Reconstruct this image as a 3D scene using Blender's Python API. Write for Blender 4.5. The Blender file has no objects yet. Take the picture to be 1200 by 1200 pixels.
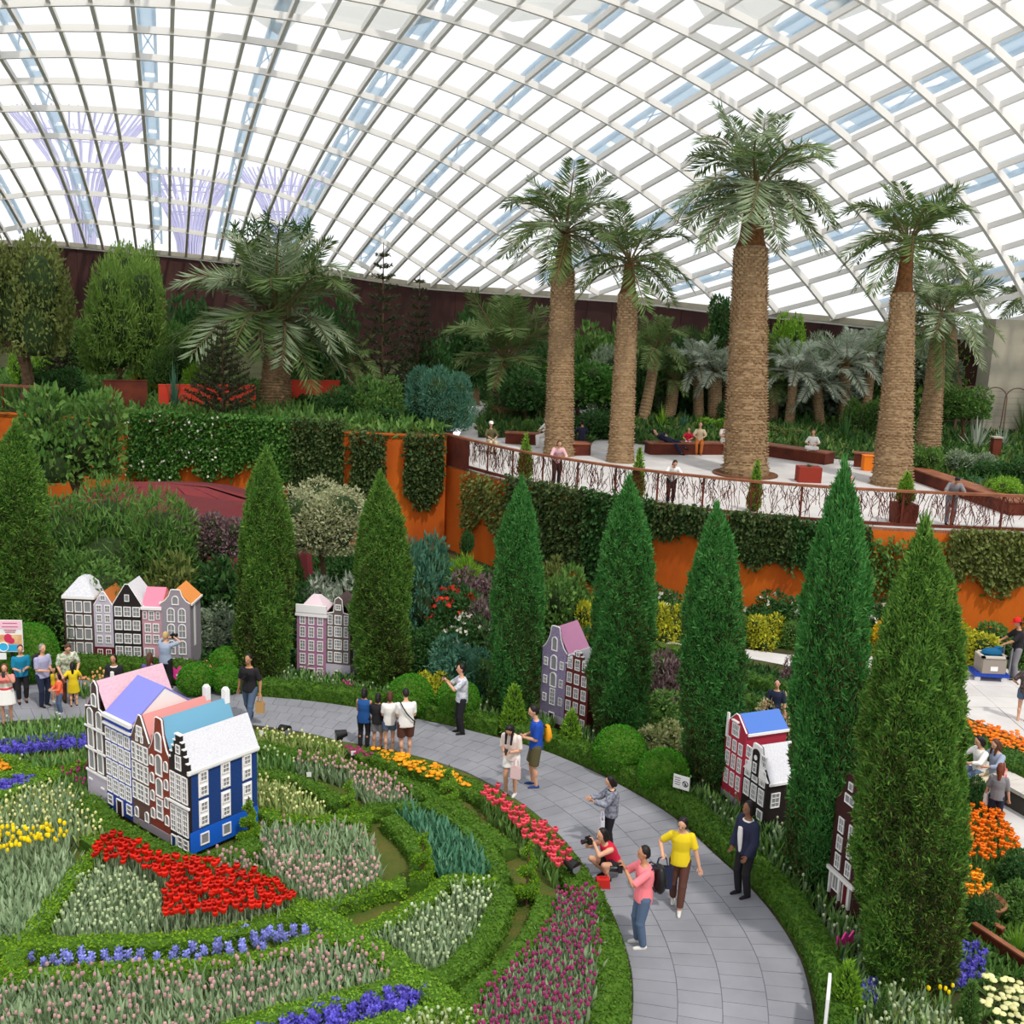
import bpy, bmesh, math, random
import numpy as np
from mathutils import Vector, Matrix, Euler, Quaternion

random.seed(7)
RNG = np.random.default_rng(11)
S = bpy.context.scene
COL = S.collection
PI = math.pi

# ------------------------------------------------------------------ camera
FOCAL, CAM_H = 1260.0, 9.9
PITCH = math.atan((600 - 345) / FOCAL)
ROLL = math.radians(2.2)
cam_data = bpy.data.cameras.new('camera')
cam = bpy.data.objects.new('camera', cam_data)
COL.objects.link(cam)
cam_data.sensor_width = 36.0
cam_data.lens = 36.0 * FOCAL / 1200.0
cam_data.clip_end = 600
cam.matrix_world = Matrix.Translation((0, 0, CAM_H)) @ Matrix.Rotation(PI / 2 - PITCH, 4, 'X') @ Matrix.Rotation(ROLL, 4, 'Z')
S.camera = cam

# ------------------------------------------------------------------ light
world = bpy.data.worlds.new('overcast_sky')
S.world = world
world.use_nodes = True
wn = world.node_tree.nodes
wn['Background'].inputs[0].default_value = (0.975, 0.98, 1.0, 1)
wn['Background'].inputs[1].default_value = 1.22
sun_d = bpy.data.lights.new('sun', 'SUN')
sun_d.energy = 2.2
sun_d.angle = math.radians(3.0)
sun_d.color = (1.0, 0.95, 0.87)
sun = bpy.data.objects.new('sun', sun_d)
COL.objects.link(sun)
sun.location = (0, 0, 60)
sun.rotation_euler = (math.radians(26), math.radians(20), 0)
S.view_settings.view_transform = 'Standard'
S.view_settings.look = 'None'
S.view_settings.gamma = 1.0
S.view_settings.use_curve_mapping = False
S.view_settings.exposure = 0.0

# ------------------------------------------------------------------ photograph pixel -> point of a level plane of the place
_c, _s = math.cos(ROLL), math.sin(ROLL)
_cp, _sp = math.cos(PITCH), math.sin(PITCH)
FWD = np.array([0, _cp, -_sp]); UPV = np.array([0, _sp, _cp]); RGT = np.array([1.0, 0, 0])
CR = _c * RGT + _s * UPV
CU = -_s * RGT + _c * UPV
CC = np.array([0, 0, CAM_H])
def at(x, y, z=0.0):
    d = (x - 600) / FOCAL * CR - (y - 600) / FOCAL * CU + FWD
    return CC + (z - CAM_H) / d[2] * d
def at_depth(x, y, depth):
    return CC + depth * ((x - 600) / FOCAL * CR - (y - 600) / FOCAL * CU + FWD)
def pix(P):
    v = np.asarray(P, float) - CC
    return 600 + FOCAL * (v @ CR) / (v @ FWD), 600 - FOCAL * (v @ CU) / (v @ FWD)
def depth_of(P):
    return (np.asarray(P, float) - CC) @ FWD
def mpp(P):                                    # metres per photograph pixel at P
    return depth_of(P) / FOCAL
def height_to(P, ytop):                        # how tall a thing at P is if its top shows at row ytop
    lo, hi = 0.0, 40.0
    for _ in range(40):
        m = (lo + hi) / 2
        if pix(np.asarray(P) + [0, 0, m])[1] > ytop: lo = m
        else: hi = m
    return lo

# ------------------------------------------------------------------ materials
def mat(name, col, rough=0.7, col2=None, scale=6.0, island=0.0, transl=0.0, bump=0.0, bscale=None, metallic=0.0, spec=0.3, detail=4, obj_rand=0.0, stretch=None, wpos=False):
    m = bpy.data.materials.new(name)
    m.use_nodes = True
    nt = m.node_tree; n = nt.nodes; l = nt.links
    b = n['Principled BSDF']
    b.inputs['Roughness'].default_value = rough
    b.inputs['Metallic'].default_value = metallic
    b.inputs['Specular IOR Level'].default_value = spec
    def rgba(c): return (c[0], c[1], c[2], 1)
    out = None
    tc = n.new('ShaderNodeTexCoord')
    src = tc.outputs['Object']
    if wpos: src = n.new('ShaderNodeNewGeometry').outputs['Position']
    if stretch:
        mp = n.new('ShaderNodeMapping'); mp.inputs['Scale'].default_value = stretch
        l.new(src, mp.inputs[0]); src = mp.outputs[0]
    if col2 is not None:
        mx = n.new('ShaderNodeMix'); mx.data_type = 'RGBA'
        mx.inputs[6].default_value = rgba(col); mx.inputs[7].default_value = rgba(col2)
        if island > 0:
            g = n.new('ShaderNodeNewGeometry')
            fac = g.outputs['Random Per Island']
        else:
            t = n.new('ShaderNodeTexNoise'); t.inputs['Scale'].default_value = scale; t.inputs['Detail'].default_value = detail
            l.new(src, t.inputs['Vector'])
            cr = n.new('ShaderNodeMapRange'); cr.inputs[1].default_value = 0.35; cr.inputs[2].default_value = 0.65
            l.new(t.outputs[0], cr.inputs[0]); fac = cr.outputs[0]
        l.new(fac, mx.inputs[0]); out = mx.outputs[2]
    if obj_rand > 0:
        oi = n.new('ShaderNodeObjectInfo')
        hs = n.new('ShaderNodeHueSaturation')
        if out is None: hs.inputs['Color'].default_value = rgba(col)
        else: l.new(out, hs.inputs['Color'])
        mr = n.new('ShaderNodeMapRange'); mr.inputs[3].default_value = 1 - obj_rand; mr.inputs[4].default_value = 1 + obj_rand
        l.new(oi.outputs['Random'], mr.inputs[0]); l.new(mr.outputs[0], hs.inputs['Value'])
        out = hs.outputs[0]
    if out is None: b.inputs['Base Color'].default_value = rgba(col)
    else: l.new(out, b.inputs['Base Color'])
    if bump > 0:
        t = n.new('ShaderNodeTexNoise'); t.inputs['Scale'].default_value = bscale or scale * 4; t.inputs['Detail'].default_value = 6
        l.new(src, t.inputs['Vector'])
        bp = n.new('ShaderNodeBump'); bp.inputs['Strength'].default_value = bump; bp.inputs['Distance'].default_value = 0.05
        l.new(t.outputs[0], bp.inputs['Height']); l.new(bp.outputs[0], b.inputs['Normal'])
    if transl > 0:
        tr = n.new('ShaderNodeBsdfTranslucent')
        if out is None: tr.inputs[0].default_value = rgba(col)
        else: l.new(out, tr.inputs[0])
        ms = n.new('ShaderNodeMixShader'); ms.inputs[0].default_value = transl
        l.new(b.outputs[0], ms.inputs[1]); l.new(tr.outputs[0], ms.inputs[2])
        l.new(ms.outputs[0], n['Material Output'].inputs[0])
    return m
def srgb(r, g, b):
    f = lambda v: (v / 255) / 12.92 if v / 255 <= 0.04045 else ((v / 255 + 0.055) / 1.055) ** 2.4
    return (f(r), f(g), f(b))

# ------------------------------------------------------------------ mesh building
class MB:
    """Collects vertices and faces, then links them as ONE mesh object."""
    def __init__(self): self.v = []; self.f = []; self.m = []; self.n = 0
    def add(self, V, F, m=0):
        V = np.asarray(V, float).reshape(-1, 3)
        o = self.n
        self.v.append(V); self.n += len(V)
        if isinstance(F, np.ndarray):
            self.f.append(F.astype(np.int64) + o); self.m.append(np.full(len(F), m, np.int32))
        else:
            by = {}
            for q in F: by.setdefault(len(q), []).append(q)
            for k, qs in by.items():
                self.f.append(np.array(qs, np.int64) + o); self.m.append(np.full(len(qs), m, np.int32))
        return self
    def box(self, c, s, m=0, rz=0.0, taper=1.0):
        x, y, z = np.array(s) / 2.0
        V = np.array([[-x, -y, -z], [x, -y, -z], [x, y, -z], [-x, y, -z], [-x * taper, -y * taper, z], [x * taper, -y * taper, z], [x * taper, y * taper, z], [-x * taper, y * taper, z]])
        if rz:
            a, b = math.cos(rz), math.sin(rz)
            V = V @ np.array([[a, b, 0], [-b, a, 0], [0, 0, 1]])
        return self.add(V + np.array(c), [(0, 3, 2, 1), (4, 5, 6, 7), (0, 1, 5, 4), (1, 2, 6, 5), (2, 3, 7, 6), (3, 0, 4, 7)], m)
    def tube(self, pts, r, seg=8, m=0, caps=True, ell=None):
        P = np.asarray(pts, float); k = len(P)
        R = np.full(k, r) if np.isscalar(r) else np.asarray(r, float)
        T = np.gradient(P, axis=0); T /= np.linalg.norm(T, axis=1)[:, None] + 1e-9
        ref = np.array([0, 0, 1.0]) if abs(T[0][2]) < 0.9 else np.array([1.0, 0, 0])
        a = np.arange(seg) * 2 * PI / seg
        V = []
        for i in range(k):
            u = ref - T[i] * (ref @ T[i]); u /= np.linalg.norm(u) + 1e-9; w = np.cross(T[i], u); ref = u
            e = 1.0 if ell is None else ell
            V.append(P[i] + R[i] * (np.cos(a)[:, None] * u * e + np.sin(a)[:, None] * w))
        V = np.concatenate(V)
        i = np.arange(k - 1)[:, None] * seg; j = np.arange(seg)[None, :]; jn = (j + 1) % seg
        F = np.stack([i + j, i + jn, i + seg + jn, i + seg + j], -1).reshape(-1, 4)
        self.add(V, F, m)
        if caps:
            o = -len(V)
            self.f.append(np.array([[self.n - len(V) + q for q in range(seg)][::-1]])); self.m.append(np.array([m], np.int32))
            self.f.append(np.array([[self.n - seg + q for q in range(seg)]])); self.m.append(np.array([m], np.int32))
        return self
    def lathe(self, prof, seg=16, c=(0, 0, 0), m=0):
        prof = np.asarray(prof, float); k = len(prof); a = np.arange(seg) * 2 * PI / seg
        V = np.stack([prof[:, 0:1] * np.cos(a), prof[:, 0:1] * np.sin(a), np.repeat(prof[:, 1:2], seg, 1)], -1).reshape(-1, 3) + np.array(c)
        i = np.arange(k - 1)[:, None] * seg; j = np.arange(seg)[None, :]; jn = (j + 1) % seg
        F = np.stack([i + j, i + jn, i + seg + jn, i + seg + j], -1).reshape(-1, 4)
        return self.add(V, F, m)
    def ball(self, c, r, seg=12, rings=8, m=0):
        r = np.array([r, r, r]) if np.isscalar(r) else np.array(r)
        th = np.linspace(0.02, PI - 0.02, rings + 1); a = np.arange(seg) * 2 * PI / seg
        V = np.stack([np.sin(th)[:, None] * np.cos(a), np.sin(th)[:, None] * np.sin(a), np.repeat(-np.cos(th)[:, None], seg, 1)], -1).reshape(-1, 3) * r + np.array(c)
        i = np.arange(rings)[:, None] * seg; j = np.arange(seg)[None, :]; jn = (j + 1) % seg
        F = np.stack([i + j, i + jn, i + seg + jn, i + seg + j], -1).reshape(-1, 4)
        return self.add(V, F, m)
    def prism(self, poly, axis, a, b, m=0):
        """poly: 2-D outline; extruded along axis ('x','y','z') from a to b."""
        p = np.asarray(poly, float); k = len(p)
        def put(t):
            z = np.full(k, t)
            return {'z': np.stack([p[:, 0], p[:, 1], z], -1), 'y': np.stack([p[:, 0], z, p[:, 1]], -1), 'x': np.stack([z, p[:, 0], p[:, 1]], -1)}[axis]
        V = np.concatenate([put(a), put(b)])
        F = [tuple(range(k))[::-1], tuple(range(k, 2 * k))] + [(i, (i + 1) % k, k + (i + 1) % k, k + i) for i in range(k)]
        return self.add(V, F, m)
    def leaves(self, P, D, L, W, m=0, fold=0.0, up=None):
        """One bent two-quad... kept to one diamond quad per leaf. P base points, D directions (unit), L lengths, W widths."""
        n = len(P)
        rnd = RNG.normal(size=(n, 3)) if up is None else up
        sd = np.cross(D, rnd); sd /= np.linalg.norm(sd, axis=1)[:, None] + 1e-9
        L = np.broadcast_to(L, n)[:, None]; W = np.broadcast_to(W, n)[:, None]
        nr = np.cross(sd, D)
        mid = P + D * L * 0.5 + nr * L * fold
        V = np.stack([P, mid + sd * W * 0.5, P + D * L, mid - sd * W * 0.5], 1).reshape(-1, 3)
        F = np.arange(4 * n).reshape(n, 4)
        return self.add(V, F, m)
    def mesh(self, name, mats, smooth=False):
        me = bpy.data.meshes.new(name)
        V = np.concatenate(self.v) if self.v else np.zeros((0, 3))
        me.vertices.add(len(V)); me.vertices.foreach_set('co', V.astype(np.float32).ravel())
        tot = sum(f.size for f in self.f); npoly = sum(len(f) for f in self.f)
        me.loops.add(tot); me.polygons.add(npoly)
        idx = np.concatenate([f.ravel() for f in self.f]).astype(np.int32)
        sizes = np.concatenate([np.full(len(f), f.shape[1]) for f in self.f])
        st = np.concatenate([[0], np.cumsum(sizes)[:-1]]).astype(np.int32)
        me.loops.foreach_set('vertex_index', idx)
        me.polygons.foreach_set('loop_start', st)
        if len(self.m): me.polygons.foreach_set('material_index', np.concatenate(self.m).astype(np.int32))
        me.polygons.foreach_set('use_smooth', np.full(npoly, bool(smooth)))
        me.update(calc_edges=True)
        for q in (mats if isinstance(mats, (list, tuple)) else [mats]): me.materials.append(q)
        return me
    def build(self, name, mats, parent=None, loc=None, rz=0.0, smooth=False):
        return place(self.mesh(name, mats, smooth), name, parent, loc, rz)

def place(me, name, parent=None, loc=None, rz=0.0, scale=None):
    o = bpy.data.objects.new(name, me); COL.objects.link(o)
    if parent is not None: o.parent = parent
    if loc is not None: o.location = loc
    if rz: o.rotation_euler = (0, 0, rz)
    if scale is not None: o.scale = scale if not np.isscalar(scale) else (scale,) * 3
    return o
def empty(name, loc=(0, 0, 0), rz=0.0):
    o = bpy.data.objects.new(name, None); COL.objects.link(o)
    o.location = loc; o.rotation_euler = (0, 0, rz); o.empty_display_size = 0.2
    return o
def tag(o, label=None, cat=None, group=None, kind=None):
    if label: o['label'] = label
    if cat: o['category'] = cat
    if group: o['group'] = group
    if kind: o['kind'] = kind
    return o
def recolor(o, *ms):
    for i, m in enumerate(ms):
        o.material_slots[i].link = 'OBJECT'; o.material_slots[i].material = m
    return o
def unit(v): return v / (np.linalg.norm(v, axis=-1, keepdims=True) + 1e-9)
def resample(P, step):
    P = np.asarray(P, float); d = np.concatenate([[0], np.cumsum(np.linalg.norm(np.diff(P, axis=0), axis=1))])
    n = max(2, int(d[-1] / step) + 1); t = np.linspace(0, d[-1], n)
    return np.stack([np.interp(t, d, P[:, k]) for k in range(P.shape[1])], -1)
def smooth_line(P, n=2):
    P = np.asarray(P, float)
    for _ in range(n):
        Q = [P[0]]
        for a, b in zip(P[:-1], P[1:]): Q += [a * .75 + b * .25, a * .25 + b * .75]
        Q.append(P[-1]); P = np.array(Q)
    return P
def inside(poly, X, Y):
    poly = np.asarray(poly); r = np.zeros(len(X), bool); j = len(poly) - 1
    for i in range(len(poly)):
        xi, yi = poly[i][:2]; xj, yj = poly[j][:2]
        c = ((yi > Y) != (yj > Y)) & (X < (xj - xi) * (Y - yi) / (yj - yi + 1e-12) + xi)
        r ^= c; j = i
    return r
# ================================================================== materials of the setting
m_soil = mat('soil', srgb(52, 50, 30), 0.95, srgb(74, 78, 36), scale=1.5, bump=0.6)
m_moss = mat('moss_ground', srgb(70, 92, 30), 0.95, srgb(98, 96, 42), scale=2.2, bump=0.8, bscale=30)
m_stone = mat('grey_granite', srgb(142, 143, 150), 0.75, srgb(128, 129, 136), scale=1.1, obj_rand=0.05, wpos=True)
m_joint = mat('dark_joint', srgb(124, 125, 131), 0.9)
m_plaza = mat('pale_granite', srgb(206, 202, 200), 0.75, srgb(192, 188, 186), scale=1.2, obj_rand=0.04, wpos=True)
m_orange = mat('orange_render', srgb(200, 98, 16), 0.85, srgb(168, 74, 12), scale=0.7, bump=0.15, bscale=18, stretch=(1, 1, 0.35))
m_corten = mat('corten_steel', srgb(106, 46, 26), 0.75, srgb(76, 30, 20), scale=1.5, bump=0.1)
m_darkwall = mat('dark_brown_cladding', srgb(72, 42, 38), 0.7, srgb(58, 33, 31), scale=0.8, obj_rand=0.1)
m_rib = mat('white_painted_steel', srgb(240, 237, 232), 0.5)
m_rail = mat('weathered_rail', srgb(150, 92, 62), 0.6, srgb(120, 70, 48), scale=3)
m_concrete = mat('grey_render', srgb(172, 166, 148), 0.9, srgb(158, 152, 136), scale=1.0, bump=0.1)
m_red = mat('red_panel_paint', srgb(238, 76, 52), 0.6, srgb(222, 64, 42), scale=0.8)
m_maroon = mat('maroon_roofing', srgb(120, 46, 48), 0.85, srgb(104, 38, 42), scale=1.2, bump=0.1, bscale=50)

m_pane = bpy.data.materials.new('roof_glass'); m_pane.use_nodes = True
_nt = m_pane.node_tree; _nt.nodes.clear()
_o = _nt.nodes.new('ShaderNodeOutputMaterial'); _t = _nt.nodes.new('ShaderNodeBsdfTransparent'); _g = _nt.nodes.new('ShaderNodeBsdfGlossy'); _x = _nt.nodes.new('ShaderNodeMixShader')
_t.inputs[0].default_value = (0.96, 0.975, 0.975, 1); _g.inputs[0].default_value = (1, 1, 1, 1); _g.inputs['Roughness'].default_value = 0.15
_x.inputs[0].default_value = 0.05
_nt.links.new(_t.outputs[0], _x.inputs[1]); _nt.links.new(_g.outputs[0], _x.inputs[2]); _nt.links.new(_x.outputs[0], _o.inputs[0])
m_arch = mat('lightened_arch_steel', srgb(226, 236, 244), 0.5, transl=0.7)  # colour lightened and made translucent to brighten the otherwise dark undersides
m_sail = mat('grey_shade_fabric', srgb(232, 232, 230), 0.9, transl=0.85)

TER, TERL = 3.4, 4.4            # terrace levels right and left
GC = np.array([-5.75, 15.1])    # centre of the round flower garden

# ================================================================== the glazed gridshell roof
_xv = 192.0
_d = np.array(at_depth(_xv, 345 + (_xv - 600) * math.tan(ROLL), 1.0)) - CC; _d[2] = 0
DA = _d / np.linalg.norm(_d); DB = np.array([DA[1], -DA[0], 0.0])
CT = np.array([112.43291603, -87.88726824, 31.10563156, -4.07029182, 0.88152448, -1.21958133, 4.2143687, -0.13903346])
CZ = np.array([15.52347843, 9.61050766, 14.54076906, -3.42952984, -15.39209701, -11.69410194, 1.83014976, 0.26613106, 5.82916091])
DOME = 1.42                      # size of the whole shell
RIM_S = [-60, 60]; RIM_T = [400, 400]; RIM_DZ = [0, 0]
RIM_PX = ([-900, -300, 60, 200, 400, 500, 750, 830, 1000, 1080, 1400], [272, 278, 284, 296, 318, 333, 350, 360, 375, 385, 420])
def shell(i, j):
    i, j = np.broadcast_arrays(np.asarray(i, float), np.asarray(j, float)); s = (i + 0.4) * 1.5
    t = np.stack([1 + 0 * i + 0 * j, j / 8., (j / 8.) ** 2, (j / 8.) ** 3, i / 16. + 0 * j, i * j / 128., (i / 16.) ** 2 + 0 * j, (i / 16.) ** 2 * j / 8.], -1) @ CT
    t = np.minimum(t, np.interp(s, RIM_S, RIM_T)); s = s + 0 * t
    return shell_st(s, t)
def shell_st(s, t, lift=0.0):
    s, t = np.broadcast_arrays(np.asarray(s, float), np.asarray(t, float))
    z = np.stack([1 + 0 * s, s / 20, t / 60, (s / 20) ** 2, s * t / 1200, (t / 60) ** 2, (t / 60) ** 3, (s / 20) ** 2 * t / 60, s / 20 * (t / 60) ** 2], -1) @ CZ
    P = DA * t[..., None] + DB * s[..., None]; P[..., 2] = np.maximum(z, 7.5) + lift
    v = P - CC; r = np.hypot(v[..., 0], v[..., 1])
    Q = CC + v * np.where(r > 35, (35 + (r - 35) * .42) / r, 1.0)[..., None]
    Q[..., 2] += np.interp(s, RIM_S, RIM_DZ) * np.clip((t / np.interp(s, RIM_S, RIM_T) - .45) / .55, 0, 1.2) ** 2
    return CC + (Q - CC) * DOME
# the rim: where the shell comes down to the top of the back wall
def _rim_t(s):
    lo, hi = 15.0, 190.0
    for _ in range(40):
        m = (lo + hi) / 2; P = shell_st(np.array(s), np.array(m)); x, y = pix(P)
        if y > np.interp(x, *RIM_PX): hi = m
        else: lo = m
    return lo
_S = np.concatenate([np.arange(-26, 44, 1.0)]); _T = np.array([_rim_t(s) for s in _S]); _T = np.minimum(_T, np.interp(_S, [-26, 8, 33, 36], [112, 112, 74, 150]))
_DZ = []
for a, b in zip(_S, _T):
    P = shell_st(np.array(a), np.array(b)); x, y = pix(P); _DZ.append((y - np.interp(x, *RIM_PX)) * mpp(P) / DOME)
RIM_DZ = _DZ + [0, 0, 0]
RIM_S = list(_S) + [46, 50, 53]; RIM_T = list(_T) + [38, 25, 8]
I0, I1, J0, J1 = -14, 35, 0, 21
NODE = shell(np.arange(I0, I1 + 1)[:, None], np.arange(J0, J1 + 1)[None, :])        # [i, j, 3]
def keep(a, b): return np.linalg.norm(a - b) > 0.25
def strip_tube(P, w, h, mb, m=0, drop=0.0):
    """A box-section member along P, its depth hung below the roof surface."""
    P = np.asarray(P, float); T = unit(np.gradient(P, axis=0)); N = np.array([0, 0, 1.0])
    side = unit(np.cross(T, N)); up = unit(np.cross(side, T))
    a = P - up * drop; b = a - up * h
    V = np.stack([a - side * w / 2, a + side * w / 2, b + side * w / 2, b - side * w / 2], 1).reshape(-1, 3); k = len(P)
    F = [(4 * q + x, 4 * q + (x + 1) % 4, 4 * q + 4 + (x + 1) % 4, 4 * q + 4 + x) for q in range(k - 1) for x in range(4)] + [(0, 3, 2, 1), (4 * k - 4, 4 * k - 3, 4 * k - 2, 4 * k - 1)]
    mb.add(V, F, m)
roof = tag(empty('ceiling'), kind='structure')
roof['label'] = 'curved glass gridshell roof of white steel ribs over the garden'
for a in range(NODE.shape[0]):
    P = [NODE[a, 0]]
    for b in range(1, NODE.shape[1]):
        if keep(NODE[a, b], P[-1]): P.append(NODE[a, b])
    if len(P) > 2:
        mb = MB(); strip_tube(P, 0.19, 0.28, mb); mb.build('rib', m_rib, roof)
for b in range(NODE.shape[1]):
    run = [NODE[a, b] for a in range(NODE.shape[0]) if b == 0 or keep(NODE[a, b], NODE[a, b - 1])]
    if len(run) > 2:
        mb = MB(); strip_tube(run, 0.21, 0.34, mb, drop=0.02); mb.build('purlin', m_rib, roof)
panes = []
for a in range(NODE.shape[0] - 1):
    for b in range(NODE.shape[1] - 1):
        q = [NODE[a, b], NODE[a + 1, b], NODE[a + 1, b + 1], NODE[a, b + 1]]
        if not (keep(q[0], q[3]) or keep(q[1], q[2])): continue
        px = np.array([pix(p) if depth_of(p) > 1 else (9e9, 9e9) for p in q])
        A = 0.5 * abs(sum(px[k][0] * px[(k + 1) % 4][1] - px[(k + 1) % 4][0] * px[k][1] for k in range(4)))
        vis = (px[:, 0].max() > -20) and (px[:, 0].min() < 1220) and (px[:, 1].min() < 400) and (px[:, 1].max() > -20) and (px.max() < 1e6)
        panes.append((A if vis else -1.0, q))
panes.sort(key=lambda p: -p[0])
rest = MB()
for k, (A, q) in enumerate(panes):
    q = np.array(q); ctr = q.mean(0); r = q * 0.985 + ctr * 0.015; r[:, 2] -= 0.02
    V = np.concatenate([r, r - [0, 0, 0.03]]); F = [(0, 1, 2, 3), (7, 6, 5, 4), (0, 4, 5, 1), (1, 5, 6, 2), (2, 6, 7, 3), (3, 7, 4, 0)]
    F = [(0, 1, 2, 3)]; V = r
    if k < 300:
        mb = MB(); mb.add(V - ctr, F); mb.build('pane', m_pane, roof, loc=ctr)
    else: rest.add(V, F)
tag(rest.build('pane_field', m_pane, roof), kind='stuff')
ORD = ['first', 'second', 'third', 'fourth', 'fifth', 'sixth', 'seventh', 'eighth', 'ninth', 'tenth', 'eleventh', 'twelfth', 'thirteenth', 'fourteenth', 'fifteenth', 'sixteenth', 'seventeenth', 'eighteenth', 'nineteenth', 'twentieth']
# steel arches outside the glass, each a run of plates with a zigzag lattice
for n, i_c in enumerate(np.arange(-8.3, 34, 3.8)):
    s = (i_c + 0.4) * 1.5
    tt = np.linspace(22, np.interp(s, RIM_S, RIM_T), 22)
    if tt[-1] < 26: continue
    mb = MB()
    for off in (-0.34, 0.34):
        strip_tube(shell_st(np.full(22, s + off), tt, 1.1), 0.16, 0.3, mb)
    P1 = shell_st(np.full(22, s - 0.34), tt, 1.0); P2 = shell_st(np.full(22, s + 0.34), tt, 1.0)
    for q in range(21):
        if q % 3 == 2:
            mb.tube([P1[q], P2[q + 1]], 0.05, 4); mb.tube([P2[q], P1[q + 1]], 0.05, 4)
        else:
            V = [P1[q] * .9 + P1[q + 1] * .1, P2[q] * .9 + P2[q + 1] * .1, P2[q] * .1 + P2[q + 1] * .9, P1[q] * .1 + P1[q + 1] * .9]
            mb.add(V, [(0, 1, 2, 3)]); mb.add(np.array(V) - [0, 0, .06], [(3, 2, 1, 0)])
    tag(mb.build('roof_arch', m_arch), 'pale blue steel arch outside the glass roof, %s from the left' % ORD[n], 'roof arch', 'steel arches outside the glass roof')
def sail(i, j, di, dj, tri):
    P = shell(np.array([i + a * di for a, b in tri]), np.array([j + b * dj for a, b in tri])) + [0, 0, 0.7]
    return P
for (pts, lab) in (
    ([(250, -8), (372, 2), (330, 44)], 'grey triangular shade sail above the roof, left one'),
    ([(376, 4), (520, -10), (505, 26), (400, 48)], 'grey shade sail above the roof, second from the left'),
    ([(540, 2), (720, -12), (700, 16), (600, 26)], 'grey shade sail above the roof, third from the left'),
    ([(800, -14), (945, -14), (900, 40), (830, 28)], 'grey shade sail above the roof, fourth from the left'),
    ([(985, 24), (1060, -4), (1010, -12), (960, 4)], 'grey shade sail above the roof at the far right')):
    P = []
    for (x, y) in pts:
        lo, hi = 15.0, 90.0
        d = (x - 600) / FOCAL * CR - (y - 600) / FOCAL * CU + FWD
        for k in np.arange(18, 90, 0.25):
            Q = CC + k * d; rr = np.hypot(Q[0], Q[1]); r0 = rr if rr < 35 else 35 + (rr - 35) / .42
            U = CC + (Q - CC) * r0 / rr; s_, t_ = U @ DB, U @ DA
            if CAM_H + (Q[2] - CAM_H) * DOME > shell_st(np.array([s_]), np.array([t_]))[0][2] + 0.9: break
        P.append(CC + (Q - CC) * DOME)
    P = np.array(P); c0 = P.mean(0); mb = MB(); k = len(P)
    ring = []
    for q in range(k):                                       # sagging edges, three folds
        a, b = P[q], P[(q + 1) % k]
        ring += [a, (a + b) / 2 * .96 + c0 * .04]
    V = np.array(ring + [c0 + [0, 0, .25]]); kk = len(ring)
    mb.add(V, [(q, (q + 1) % kk, kk) for q in range(kk)])
    mb.add(V + [0, 0, .02], [((q + 1) % kk, q, kk) for q in range(kk)])
    tag(mb.build('shade_sail', m_sail), lab, 'shade sail', 'shade sails over the roof')

# ================================================================== ground, terraces, walls
def flat(name, poly, z, m, thick=0.0, kind='structure'):
    p = np.asarray(poly, float)[:, :2]; mb = MB(); k = len(p)
    if thick: mb.prism(p, 'z', z - thick, z)
    else: mb.add(np.c_[p, np.full(k, z)], [tuple(range(k))])
    o = mb.build(name, m)
    # keep winding upward
    bm = bmesh.new(); bm.from_mesh(o.data); bmesh.ops.recalc_face_normals(bm, faces=bm.faces)
    if not thick and bm.faces[:] and list(bm.faces)[0].normal.z < 0: bmesh.ops.reverse_faces(bm, faces=bm.faces)
    bmesh.ops.triangulate(bm, faces=[f for f in bm.faces if len(f.verts) > 4]); bm.to_mesh(o.data); bm.free()
    return tag(o, kind=kind)
flat('floor', [(-45, 6), (45, 6), (45, 48), (-45, 48)], 0.0, m_soil)

EDGE_PX = [(520, 541), (560, 552), (600, 563), (660, 575), (750, 590), (850, 602), (950, 611), (1050, 617), (1121, 620), (1200, 623), (1290, 627)]
EDGE = smooth_line([at(x, y, TER)[:2] for x, y in EDGE_PX], 2)
LEFT = np.array([at(520, 643, 0)[:2], at(440, 640, 0)[:2], at(300, 632, 0)[:2], at(150, 622, 0)[:2], at(30, 612, 0)[:2], at(-120, 600, 0)[:2]])
far = [(45, 90), (-60, 90)]
flat('floor', list(EDGE) + [(75, 33), (75, 112), (-2, 112)] + [(LEFT[0][0] - .02, LEFT[0][1] + 2)], TER, m_plaza, 0.15)
flat('floor', list(LEFT) + [(-70, 45), (-70, 112), (-2.2, 112), (LEFT[0][0] - .1, LEFT[0][1] + .5)], TERL, m_soil, 0.15)
def wall_along(name, P, z0, z1, m, th=0.3):
    P = np.asarray(P, float); mb = MB(); T = np.gradient(P, axis=0); T /= np.linalg.norm(T, axis=1)[:, None]
    N = np.stack([T[:, 1], -T[:, 0]], -1)
    a, b = P, P - N * th; k = len(P)
    V = np.concatenate([np.c_[a, np.full(k, z0)], np.c_[a, np.full(k, z1)], np.c_[b, np.full(k, z1)], np.c_[b, np.full(k, z0)]])
    F = []
    for q in range(k - 1):
        for r_ in range(4):
            o = r_ * k; o2 = ((r_ + 1) % 4) * k
            F.append((o + q, o + q + 1, o2 + q + 1, o2 + q))
    F += [(0, k, 2 * k, 3 * k), (k - 1, 4 * k - 1, 3 * k - 1, 2 * k - 1)]
    mb.add(V, F)
    return tag(mb.build(name, m), kind='structure')
wall_along('wall_front', EDGE, -0.2, TER - 0.05, m_orange)
wall_along('wall_left', LEFT[::-1], -0.2, TERL + 0.05, m_orange)

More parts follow.
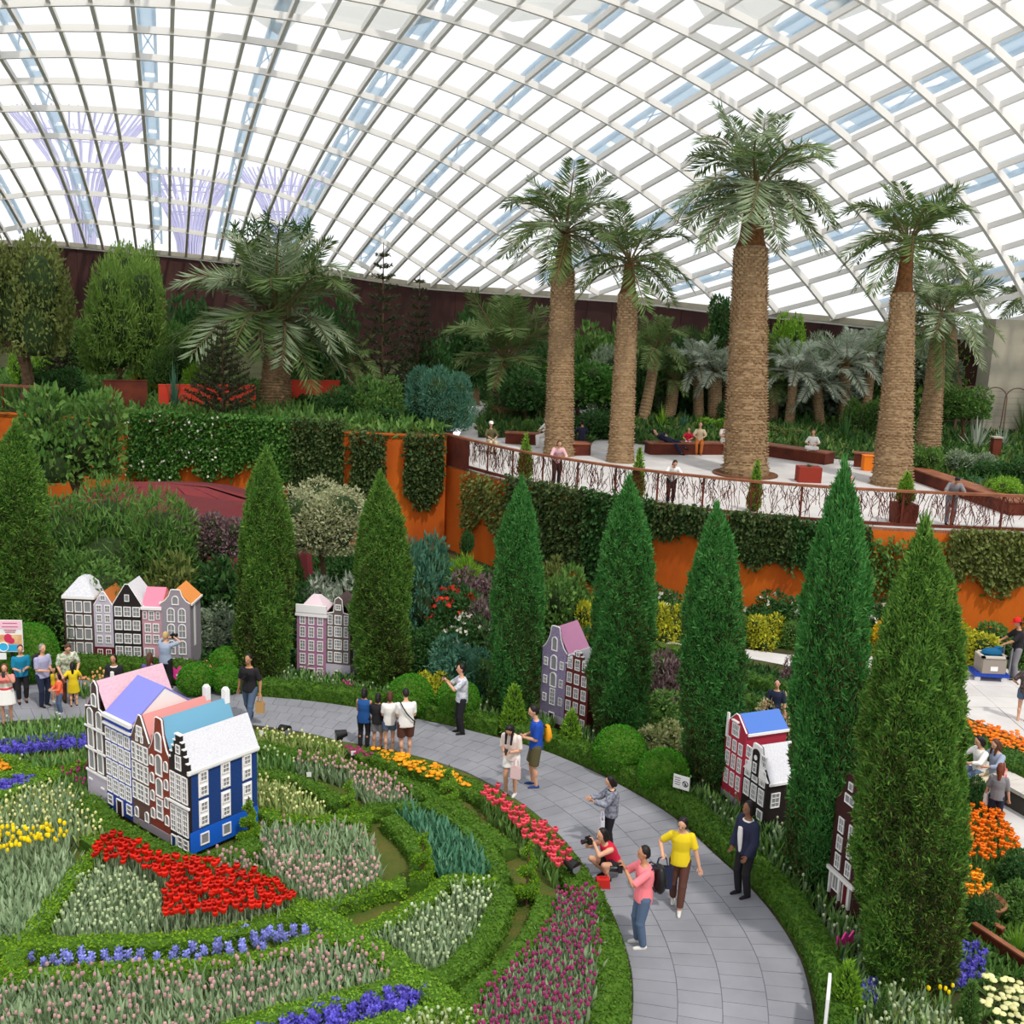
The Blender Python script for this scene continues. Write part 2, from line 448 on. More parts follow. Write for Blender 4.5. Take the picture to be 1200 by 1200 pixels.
# back wall of dark panels up to the roof rim
rs = np.linspace(-30, 43, 60); RIM = shell_st(rs, np.interp(rs, RIM_S, RIM_T))
wb = tag(empty('wall_back'), kind='structure')
for k in range(len(RIM) - 1):
    a, b = RIM[k], RIM[k + 1]; g = (b - a) * 0.006
    T = unit(b - a); N = np.array([T[1], -T[0], 0]) * 0.12
    mb = MB(); A0 = (a + g) * [1, 1, 0]; B0 = (b - g) * [1, 1, 0]
    q = np.array([A0 + [0, 0, 2.5], B0 + [0, 0, 2.5], [*(b - g)[:2], b[2]], [*(a + g)[:2], a[2]]])
    mb.add(np.concatenate([q, q - N]), [(0, 1, 2, 3), (7, 6, 5, 4), (0, 4, 5, 1), (1, 5, 6, 2), (2, 6, 7, 3), (3, 7, 4, 0)])
    mb.build('panel', m_darkwall, wb)
mb = MB(); B = RIM + unit(RIM * [1, 1, 0]) * 0.35; k = len(B)
mb.add(np.concatenate([B * [1, 1, 0] + [0, 0, 2.5], B + [0, 0, 0.05]]), [(q, q + 1, k + q + 1, k + q) for q in range(k - 1)]); mb.build('backing', m_darkwall, wb)
mb = MB(); strip_tube(RIM, 0.5, 0.35, mb, drop=-0.12); mb.build('gutter', m_concrete, wb)

# ring path of granite slabs
IN_PX = [(-120, 850), (0, 847), (100, 842), (200, 846), (310, 852), (350, 858), (400, 870), (480, 885), (545, 905), (600, 935), (640, 965), (680, 1010), (700, 1040), (725, 1090), (740, 1140), (740, 1200), (725, 1290)]
OUT_PX = [(-120, 795), (0, 797), (100, 798), (200, 805), (300, 817), (417, 830), (500, 846), (570, 862), (633, 879), (725, 920), (787, 957), (813, 979), (840, 1005), (867, 1029), (899, 1064), (920, 1093), (940, 1130), (952, 1180), (956, 1240), (950, 1330)]
def polar(L):
    P = np.array([at(x, y, 0)[:2] for x, y in L]) - GC
    return np.degrees(np.arctan2(P[:, 1], P[:, 0]))[::-1], np.hypot(P[:, 0], P[:, 1])[::-1]
AI, RI = polar(IN_PX); AO, RO = polar(OUT_PX)
r_in = lambda a: np.interp(a, AI, RI); r_out = lambda a: np.interp(a, AO, RO)
def ring_pt(a, f, z=0.0):
    r = r_in(a) * (1 - f) + r_out(a) * f
    return np.stack([GC[0] + r * np.cos(np.radians(a)), GC[1] + r * np.sin(np.radians(a)), z + 0 * r], -1)
path = tag(empty('floor_path', (0, 0, 0)), kind='structure')
aa = np.linspace(-22, 136, 80)
mb = MB(); V = np.concatenate([ring_pt(aa, 0.0, 0.012), ring_pt(aa, 1.0, 0.012)]); k = len(aa)
mb.add(V, [(q, q + k, q + k + 1, q + 1) for q in range(k - 1)]); mb.build('joint_bed', m_joint, path)
NR = 4
for k in range(79):
    st = aa[1] - aa[0]
    for r in range(NR):
        sh = st * (0.5 if r % 2 else 0.0)
        a0, a1 = aa[k] + sh + 0.03, aa[k] + sh + st - 0.03
        f0, f1 = r / NR + 0.0025, (r + 1) / NR - 0.0025
        P = np.array([ring_pt(np.array(a0), f0), ring_pt(np.array(a0), f1), ring_pt(np.array(a1), f1), ring_pt(np.array(a1), f0)])
        if pix(P.mean(0))[1] > 1290 : continue
        c0 = P.mean(0); P = P - c0; zt = 0.022 + random.uniform(0, .004)
        mb = MB(); mb.add(np.concatenate([P, P + [0, 0, zt]]), [(4, 5, 6, 7), (0, 4, 7, 3), (1, 5, 4, 0), (2, 6, 5, 1), (3, 7, 6, 2)]); mb.build('paving_slab', m_stone, path, loc=c0)

# pale plaza behind the cypresses, right
PZ_PX = [(735, 742), (765, 748), (808, 757), (880, 762), (925, 768), (1000, 768), (1060, 770), (1110, 775), (1200, 778), (1300, 780), (1300, 900), (1200, 868), (1130, 840), (1050, 825), (1010, 812), (970, 800), (920, 780), (878, 772), (808, 764), (765, 758)]
PZ = np.array([at(x, y, 0)[:2] for x, y in PZ_PX])
pz = tag(empty('floor_plaza', (0, 0, 0)), kind='structure')
o = flat('paving_bed', PZ, 0.014, m_plaza); o.parent = pz; del o['kind']
gx, gy = np.meshgrid(np.arange(3, 24, 1.2), np.arange(22, 36, 0.8))
for x, y in zip(gx.ravel(), gy.ravel()):
    cx = np.array([x, x + 1.19, x + 1.19, x]); cy = np.array([y, y, y + .79, y + .79])
    ins = inside(PZ, cx, cy)
    if ins.sum() < 1: continue
    if ins.sum() < 4:
        continue
    mb = MB(); mb.box((0, 0, 0.012), (1.19, .79, .024)); mb.build('paving_slab', m_plaza, pz, loc=(x + .6, y + .4, 0.008))
# ================================================================== foliage
def leafmat(name, c1, c2, transl=0.3, rough=0.6, spec=0.25):
    return mat(name, srgb(*c1), rough, srgb(*c2), island=1.0, transl=transl, spec=spec)
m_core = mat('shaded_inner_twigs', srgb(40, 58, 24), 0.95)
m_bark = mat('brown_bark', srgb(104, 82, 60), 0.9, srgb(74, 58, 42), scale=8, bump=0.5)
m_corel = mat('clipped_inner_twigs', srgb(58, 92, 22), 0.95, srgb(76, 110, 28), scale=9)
L_cyp = leafmat('cypress_needles', (52, 108, 36), (126, 162, 68))
L_cyp2 = leafmat('cypress_needles_bluish', (40, 112, 46), (100, 162, 82))
L_cypb = leafmat('cypress_inner_brown', (92, 88, 48), (58, 74, 34))
L_box = leafmat('clipped_box_leaf', (92, 140, 22), (136, 172, 40))
L_boxd = leafmat('dark_hedge_leaf', (66, 112, 26), (104, 140, 42))
L_ring = leafmat('outer_hedge_leaf', (48, 94, 22), (86, 124, 34))
L_ball = leafmat('clipped_ball_leaf', (50, 128, 24), (88, 158, 36))
L_lime = leafmat('lime_green_leaf', (100, 150, 34), (140, 178, 60))
L_fresh = leafmat('fresh_green_leaf', (92, 132, 48), (136, 164, 80))
L_mid = leafmat('mid_green_leaf', (66, 112, 46), (112, 146, 70))
L_dark = leafmat('deep_green_leaf', (36, 78, 34), (72, 112, 54))
L_grey = leafmat('grey_green_leaf', (112, 132, 104), (160, 174, 146))
L_olive = leafmat('olive_leaf', (92, 108, 48), (130, 140, 76))
L_pine = leafmat('norfolk_pine_needles', (48, 56, 38), (80, 84, 58))
L_yel = leafmat('yellow_variegated_leaf', (212, 206, 60), (140, 150, 40))
L_purp = leafmat('purple_maple_leaf', (84, 60, 62), (150, 128, 128))
L_blue = leafmat('blue_green_leaf', (54, 104, 84), (92, 138, 110))
L_ivy = leafmat('ivy_leaf', (44, 106, 32), (104, 146, 66))
L_vine = leafmat('dark_vine_leaf', (44, 78, 36), (98, 112, 62))
L_frond = leafmat('palm_leaflet', (110, 132, 92), (168, 180, 146))
L_frondd = leafmat('palm_leaflet_dark', (72, 102, 46), (124, 144, 86))
L_dead = leafmat('dry_leaf', (140, 124, 84), (110, 94, 60))
L_silver = leafmat('silver_leaf', (150, 164, 146), (196, 204, 186))
m_whitefl = leafmat('white_petals', (240, 238, 226), (214, 214, 196))
m_redfl = leafmat('red_petals', (214, 52, 34), (236, 84, 60))

def surf_sample(V, F, n):
    V = np.asarray(V); F = np.asarray(F)
    T = np.concatenate([F[:, [0, 1, 2]], F[:, [0, 2, 3]]]) if F.shape[1] == 4 else F
    a, b, c = V[T[:, 0]], V[T[:, 1]], V[T[:, 2]]
    N = np.cross(b - a, c - a); A = np.linalg.norm(N, axis=1)
    k = RNG.choice(len(T), n, p=A / A.sum())
    u, v = RNG.random(n), RNG.random(n); f = u + v > 1; u[f], v[f] = 1 - u[f], 1 - v[f]
    return a[k] + (b - a)[k] * u[:, None] + (c - a)[k] * v[:, None], N[k] / (A[k][:, None] + 1e-9)
def fuzz(mb, V, F, n, L, W, out=0.7, up=0.4, rnd=0.5, m=0, jitter=0.0, fold=0.0):
    P, N = surf_sample(V, F, n)
    D = unit(N * out + np.array([0, 0, up]) + RNG.normal(size=P.shape) * rnd)
    s = RNG.uniform(0.6, 1.3, n)
    mb.leaves(P - N * jitter * RNG.random((n, 1)), D, L * s, W * s, m, fold)
def core_of(mb_core):
    return np.concatenate(mb_core.v), np.concatenate([f for f in mb_core.f if f.shape[1] == 4])

# ---- columnar cypress
def cypress_mesh(seed, H=6.0, R=0.72, n=44000, ll=0.12):
    rg = np.random.default_rng(seed)
    z = np.linspace(0.0, 1, 30)
    prof = R * np.interp(z, [0, .04, .12, .3, .5, .6, .7, .8, .86, .92, .97, 1], [.7, .85, .95, 1.0, .98, .93, .83, .67, .54, .35, .15, .03])
    seg = 22; a = np.arange(seg) * 2 * PI / seg
    rr = prof[:, None] * (1 + 0.09 * np.sin(a * 3 + z[:, None] * 9 + seed) + 0.10 * np.sin(a * 5 - z[:, None] * 17 + seed * 2) + 0.06 * np.sin(a * 9 + z[:, None] * 31) + rg.normal(0, 0.045, (30, seg)))
    V = np.stack([rr * np.cos(a), rr * np.sin(a), np.repeat(z[:, None] * H, seg, 1)], -1).reshape(-1, 3)
    i = np.arange(29)[:, None] * seg; j = np.arange(seg)[None, :]; jn = (j + 1) % seg
    F = np.stack([i + j, i + jn, i + seg + jn, i + seg + j], -1).reshape(-1, 4)
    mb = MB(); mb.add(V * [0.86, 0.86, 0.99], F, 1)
    mb.add([[0, 0, 0.1 * H]] , np.zeros((0, 4), int), 1)
    P, N = surf_sample(V, F, n)
    ins = RNG.random(n); th = np.arctan2(P[:, 1], P[:, 0]); cl = np.sin(th * 7 + P[:, 2] * 3.1 + seed) * np.sin(th * 4 - P[:, 2] * 5.3) * np.sin(P[:, 2] * 9 + th * 2)
    P = P + N * (.10 * cl * np.clip((H - P[:, 2]) / 1.5, 0, 1))[:, None]
    D = unit(N * 0.55 + np.array([0, 0, 0.75]) + RNG.normal(size=P.shape) * 0.55)
    s = RNG.uniform(0.55, 1.35, n)
    zz = P[:, 2] / H
    brown = RNG.random(n) < np.clip(0.85 - zz * 1.0, 0.04, 0.8) * (0.5 + 0.5 * np.sin(np.arctan2(P[:, 1], P[:, 0]) * 2 + zz * 7 + seed))
    for msk, mi in ((~brown, 0), (brown, 2)):
        mb.leaves((P - N * 0.06 * ins[:, None])[msk], D[msk], ll * s[msk], ll * .24 * s[msk], mi, 0.06)
    k = 200; t = 1 - RNG.uniform(0, .32, k) ** 1.6                     # the flame tip
    b = np.stack([RNG.normal(0, .03, k), RNG.normal(0, .03, k), t * H], -1)
    mb.leaves(b, unit(RNG.normal(0, .22, (k, 3)) + [0, 0, 1]), RNG.uniform(.1, .22, k), 0.03, 0)
    return mb.mesh('cypress_foliage', [L_cyp, m_core, L_cypb])
CYP = [cypress_mesh(1), cypress_mesh(2), cypress_mesh(3)]
CYP_NEAR = cypress_mesh(5, n=90000, ll=0.095)
trunk_me = MB().tube([(0, 0, -0.1), (0, 0, 0.5), (0.02, 0, 1.2)], [0.1, 0.085, 0.06], 8).mesh('trunk', [m_bark])
def cypress(bx, by, tipx, ytop, wpx, me, label, blue=False, rz=0.0):
    P = at(bx, by); h = height_to(P, ytop); w = wpx * mpp(P + [0, 0, h * .4])
    t = tag(empty('cypress', P, rz), label, 'cypress', 'columnar cypresses around the flower garden')
    f = place(me, 'foliage', t, scale=(w / 1.60, w / 1.60, h / 6.12))
    if blue: recolor(f, L_cyp2, m_core, L_cypb)
    place(trunk_me, 'trunk', t)
    dx = (tipx - pix(P + [0, 0, h])[0]) * mpp(P + [0, 0, h])          # the trunks are not quite plumb
    t.matrix_basis = Matrix.Translation(P) @ Matrix.Rotation(math.atan2(dx, h), 4, 'Y') @ Matrix.Rotation(rz, 4, 'Z')
    return t
cypress(14, 778, 18, 490, 82, CYP[0], 'tall dark cypress cut by the left edge of the photo', rz=1)
cypress(309, 796, 312, 522, 66, CYP[1], 'slim cypress between two round bushes and the mauve model house', rz=2)
cypress(450, 806, 446, 552, 68, CYP[2], 'brownish slim cypress just right of the mauve and grey model houses', rz=0.5)
cypress(602, 842, 612, 558, 62, CYP[0], 'bluish cypress left of the lilac stone model house', True, rz=3)
cypress(726, 872, 738, 556, 74, CYP[1], 'bluish cypress behind the larger clipped ball by the path', True, rz=4)
cypress(834, 925, 840, 588, 76, CYP[2], 'cypress left of the red model house with a blue roof', True, rz=5.2)
cypress(958, 1036, 990, 536, 88, CYP[0], 'very tall cypress between the red and the dark brown model houses', True, rz=0.2)
cypress(1060, 1152, 1085, 603, 124, CYP_NEAR, 'nearest and broadest cypress at right, beside the dark brown model house', rz=1.1)

# ---- hedges
def ribbon_core(P, w, h, mb, m=1, z0=0.0, rough=0.02):
    P = resample(np.asarray(P, float)[:, :2], 0.14); k = len(P)
    T = np.gradient(P, axis=0); T /= np.linalg.norm(T, axis=1)[:, None] + 1e-9; N = np.stack([T[:, 1], -T[:, 0]], -1)
    prof = np.array([(-.5, 0), (-.5, .6), (-.46, .9), (-.3, 1), (.3, 1), (.46, .9), (.5, .6), (.5, 0)]); q = len(prof)
    V = np.concatenate([np.c_[P[:, None, :] + N[:, None, :] * (prof[:, 0] * w)[None, :, None], np.broadcast_to((z0 + prof[:, 1] * h)[None, :, None], (k, q, 1))]]).reshape(-1, 3)
    V = V + RNG.normal(0, rough, V.shape) * (V[:, 2:3] > z0 + 0.02)
    i = np.arange(k - 1)[:, None] * q; j = np.arange(q - 1)[None, :]
    F = np.stack([i + j, i + q + j, i + q + j + 1, i + j + 1], -1).reshape(-1, 4)
    mb.add(V, F, m)
    e = [tuple(range(q)), tuple(range((k - 1) * q, k * q))[::-1]]
    mb.add(V, e, m)
    return V, F
def hedge(px, w, h, label, lm=None, dens=1500, z0=0.0, name='hedge', world_pts=None, smooth=2, group='low clipped hedges of the flower garden'):
    P = np.array([at(x, y, h + z0)[:2] for x, y in px]) if world_pts is None else np.asarray(world_pts, float)
    P = smooth_line(P, smooth)
    mb = MB(); V, F = ribbon_core(P, w, h, mb, z0=z0)
    L = np.linalg.norm(np.diff(P[:, :2], axis=0), axis=1).sum()
    fuzz(mb, V, F, int(dens * L * (w + 1.6 * h)), 0.055, 0.034, out=0.8, up=0.35, rnd=0.7, m=0, jitter=0.03)
    c0 = np.array([*P.mean(0)[:2], z0]); mb.v = [v - c0 for v in mb.v]
    return tag(mb.build(name, [lm or L_box, m_corel], loc=c0), label, 'hedge', group)

# ---- shrub prototypes, radius 1, built once and shared
def bush_mesh(n, L, W, core=0.56, up=0.3, rnd=0.6, flat_=1.0, lumps=7, seed=0, fold=0.05, lo=-0.35):
    rg = np.random.default_rng(seed + 50)
    mb = MB()
    cs = [np.array([0, 0, 0.45])] + [np.array([math.cos(a) * .52, math.sin(a) * .52, rg.uniform(.2, .85)]) for a in rg.uniform(0, 2 * PI, lumps)]
    per = n // len(cs)
    for q, c in enumerate(cs):
        r = 0.68 if q == 0 else rg.uniform(.36, .55)
        b = MB(); b.ball(c, (r, r, r * flat_), 12, 8); V, F = core_of(b)
        b2 = MB(); mb.add((V - c) * core + c, F, 1)
        fuzz(mb, V, F, per, L, W, out=0.75, up=up, rnd=rnd, jitter=r * 0.25, fold=fold)
    mb.v = [np.c_[v[:, :2], np.maximum(v[:, 2], 0.0)] for v in mb.v]
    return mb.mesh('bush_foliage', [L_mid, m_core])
BUSH = {
    'fine': bush_mesh(5200, 0.12, 0.05, seed=1),
    'mid': bush_mesh(3600, 0.14, 0.075, seed=2),
    'tiny': bush_mesh(13000, 0.075, 0.034, seed=7, lumps=11, rnd=.8),
    'wisp': bush_mesh(15000, 0.10, 0.02, up=.7, rnd=.8, seed=8, lumps=11),
    'broad': bush_mesh(1100, 0.26, 0.16, seed=3, rnd=0.5),
    'feather': bush_mesh(4200, 0.26, 0.03, up=0.9, rnd=0.6, seed=4),
    'loose': bush_mesh(4200, 0.145, 0.06, core=0.3, rnd=0.9, seed=5, lumps=10),
}
def clump_mesh(n, L, W, spread=0.9, droop=0.5, seed=0, segs=4):
    """strap leaves rising from one base and arching over"""
    rg = np.random.default_rng(seed + 90); mb = MB()
    for q in range(n):
        a = rg.uniform(0, 2 * PI); el = rg.uniform(0.25, 1.45); l = L * rg.uniform(.7, 1.15)
        t = np.linspace(0, 1, segs + 1); hd = np.array([math.cos(a), math.sin(a), 0])
        r = math.cos(el) * t * l * spread + 0.04; z = np.maximum(math.sin(el) * t * l - droop * t ** 2 * l * math.cos(el), 0.01)
        C = hd * r[:, None] + np.array([0, 0, 1]) * z[:, None]; sd = np.array([-math.sin(a), math.cos(a), 0])
        w = W * (1 - t ** 2 * .95) * .5
        V = np.stack([C - sd * w[:, None], C + sd * w[:, None]], 1).reshape(-1, 3)
        mb.add(V, [(2 * i, 2 * i + 1, 2 * i + 3, 2 * i + 2) for i in range(segs)], 0)
    return mb.mesh('strap_leaves', [L_mid, m_core])
CLUMP = {'grass': clump_mesh(150, 1.0, 0.035, seed=1), 'agave': clump_mesh(46, 1.0, 0.13, droop=0.1, seed=2), 'strap': clump_mesh(70, 1.0, 0.08, droop=0.7, seed=3)}

def shrub(px, py, wpx, ytop, style, lm, label, z=0.0, cat='shrub', name='shrub', group=None, rz=None, fl=None, loc=None):
    P = at(px, py, z) if loc is None else np.array(loc, float)
    h = max(height_to(P, ytop), 0.15); w = wpx * mpp(P)
    me = BUSH.get(style) or CLUMP.get(style)
    if style in CLUMP: sc = (w / 2, w / 2, h)
    else: sc = (w / 2 * 1.18, w / 2 * 1.18, h / 1.26)
    if fl is None:
        o = place(me, name, None, P, rz if rz is not None else random.uniform(0, 6), sc)
        recolor(o, lm)
        return tag(o, label, cat, group)
    t = tag(empty(name, P), label, cat, group)
    o = place(me, 'foliage', t, None, rz or 1.0, sc); recolor(o, lm)
    mb = MB(); k = fl[1]; th = RNG.uniform(0, 2 * PI, k); ph = np.arccos(RNG.uniform(-.1, .95, k))
    for a, b in zip(th, ph):
        c = np.array([math.sin(b) * math.cos(a) * w / 2 * .95, math.sin(b) * math.sin(a) * w / 2 * .95, h * .45 + math.cos(b) * h * .55])
        mb.leaves(np.repeat(c[None], 5, 0), unit(RNG.normal(size=(5, 3)) + [0, -.6, .6]), fl[2], fl[2] * .7, 0)
    tag(mb.build('blossoms', [fl[0]], t), kind='stuff')
    return t
# ================================================================== the round flower garden: hedges, beds, topiary
disc = [GC + 7.75 * np.array([math.cos(a), math.sin(a)]) for a in np.linspace(0, 2 * PI, 60)]
flat('floor_garden', disc, 0.02, m_moss)

def fol(c1, c2): return leafmat('tulip_leaf', c1, c2, 0.25, 0.5, 0.35)
F_grey = fol((112, 140, 98), (166, 186, 146)); F_green = fol((78, 124, 56), (124, 160, 84)); F_teal = fol((62, 122, 92), (100, 150, 116)); F_lt = fol((128, 154, 84), (176, 190, 118))
def petal(name, c1, c2): return mat(name, srgb(*c1), 0.5, srgb(*c2), island=1.0, transl=0.2, spec=.25, obj_rand=0.22)
P_white = petal('greenish_white_bud', (208, 216, 180), (172, 190, 136)); P_pink = petal('pale_pink_petal', (212, 178, 170), (184, 140, 142))
P_red = petal('scarlet_petal', (196, 20, 10), (216, 40, 16)); P_yel = petal('yellow_petal', (252, 228, 12), (246, 214, 16))
P_purp = petal('magenta_petal', (184, 60, 110), (140, 50, 104)); P_coral = petal('coral_pink_petal', (240, 70, 88), (226, 96, 110))
P_oran = petal('orange_petal', (246, 150, 16), (250, 180, 40)); P_blue = petal('blue_floret', (124, 130, 220), (172, 176, 236)); P_dblue = petal('violet_floret', (84, 76, 194), (124, 114, 212))
P_cream = petal('cream_petal', (236, 234, 178), (222, 220, 150)); P_deep = petal('deep_orange_petal', (234, 108, 14), (246, 140, 20))

def strap(mb, a, L, W, lean, m=0):
    t = np.array([0, .4, .75, 1.0]); hd = np.array([math.cos(a), math.sin(a), 0]); sd = np.array([-math.sin(a), math.cos(a), 0])
    C = hd * (0.015 + lean * t ** 1.6 * L)[:, None] + np.array([0, 0, 1]) * (t * L * math.sqrt(max(1 - lean * lean, .2)))[:, None]
    w = np.array([.55, 1, .7, .04]) * W / 2
    V = np.stack([C - sd * w[:, None], C + sd * w[:, None]], 1).reshape(-1, 3)
    mb.add(V, [(2 * i, 2 * i + 1, 2 * i + 3, 2 * i + 2) for i in range(3)], m)
def tulip_mb(seed, H=0.42, hr=0.034, hh=0.075, nl=4, open_=0.0, LL=0.3):
    rg = np.random.default_rng(seed); mb = MB(); a0 = rg.uniform(0, 6)
    for q in range(nl): strap(mb, a0 + q * 2 * PI / nl + rg.uniform(-.4, .4), LL * rg.uniform(.8, 1.15), 0.062, rg.uniform(.15, .5))
    top = np.array([rg.uniform(-.03, .03), rg.uniform(-.03, .03), H])
    if hr > 0:
        mb.tube([(0, 0, 0), top * [.4, .4, .55], top], 0.006, 3, 0, caps=False)
        mb.lathe([(0.006, 0), (hr * .85, hh * .22), (hr, hh * .5), (hr * (.75 + open_), hh * .85), (hr * (.25 + open_ * 1.1), hh)], 6, top, 1)
    return mb
def hyacinth_mb(seed, H=0.26):
    rg = np.random.default_rng(seed); mb = MB(); a0 = rg.uniform(0, 6)
    for q in range(4): strap(mb, a0 + q * 1.57, 0.2, 0.035, rg.uniform(.3, .6))
    mb.tube([(0, 0, 0), (0, 0, H * .5)], 0.008, 4, 0, caps=False)
    for q in range(5):
        z = H * (.42 + .13 * q); r = 0.05 * (1 - .12 * q)
        for w in range(5):
            a = w * 1.257 + q * .6
            c = np.array([math.cos(a) * r * .55, math.sin(a) * r * .55, z])
            D = unit(np.array([[math.cos(a), math.sin(a), .35]]))
            mb.leaves(c[None], D, 0.05, 0.045, 1)
    mb.ball((0, 0, H * .68), (0.028, 0.028, H * .36), 6, 5, 1)
    return mb
def daisy_mb(seed, H=0.24, R=0.05):
    rg = np.random.default_rng(seed); mb = MB()
    for q in range(7):
        a = rg.uniform(0, 6.28); strap(mb, a, 0.2, 0.05, rg.uniform(.3, .8))
    for q in range(3):
        a = q * 2.1 + rg.uniform(0, 1); c = np.array([math.cos(a) * .06, math.sin(a) * .06, H + rg.uniform(-.03, .03)])
        mb.tube([(0, 0, 0), c], 0.005, 3, 0, caps=False)
        mb.lathe([(0.004, -.012), (R, 0.0), (R * .9, .016), (R * .45, .026), (0.004, .028)], 8, c, 1)
    return mb
PROTO = {
    'tulip': [tulip_mb(i, hr=.027, LL=.34) for i in range(4)], 'bud': [tulip_mb(10 + i, 0.38, 0.024, 0.06, 4, LL=.33) for i in range(4)],
    'open': [tulip_mb(20 + i, 0.4, 0.044, 0.085, 3, 0.35, .26) for i in range(4)], 'leafy': [tulip_mb(30 + i, nl=5, hr=0, LL=.38) for i in range(4)],
    'hyacinth': [hyacinth_mb(40 + i) for i in range(4)], 'daisy': [daisy_mb(50 + i) for i in range(4)],
    'cluster': [daisy_mb(60 + i, 0.3, 0.055) for i in range(4)]}
PROTO_ME = {}
def proto_mesh(kind, k, mats):
    key = (kind, k, mats[0].name, mats[1].name)
    if key not in PROTO_ME: PROTO_ME[key] = PROTO[kind][k].mesh(kind + '_plant', list(mats))
    return PROTO_ME[key]
COUNT = {}
FILL = []
def bed(px, kind, mats, spacing, name, label, group, cat='flower', zref=0.3, mix=None, scale=1.0, limit=300, z0=0.0, key=None):
    """plants set out over a bed; the nearest 'limit' of a kind are things, the rest one stuff mesh. mix: (kind, mats, share) strewn between"""
    poly = np.array([at(x, y, z0 + zref)[:2] for x, y in px])
    lo, hi = poly.min(0), poly.max(0)
    X, Y = np.meshgrid(np.arange(lo[0], hi[0], spacing), np.arange(lo[1], hi[1], spacing * .92))
    X = X + (np.arange(X.shape[0]) % 2)[:, None] * spacing / 2
    X = X.ravel() + RNG.uniform(-.3, .3, X.size) * spacing; Y = Y.ravel() + RNG.uniform(-.3, .3, Y.size) * spacing
    ok = inside(poly, X, Y); X, Y = X[ok], Y[ok]
    o = np.argsort(np.hypot(X, Y)); X, Y = X[o], Y[o]
    key = key or name + mats[1].name
    rest = MB(); left = limit - COUNT.get(key, 0); nth = 0
    for i, (x, y) in enumerate(zip(X, Y)):
        k = i % 4; rz = RNG.uniform(0, 6.28); sc = scale * RNG.uniform(.85, 1.12); kd, mm = kind, mats
        mixed = mix is not None and RNG.random() < mix[2]
        if mixed: kd, mm = mix[0], mix[1]
        if nth < left and not mixed and kd != 'leafy':
            ob = place(proto_mesh(kd, k, mm), name, None, (x, y, z0), rz, sc)
            tag(ob, label, cat, group); nth += 1
        else:
            src = PROTO[kd][k]; c, s = math.cos(rz) * sc, math.sin(rz) * sc; R = np.array([[c, s, 0], [-s, c, 0], [0, 0, sc]])
            off = 2 if mixed else 0
            o0 = rest.n
            V = np.concatenate(src.v) @ R + [x, y, z0]
            rest.v.append(V); rest.n += len(V)
            for f, m_ in zip(src.f, src.m): rest.f.append(f + o0); rest.m.append(m_ + off)
    COUNT[key] = COUNT.get(key, 0) + nth
    if rest.n:
        c0 = np.array([*poly.mean(0), z0]); rest.v = [v - c0 for v in rest.v]
        ob = rest.build(name + '_bed', list(mats) + (list(mix[1]) if mix else []), loc=c0)
        tag(ob, label.replace(name.replace('_', ' '), name.replace('_', ' ') + ' plants', 1) if kind != 'leafy' else label, 'flower bed', group if kind == 'leafy' else None, 'stuff')

# -- beds, from the back left round to the front (pixel outlines are unprojected to the flower-top level)
bed([(-40, 845), (0, 845), (104, 838), (104, 861), (0, 871), (-40, 874)], 'leafy', (F_green, P_white), .16, 'lily', 'leafy green bulb plants in the strip nearest the path at left', 'leafy strip by the path', mix=('bud', (F_green, P_white), .08))
bed([(-40, 876), (0, 869), (60, 863), (104, 859), (104, 871), (60, 876), (0, 883), (-40, 890)], 'hyacinth', (F_green, P_dblue), .12, 'hyacinth', 'violet blue hyacinth in the long strip left of the pink roofed model house', 'violet hyacinths in the far left strip', zref=.2)
bed([(8, 888), (60, 880), (104, 875), (104, 893), (60, 899), (36, 902)], 'leafy', (F_green, P_white), .15, 'lily', 'leafy green bulb plants between the violet strip and the corner hedge', 'leafy wedge left of the houses', mix=('bud', (F_green, P_white), .1))
bed([(-40, 893), (0, 892), (11, 899), (6, 908), (-40, 912)], 'daisy', (F_green, P_oran), .16, 'marigold', 'orange marigold at the left edge in the small corner bed', 'orange marigolds at the left edge', zref=.2)
bed([(-30, 922), (5, 917), (28, 909), (44, 912), (26, 922), (-30, 935)], 'hyacinth', (F_green, P_dblue), .12, 'hyacinth', 'violet blue hyacinth in the small wedge beside the yellow green hedge corner', 'violet hyacinths in the small left wedge', zref=.2)
bed([(70, 906), (103, 898), (103, 926), (84, 924)], 'tulip', (F_green, P_purp), .15, 'magenta_tulip', 'dusty magenta tulip in the tuft left of the pink roofed model house', 'magenta tulips beside the first house')
bed([(-30, 945), (0, 938), (36, 920), (72, 915), (100, 940), (122, 962), (127, 979), (80, 979), (-30, 984)], 'bud', (F_lt, P_cream), .125, 'cream_tulip', 'pale cream budded tulip in the big bed behind the yellow tulips', 'cream budded tulips behind the yellow ones', mix=('leafy', (F_grey, P_white), .45))
bed([(-30, 984), (40, 980), (80, 980), (78, 992), (40, 1002), (20, 1010), (-30, 1016)], 'tulip', (F_grey, P_yel), .115, 'yellow_tulip', 'bright yellow tulip in the band at the left edge', 'yellow tulips at left', scale=1.15)
bed([(-30, 1020), (25, 1012), (82, 994), (96, 1000), (76, 1040), (26, 1098), (-30, 1102)], 'leafy', (F_grey, P_white), .125, 'leafy_tulip', 'grey green unopened tulip leaves below the yellow tulips', 'leafy tulip bed below the yellow tulips')
bed([(105, 1014), (122, 990), (146, 990), (182, 1010), (202, 1018), (242, 1020), (284, 1030), (322, 1041), (346, 1058), (326, 1075), (260, 1084), (190, 1084), (191, 1064), (196, 1050), (180, 1032), (150, 1021)], 'open', (F_grey, P_red), .108, 'scarlet_tulip', 'scarlet red wide open tulip in the dense wedge before the model houses', 'scarlet tulips before the houses', scale=1.15)
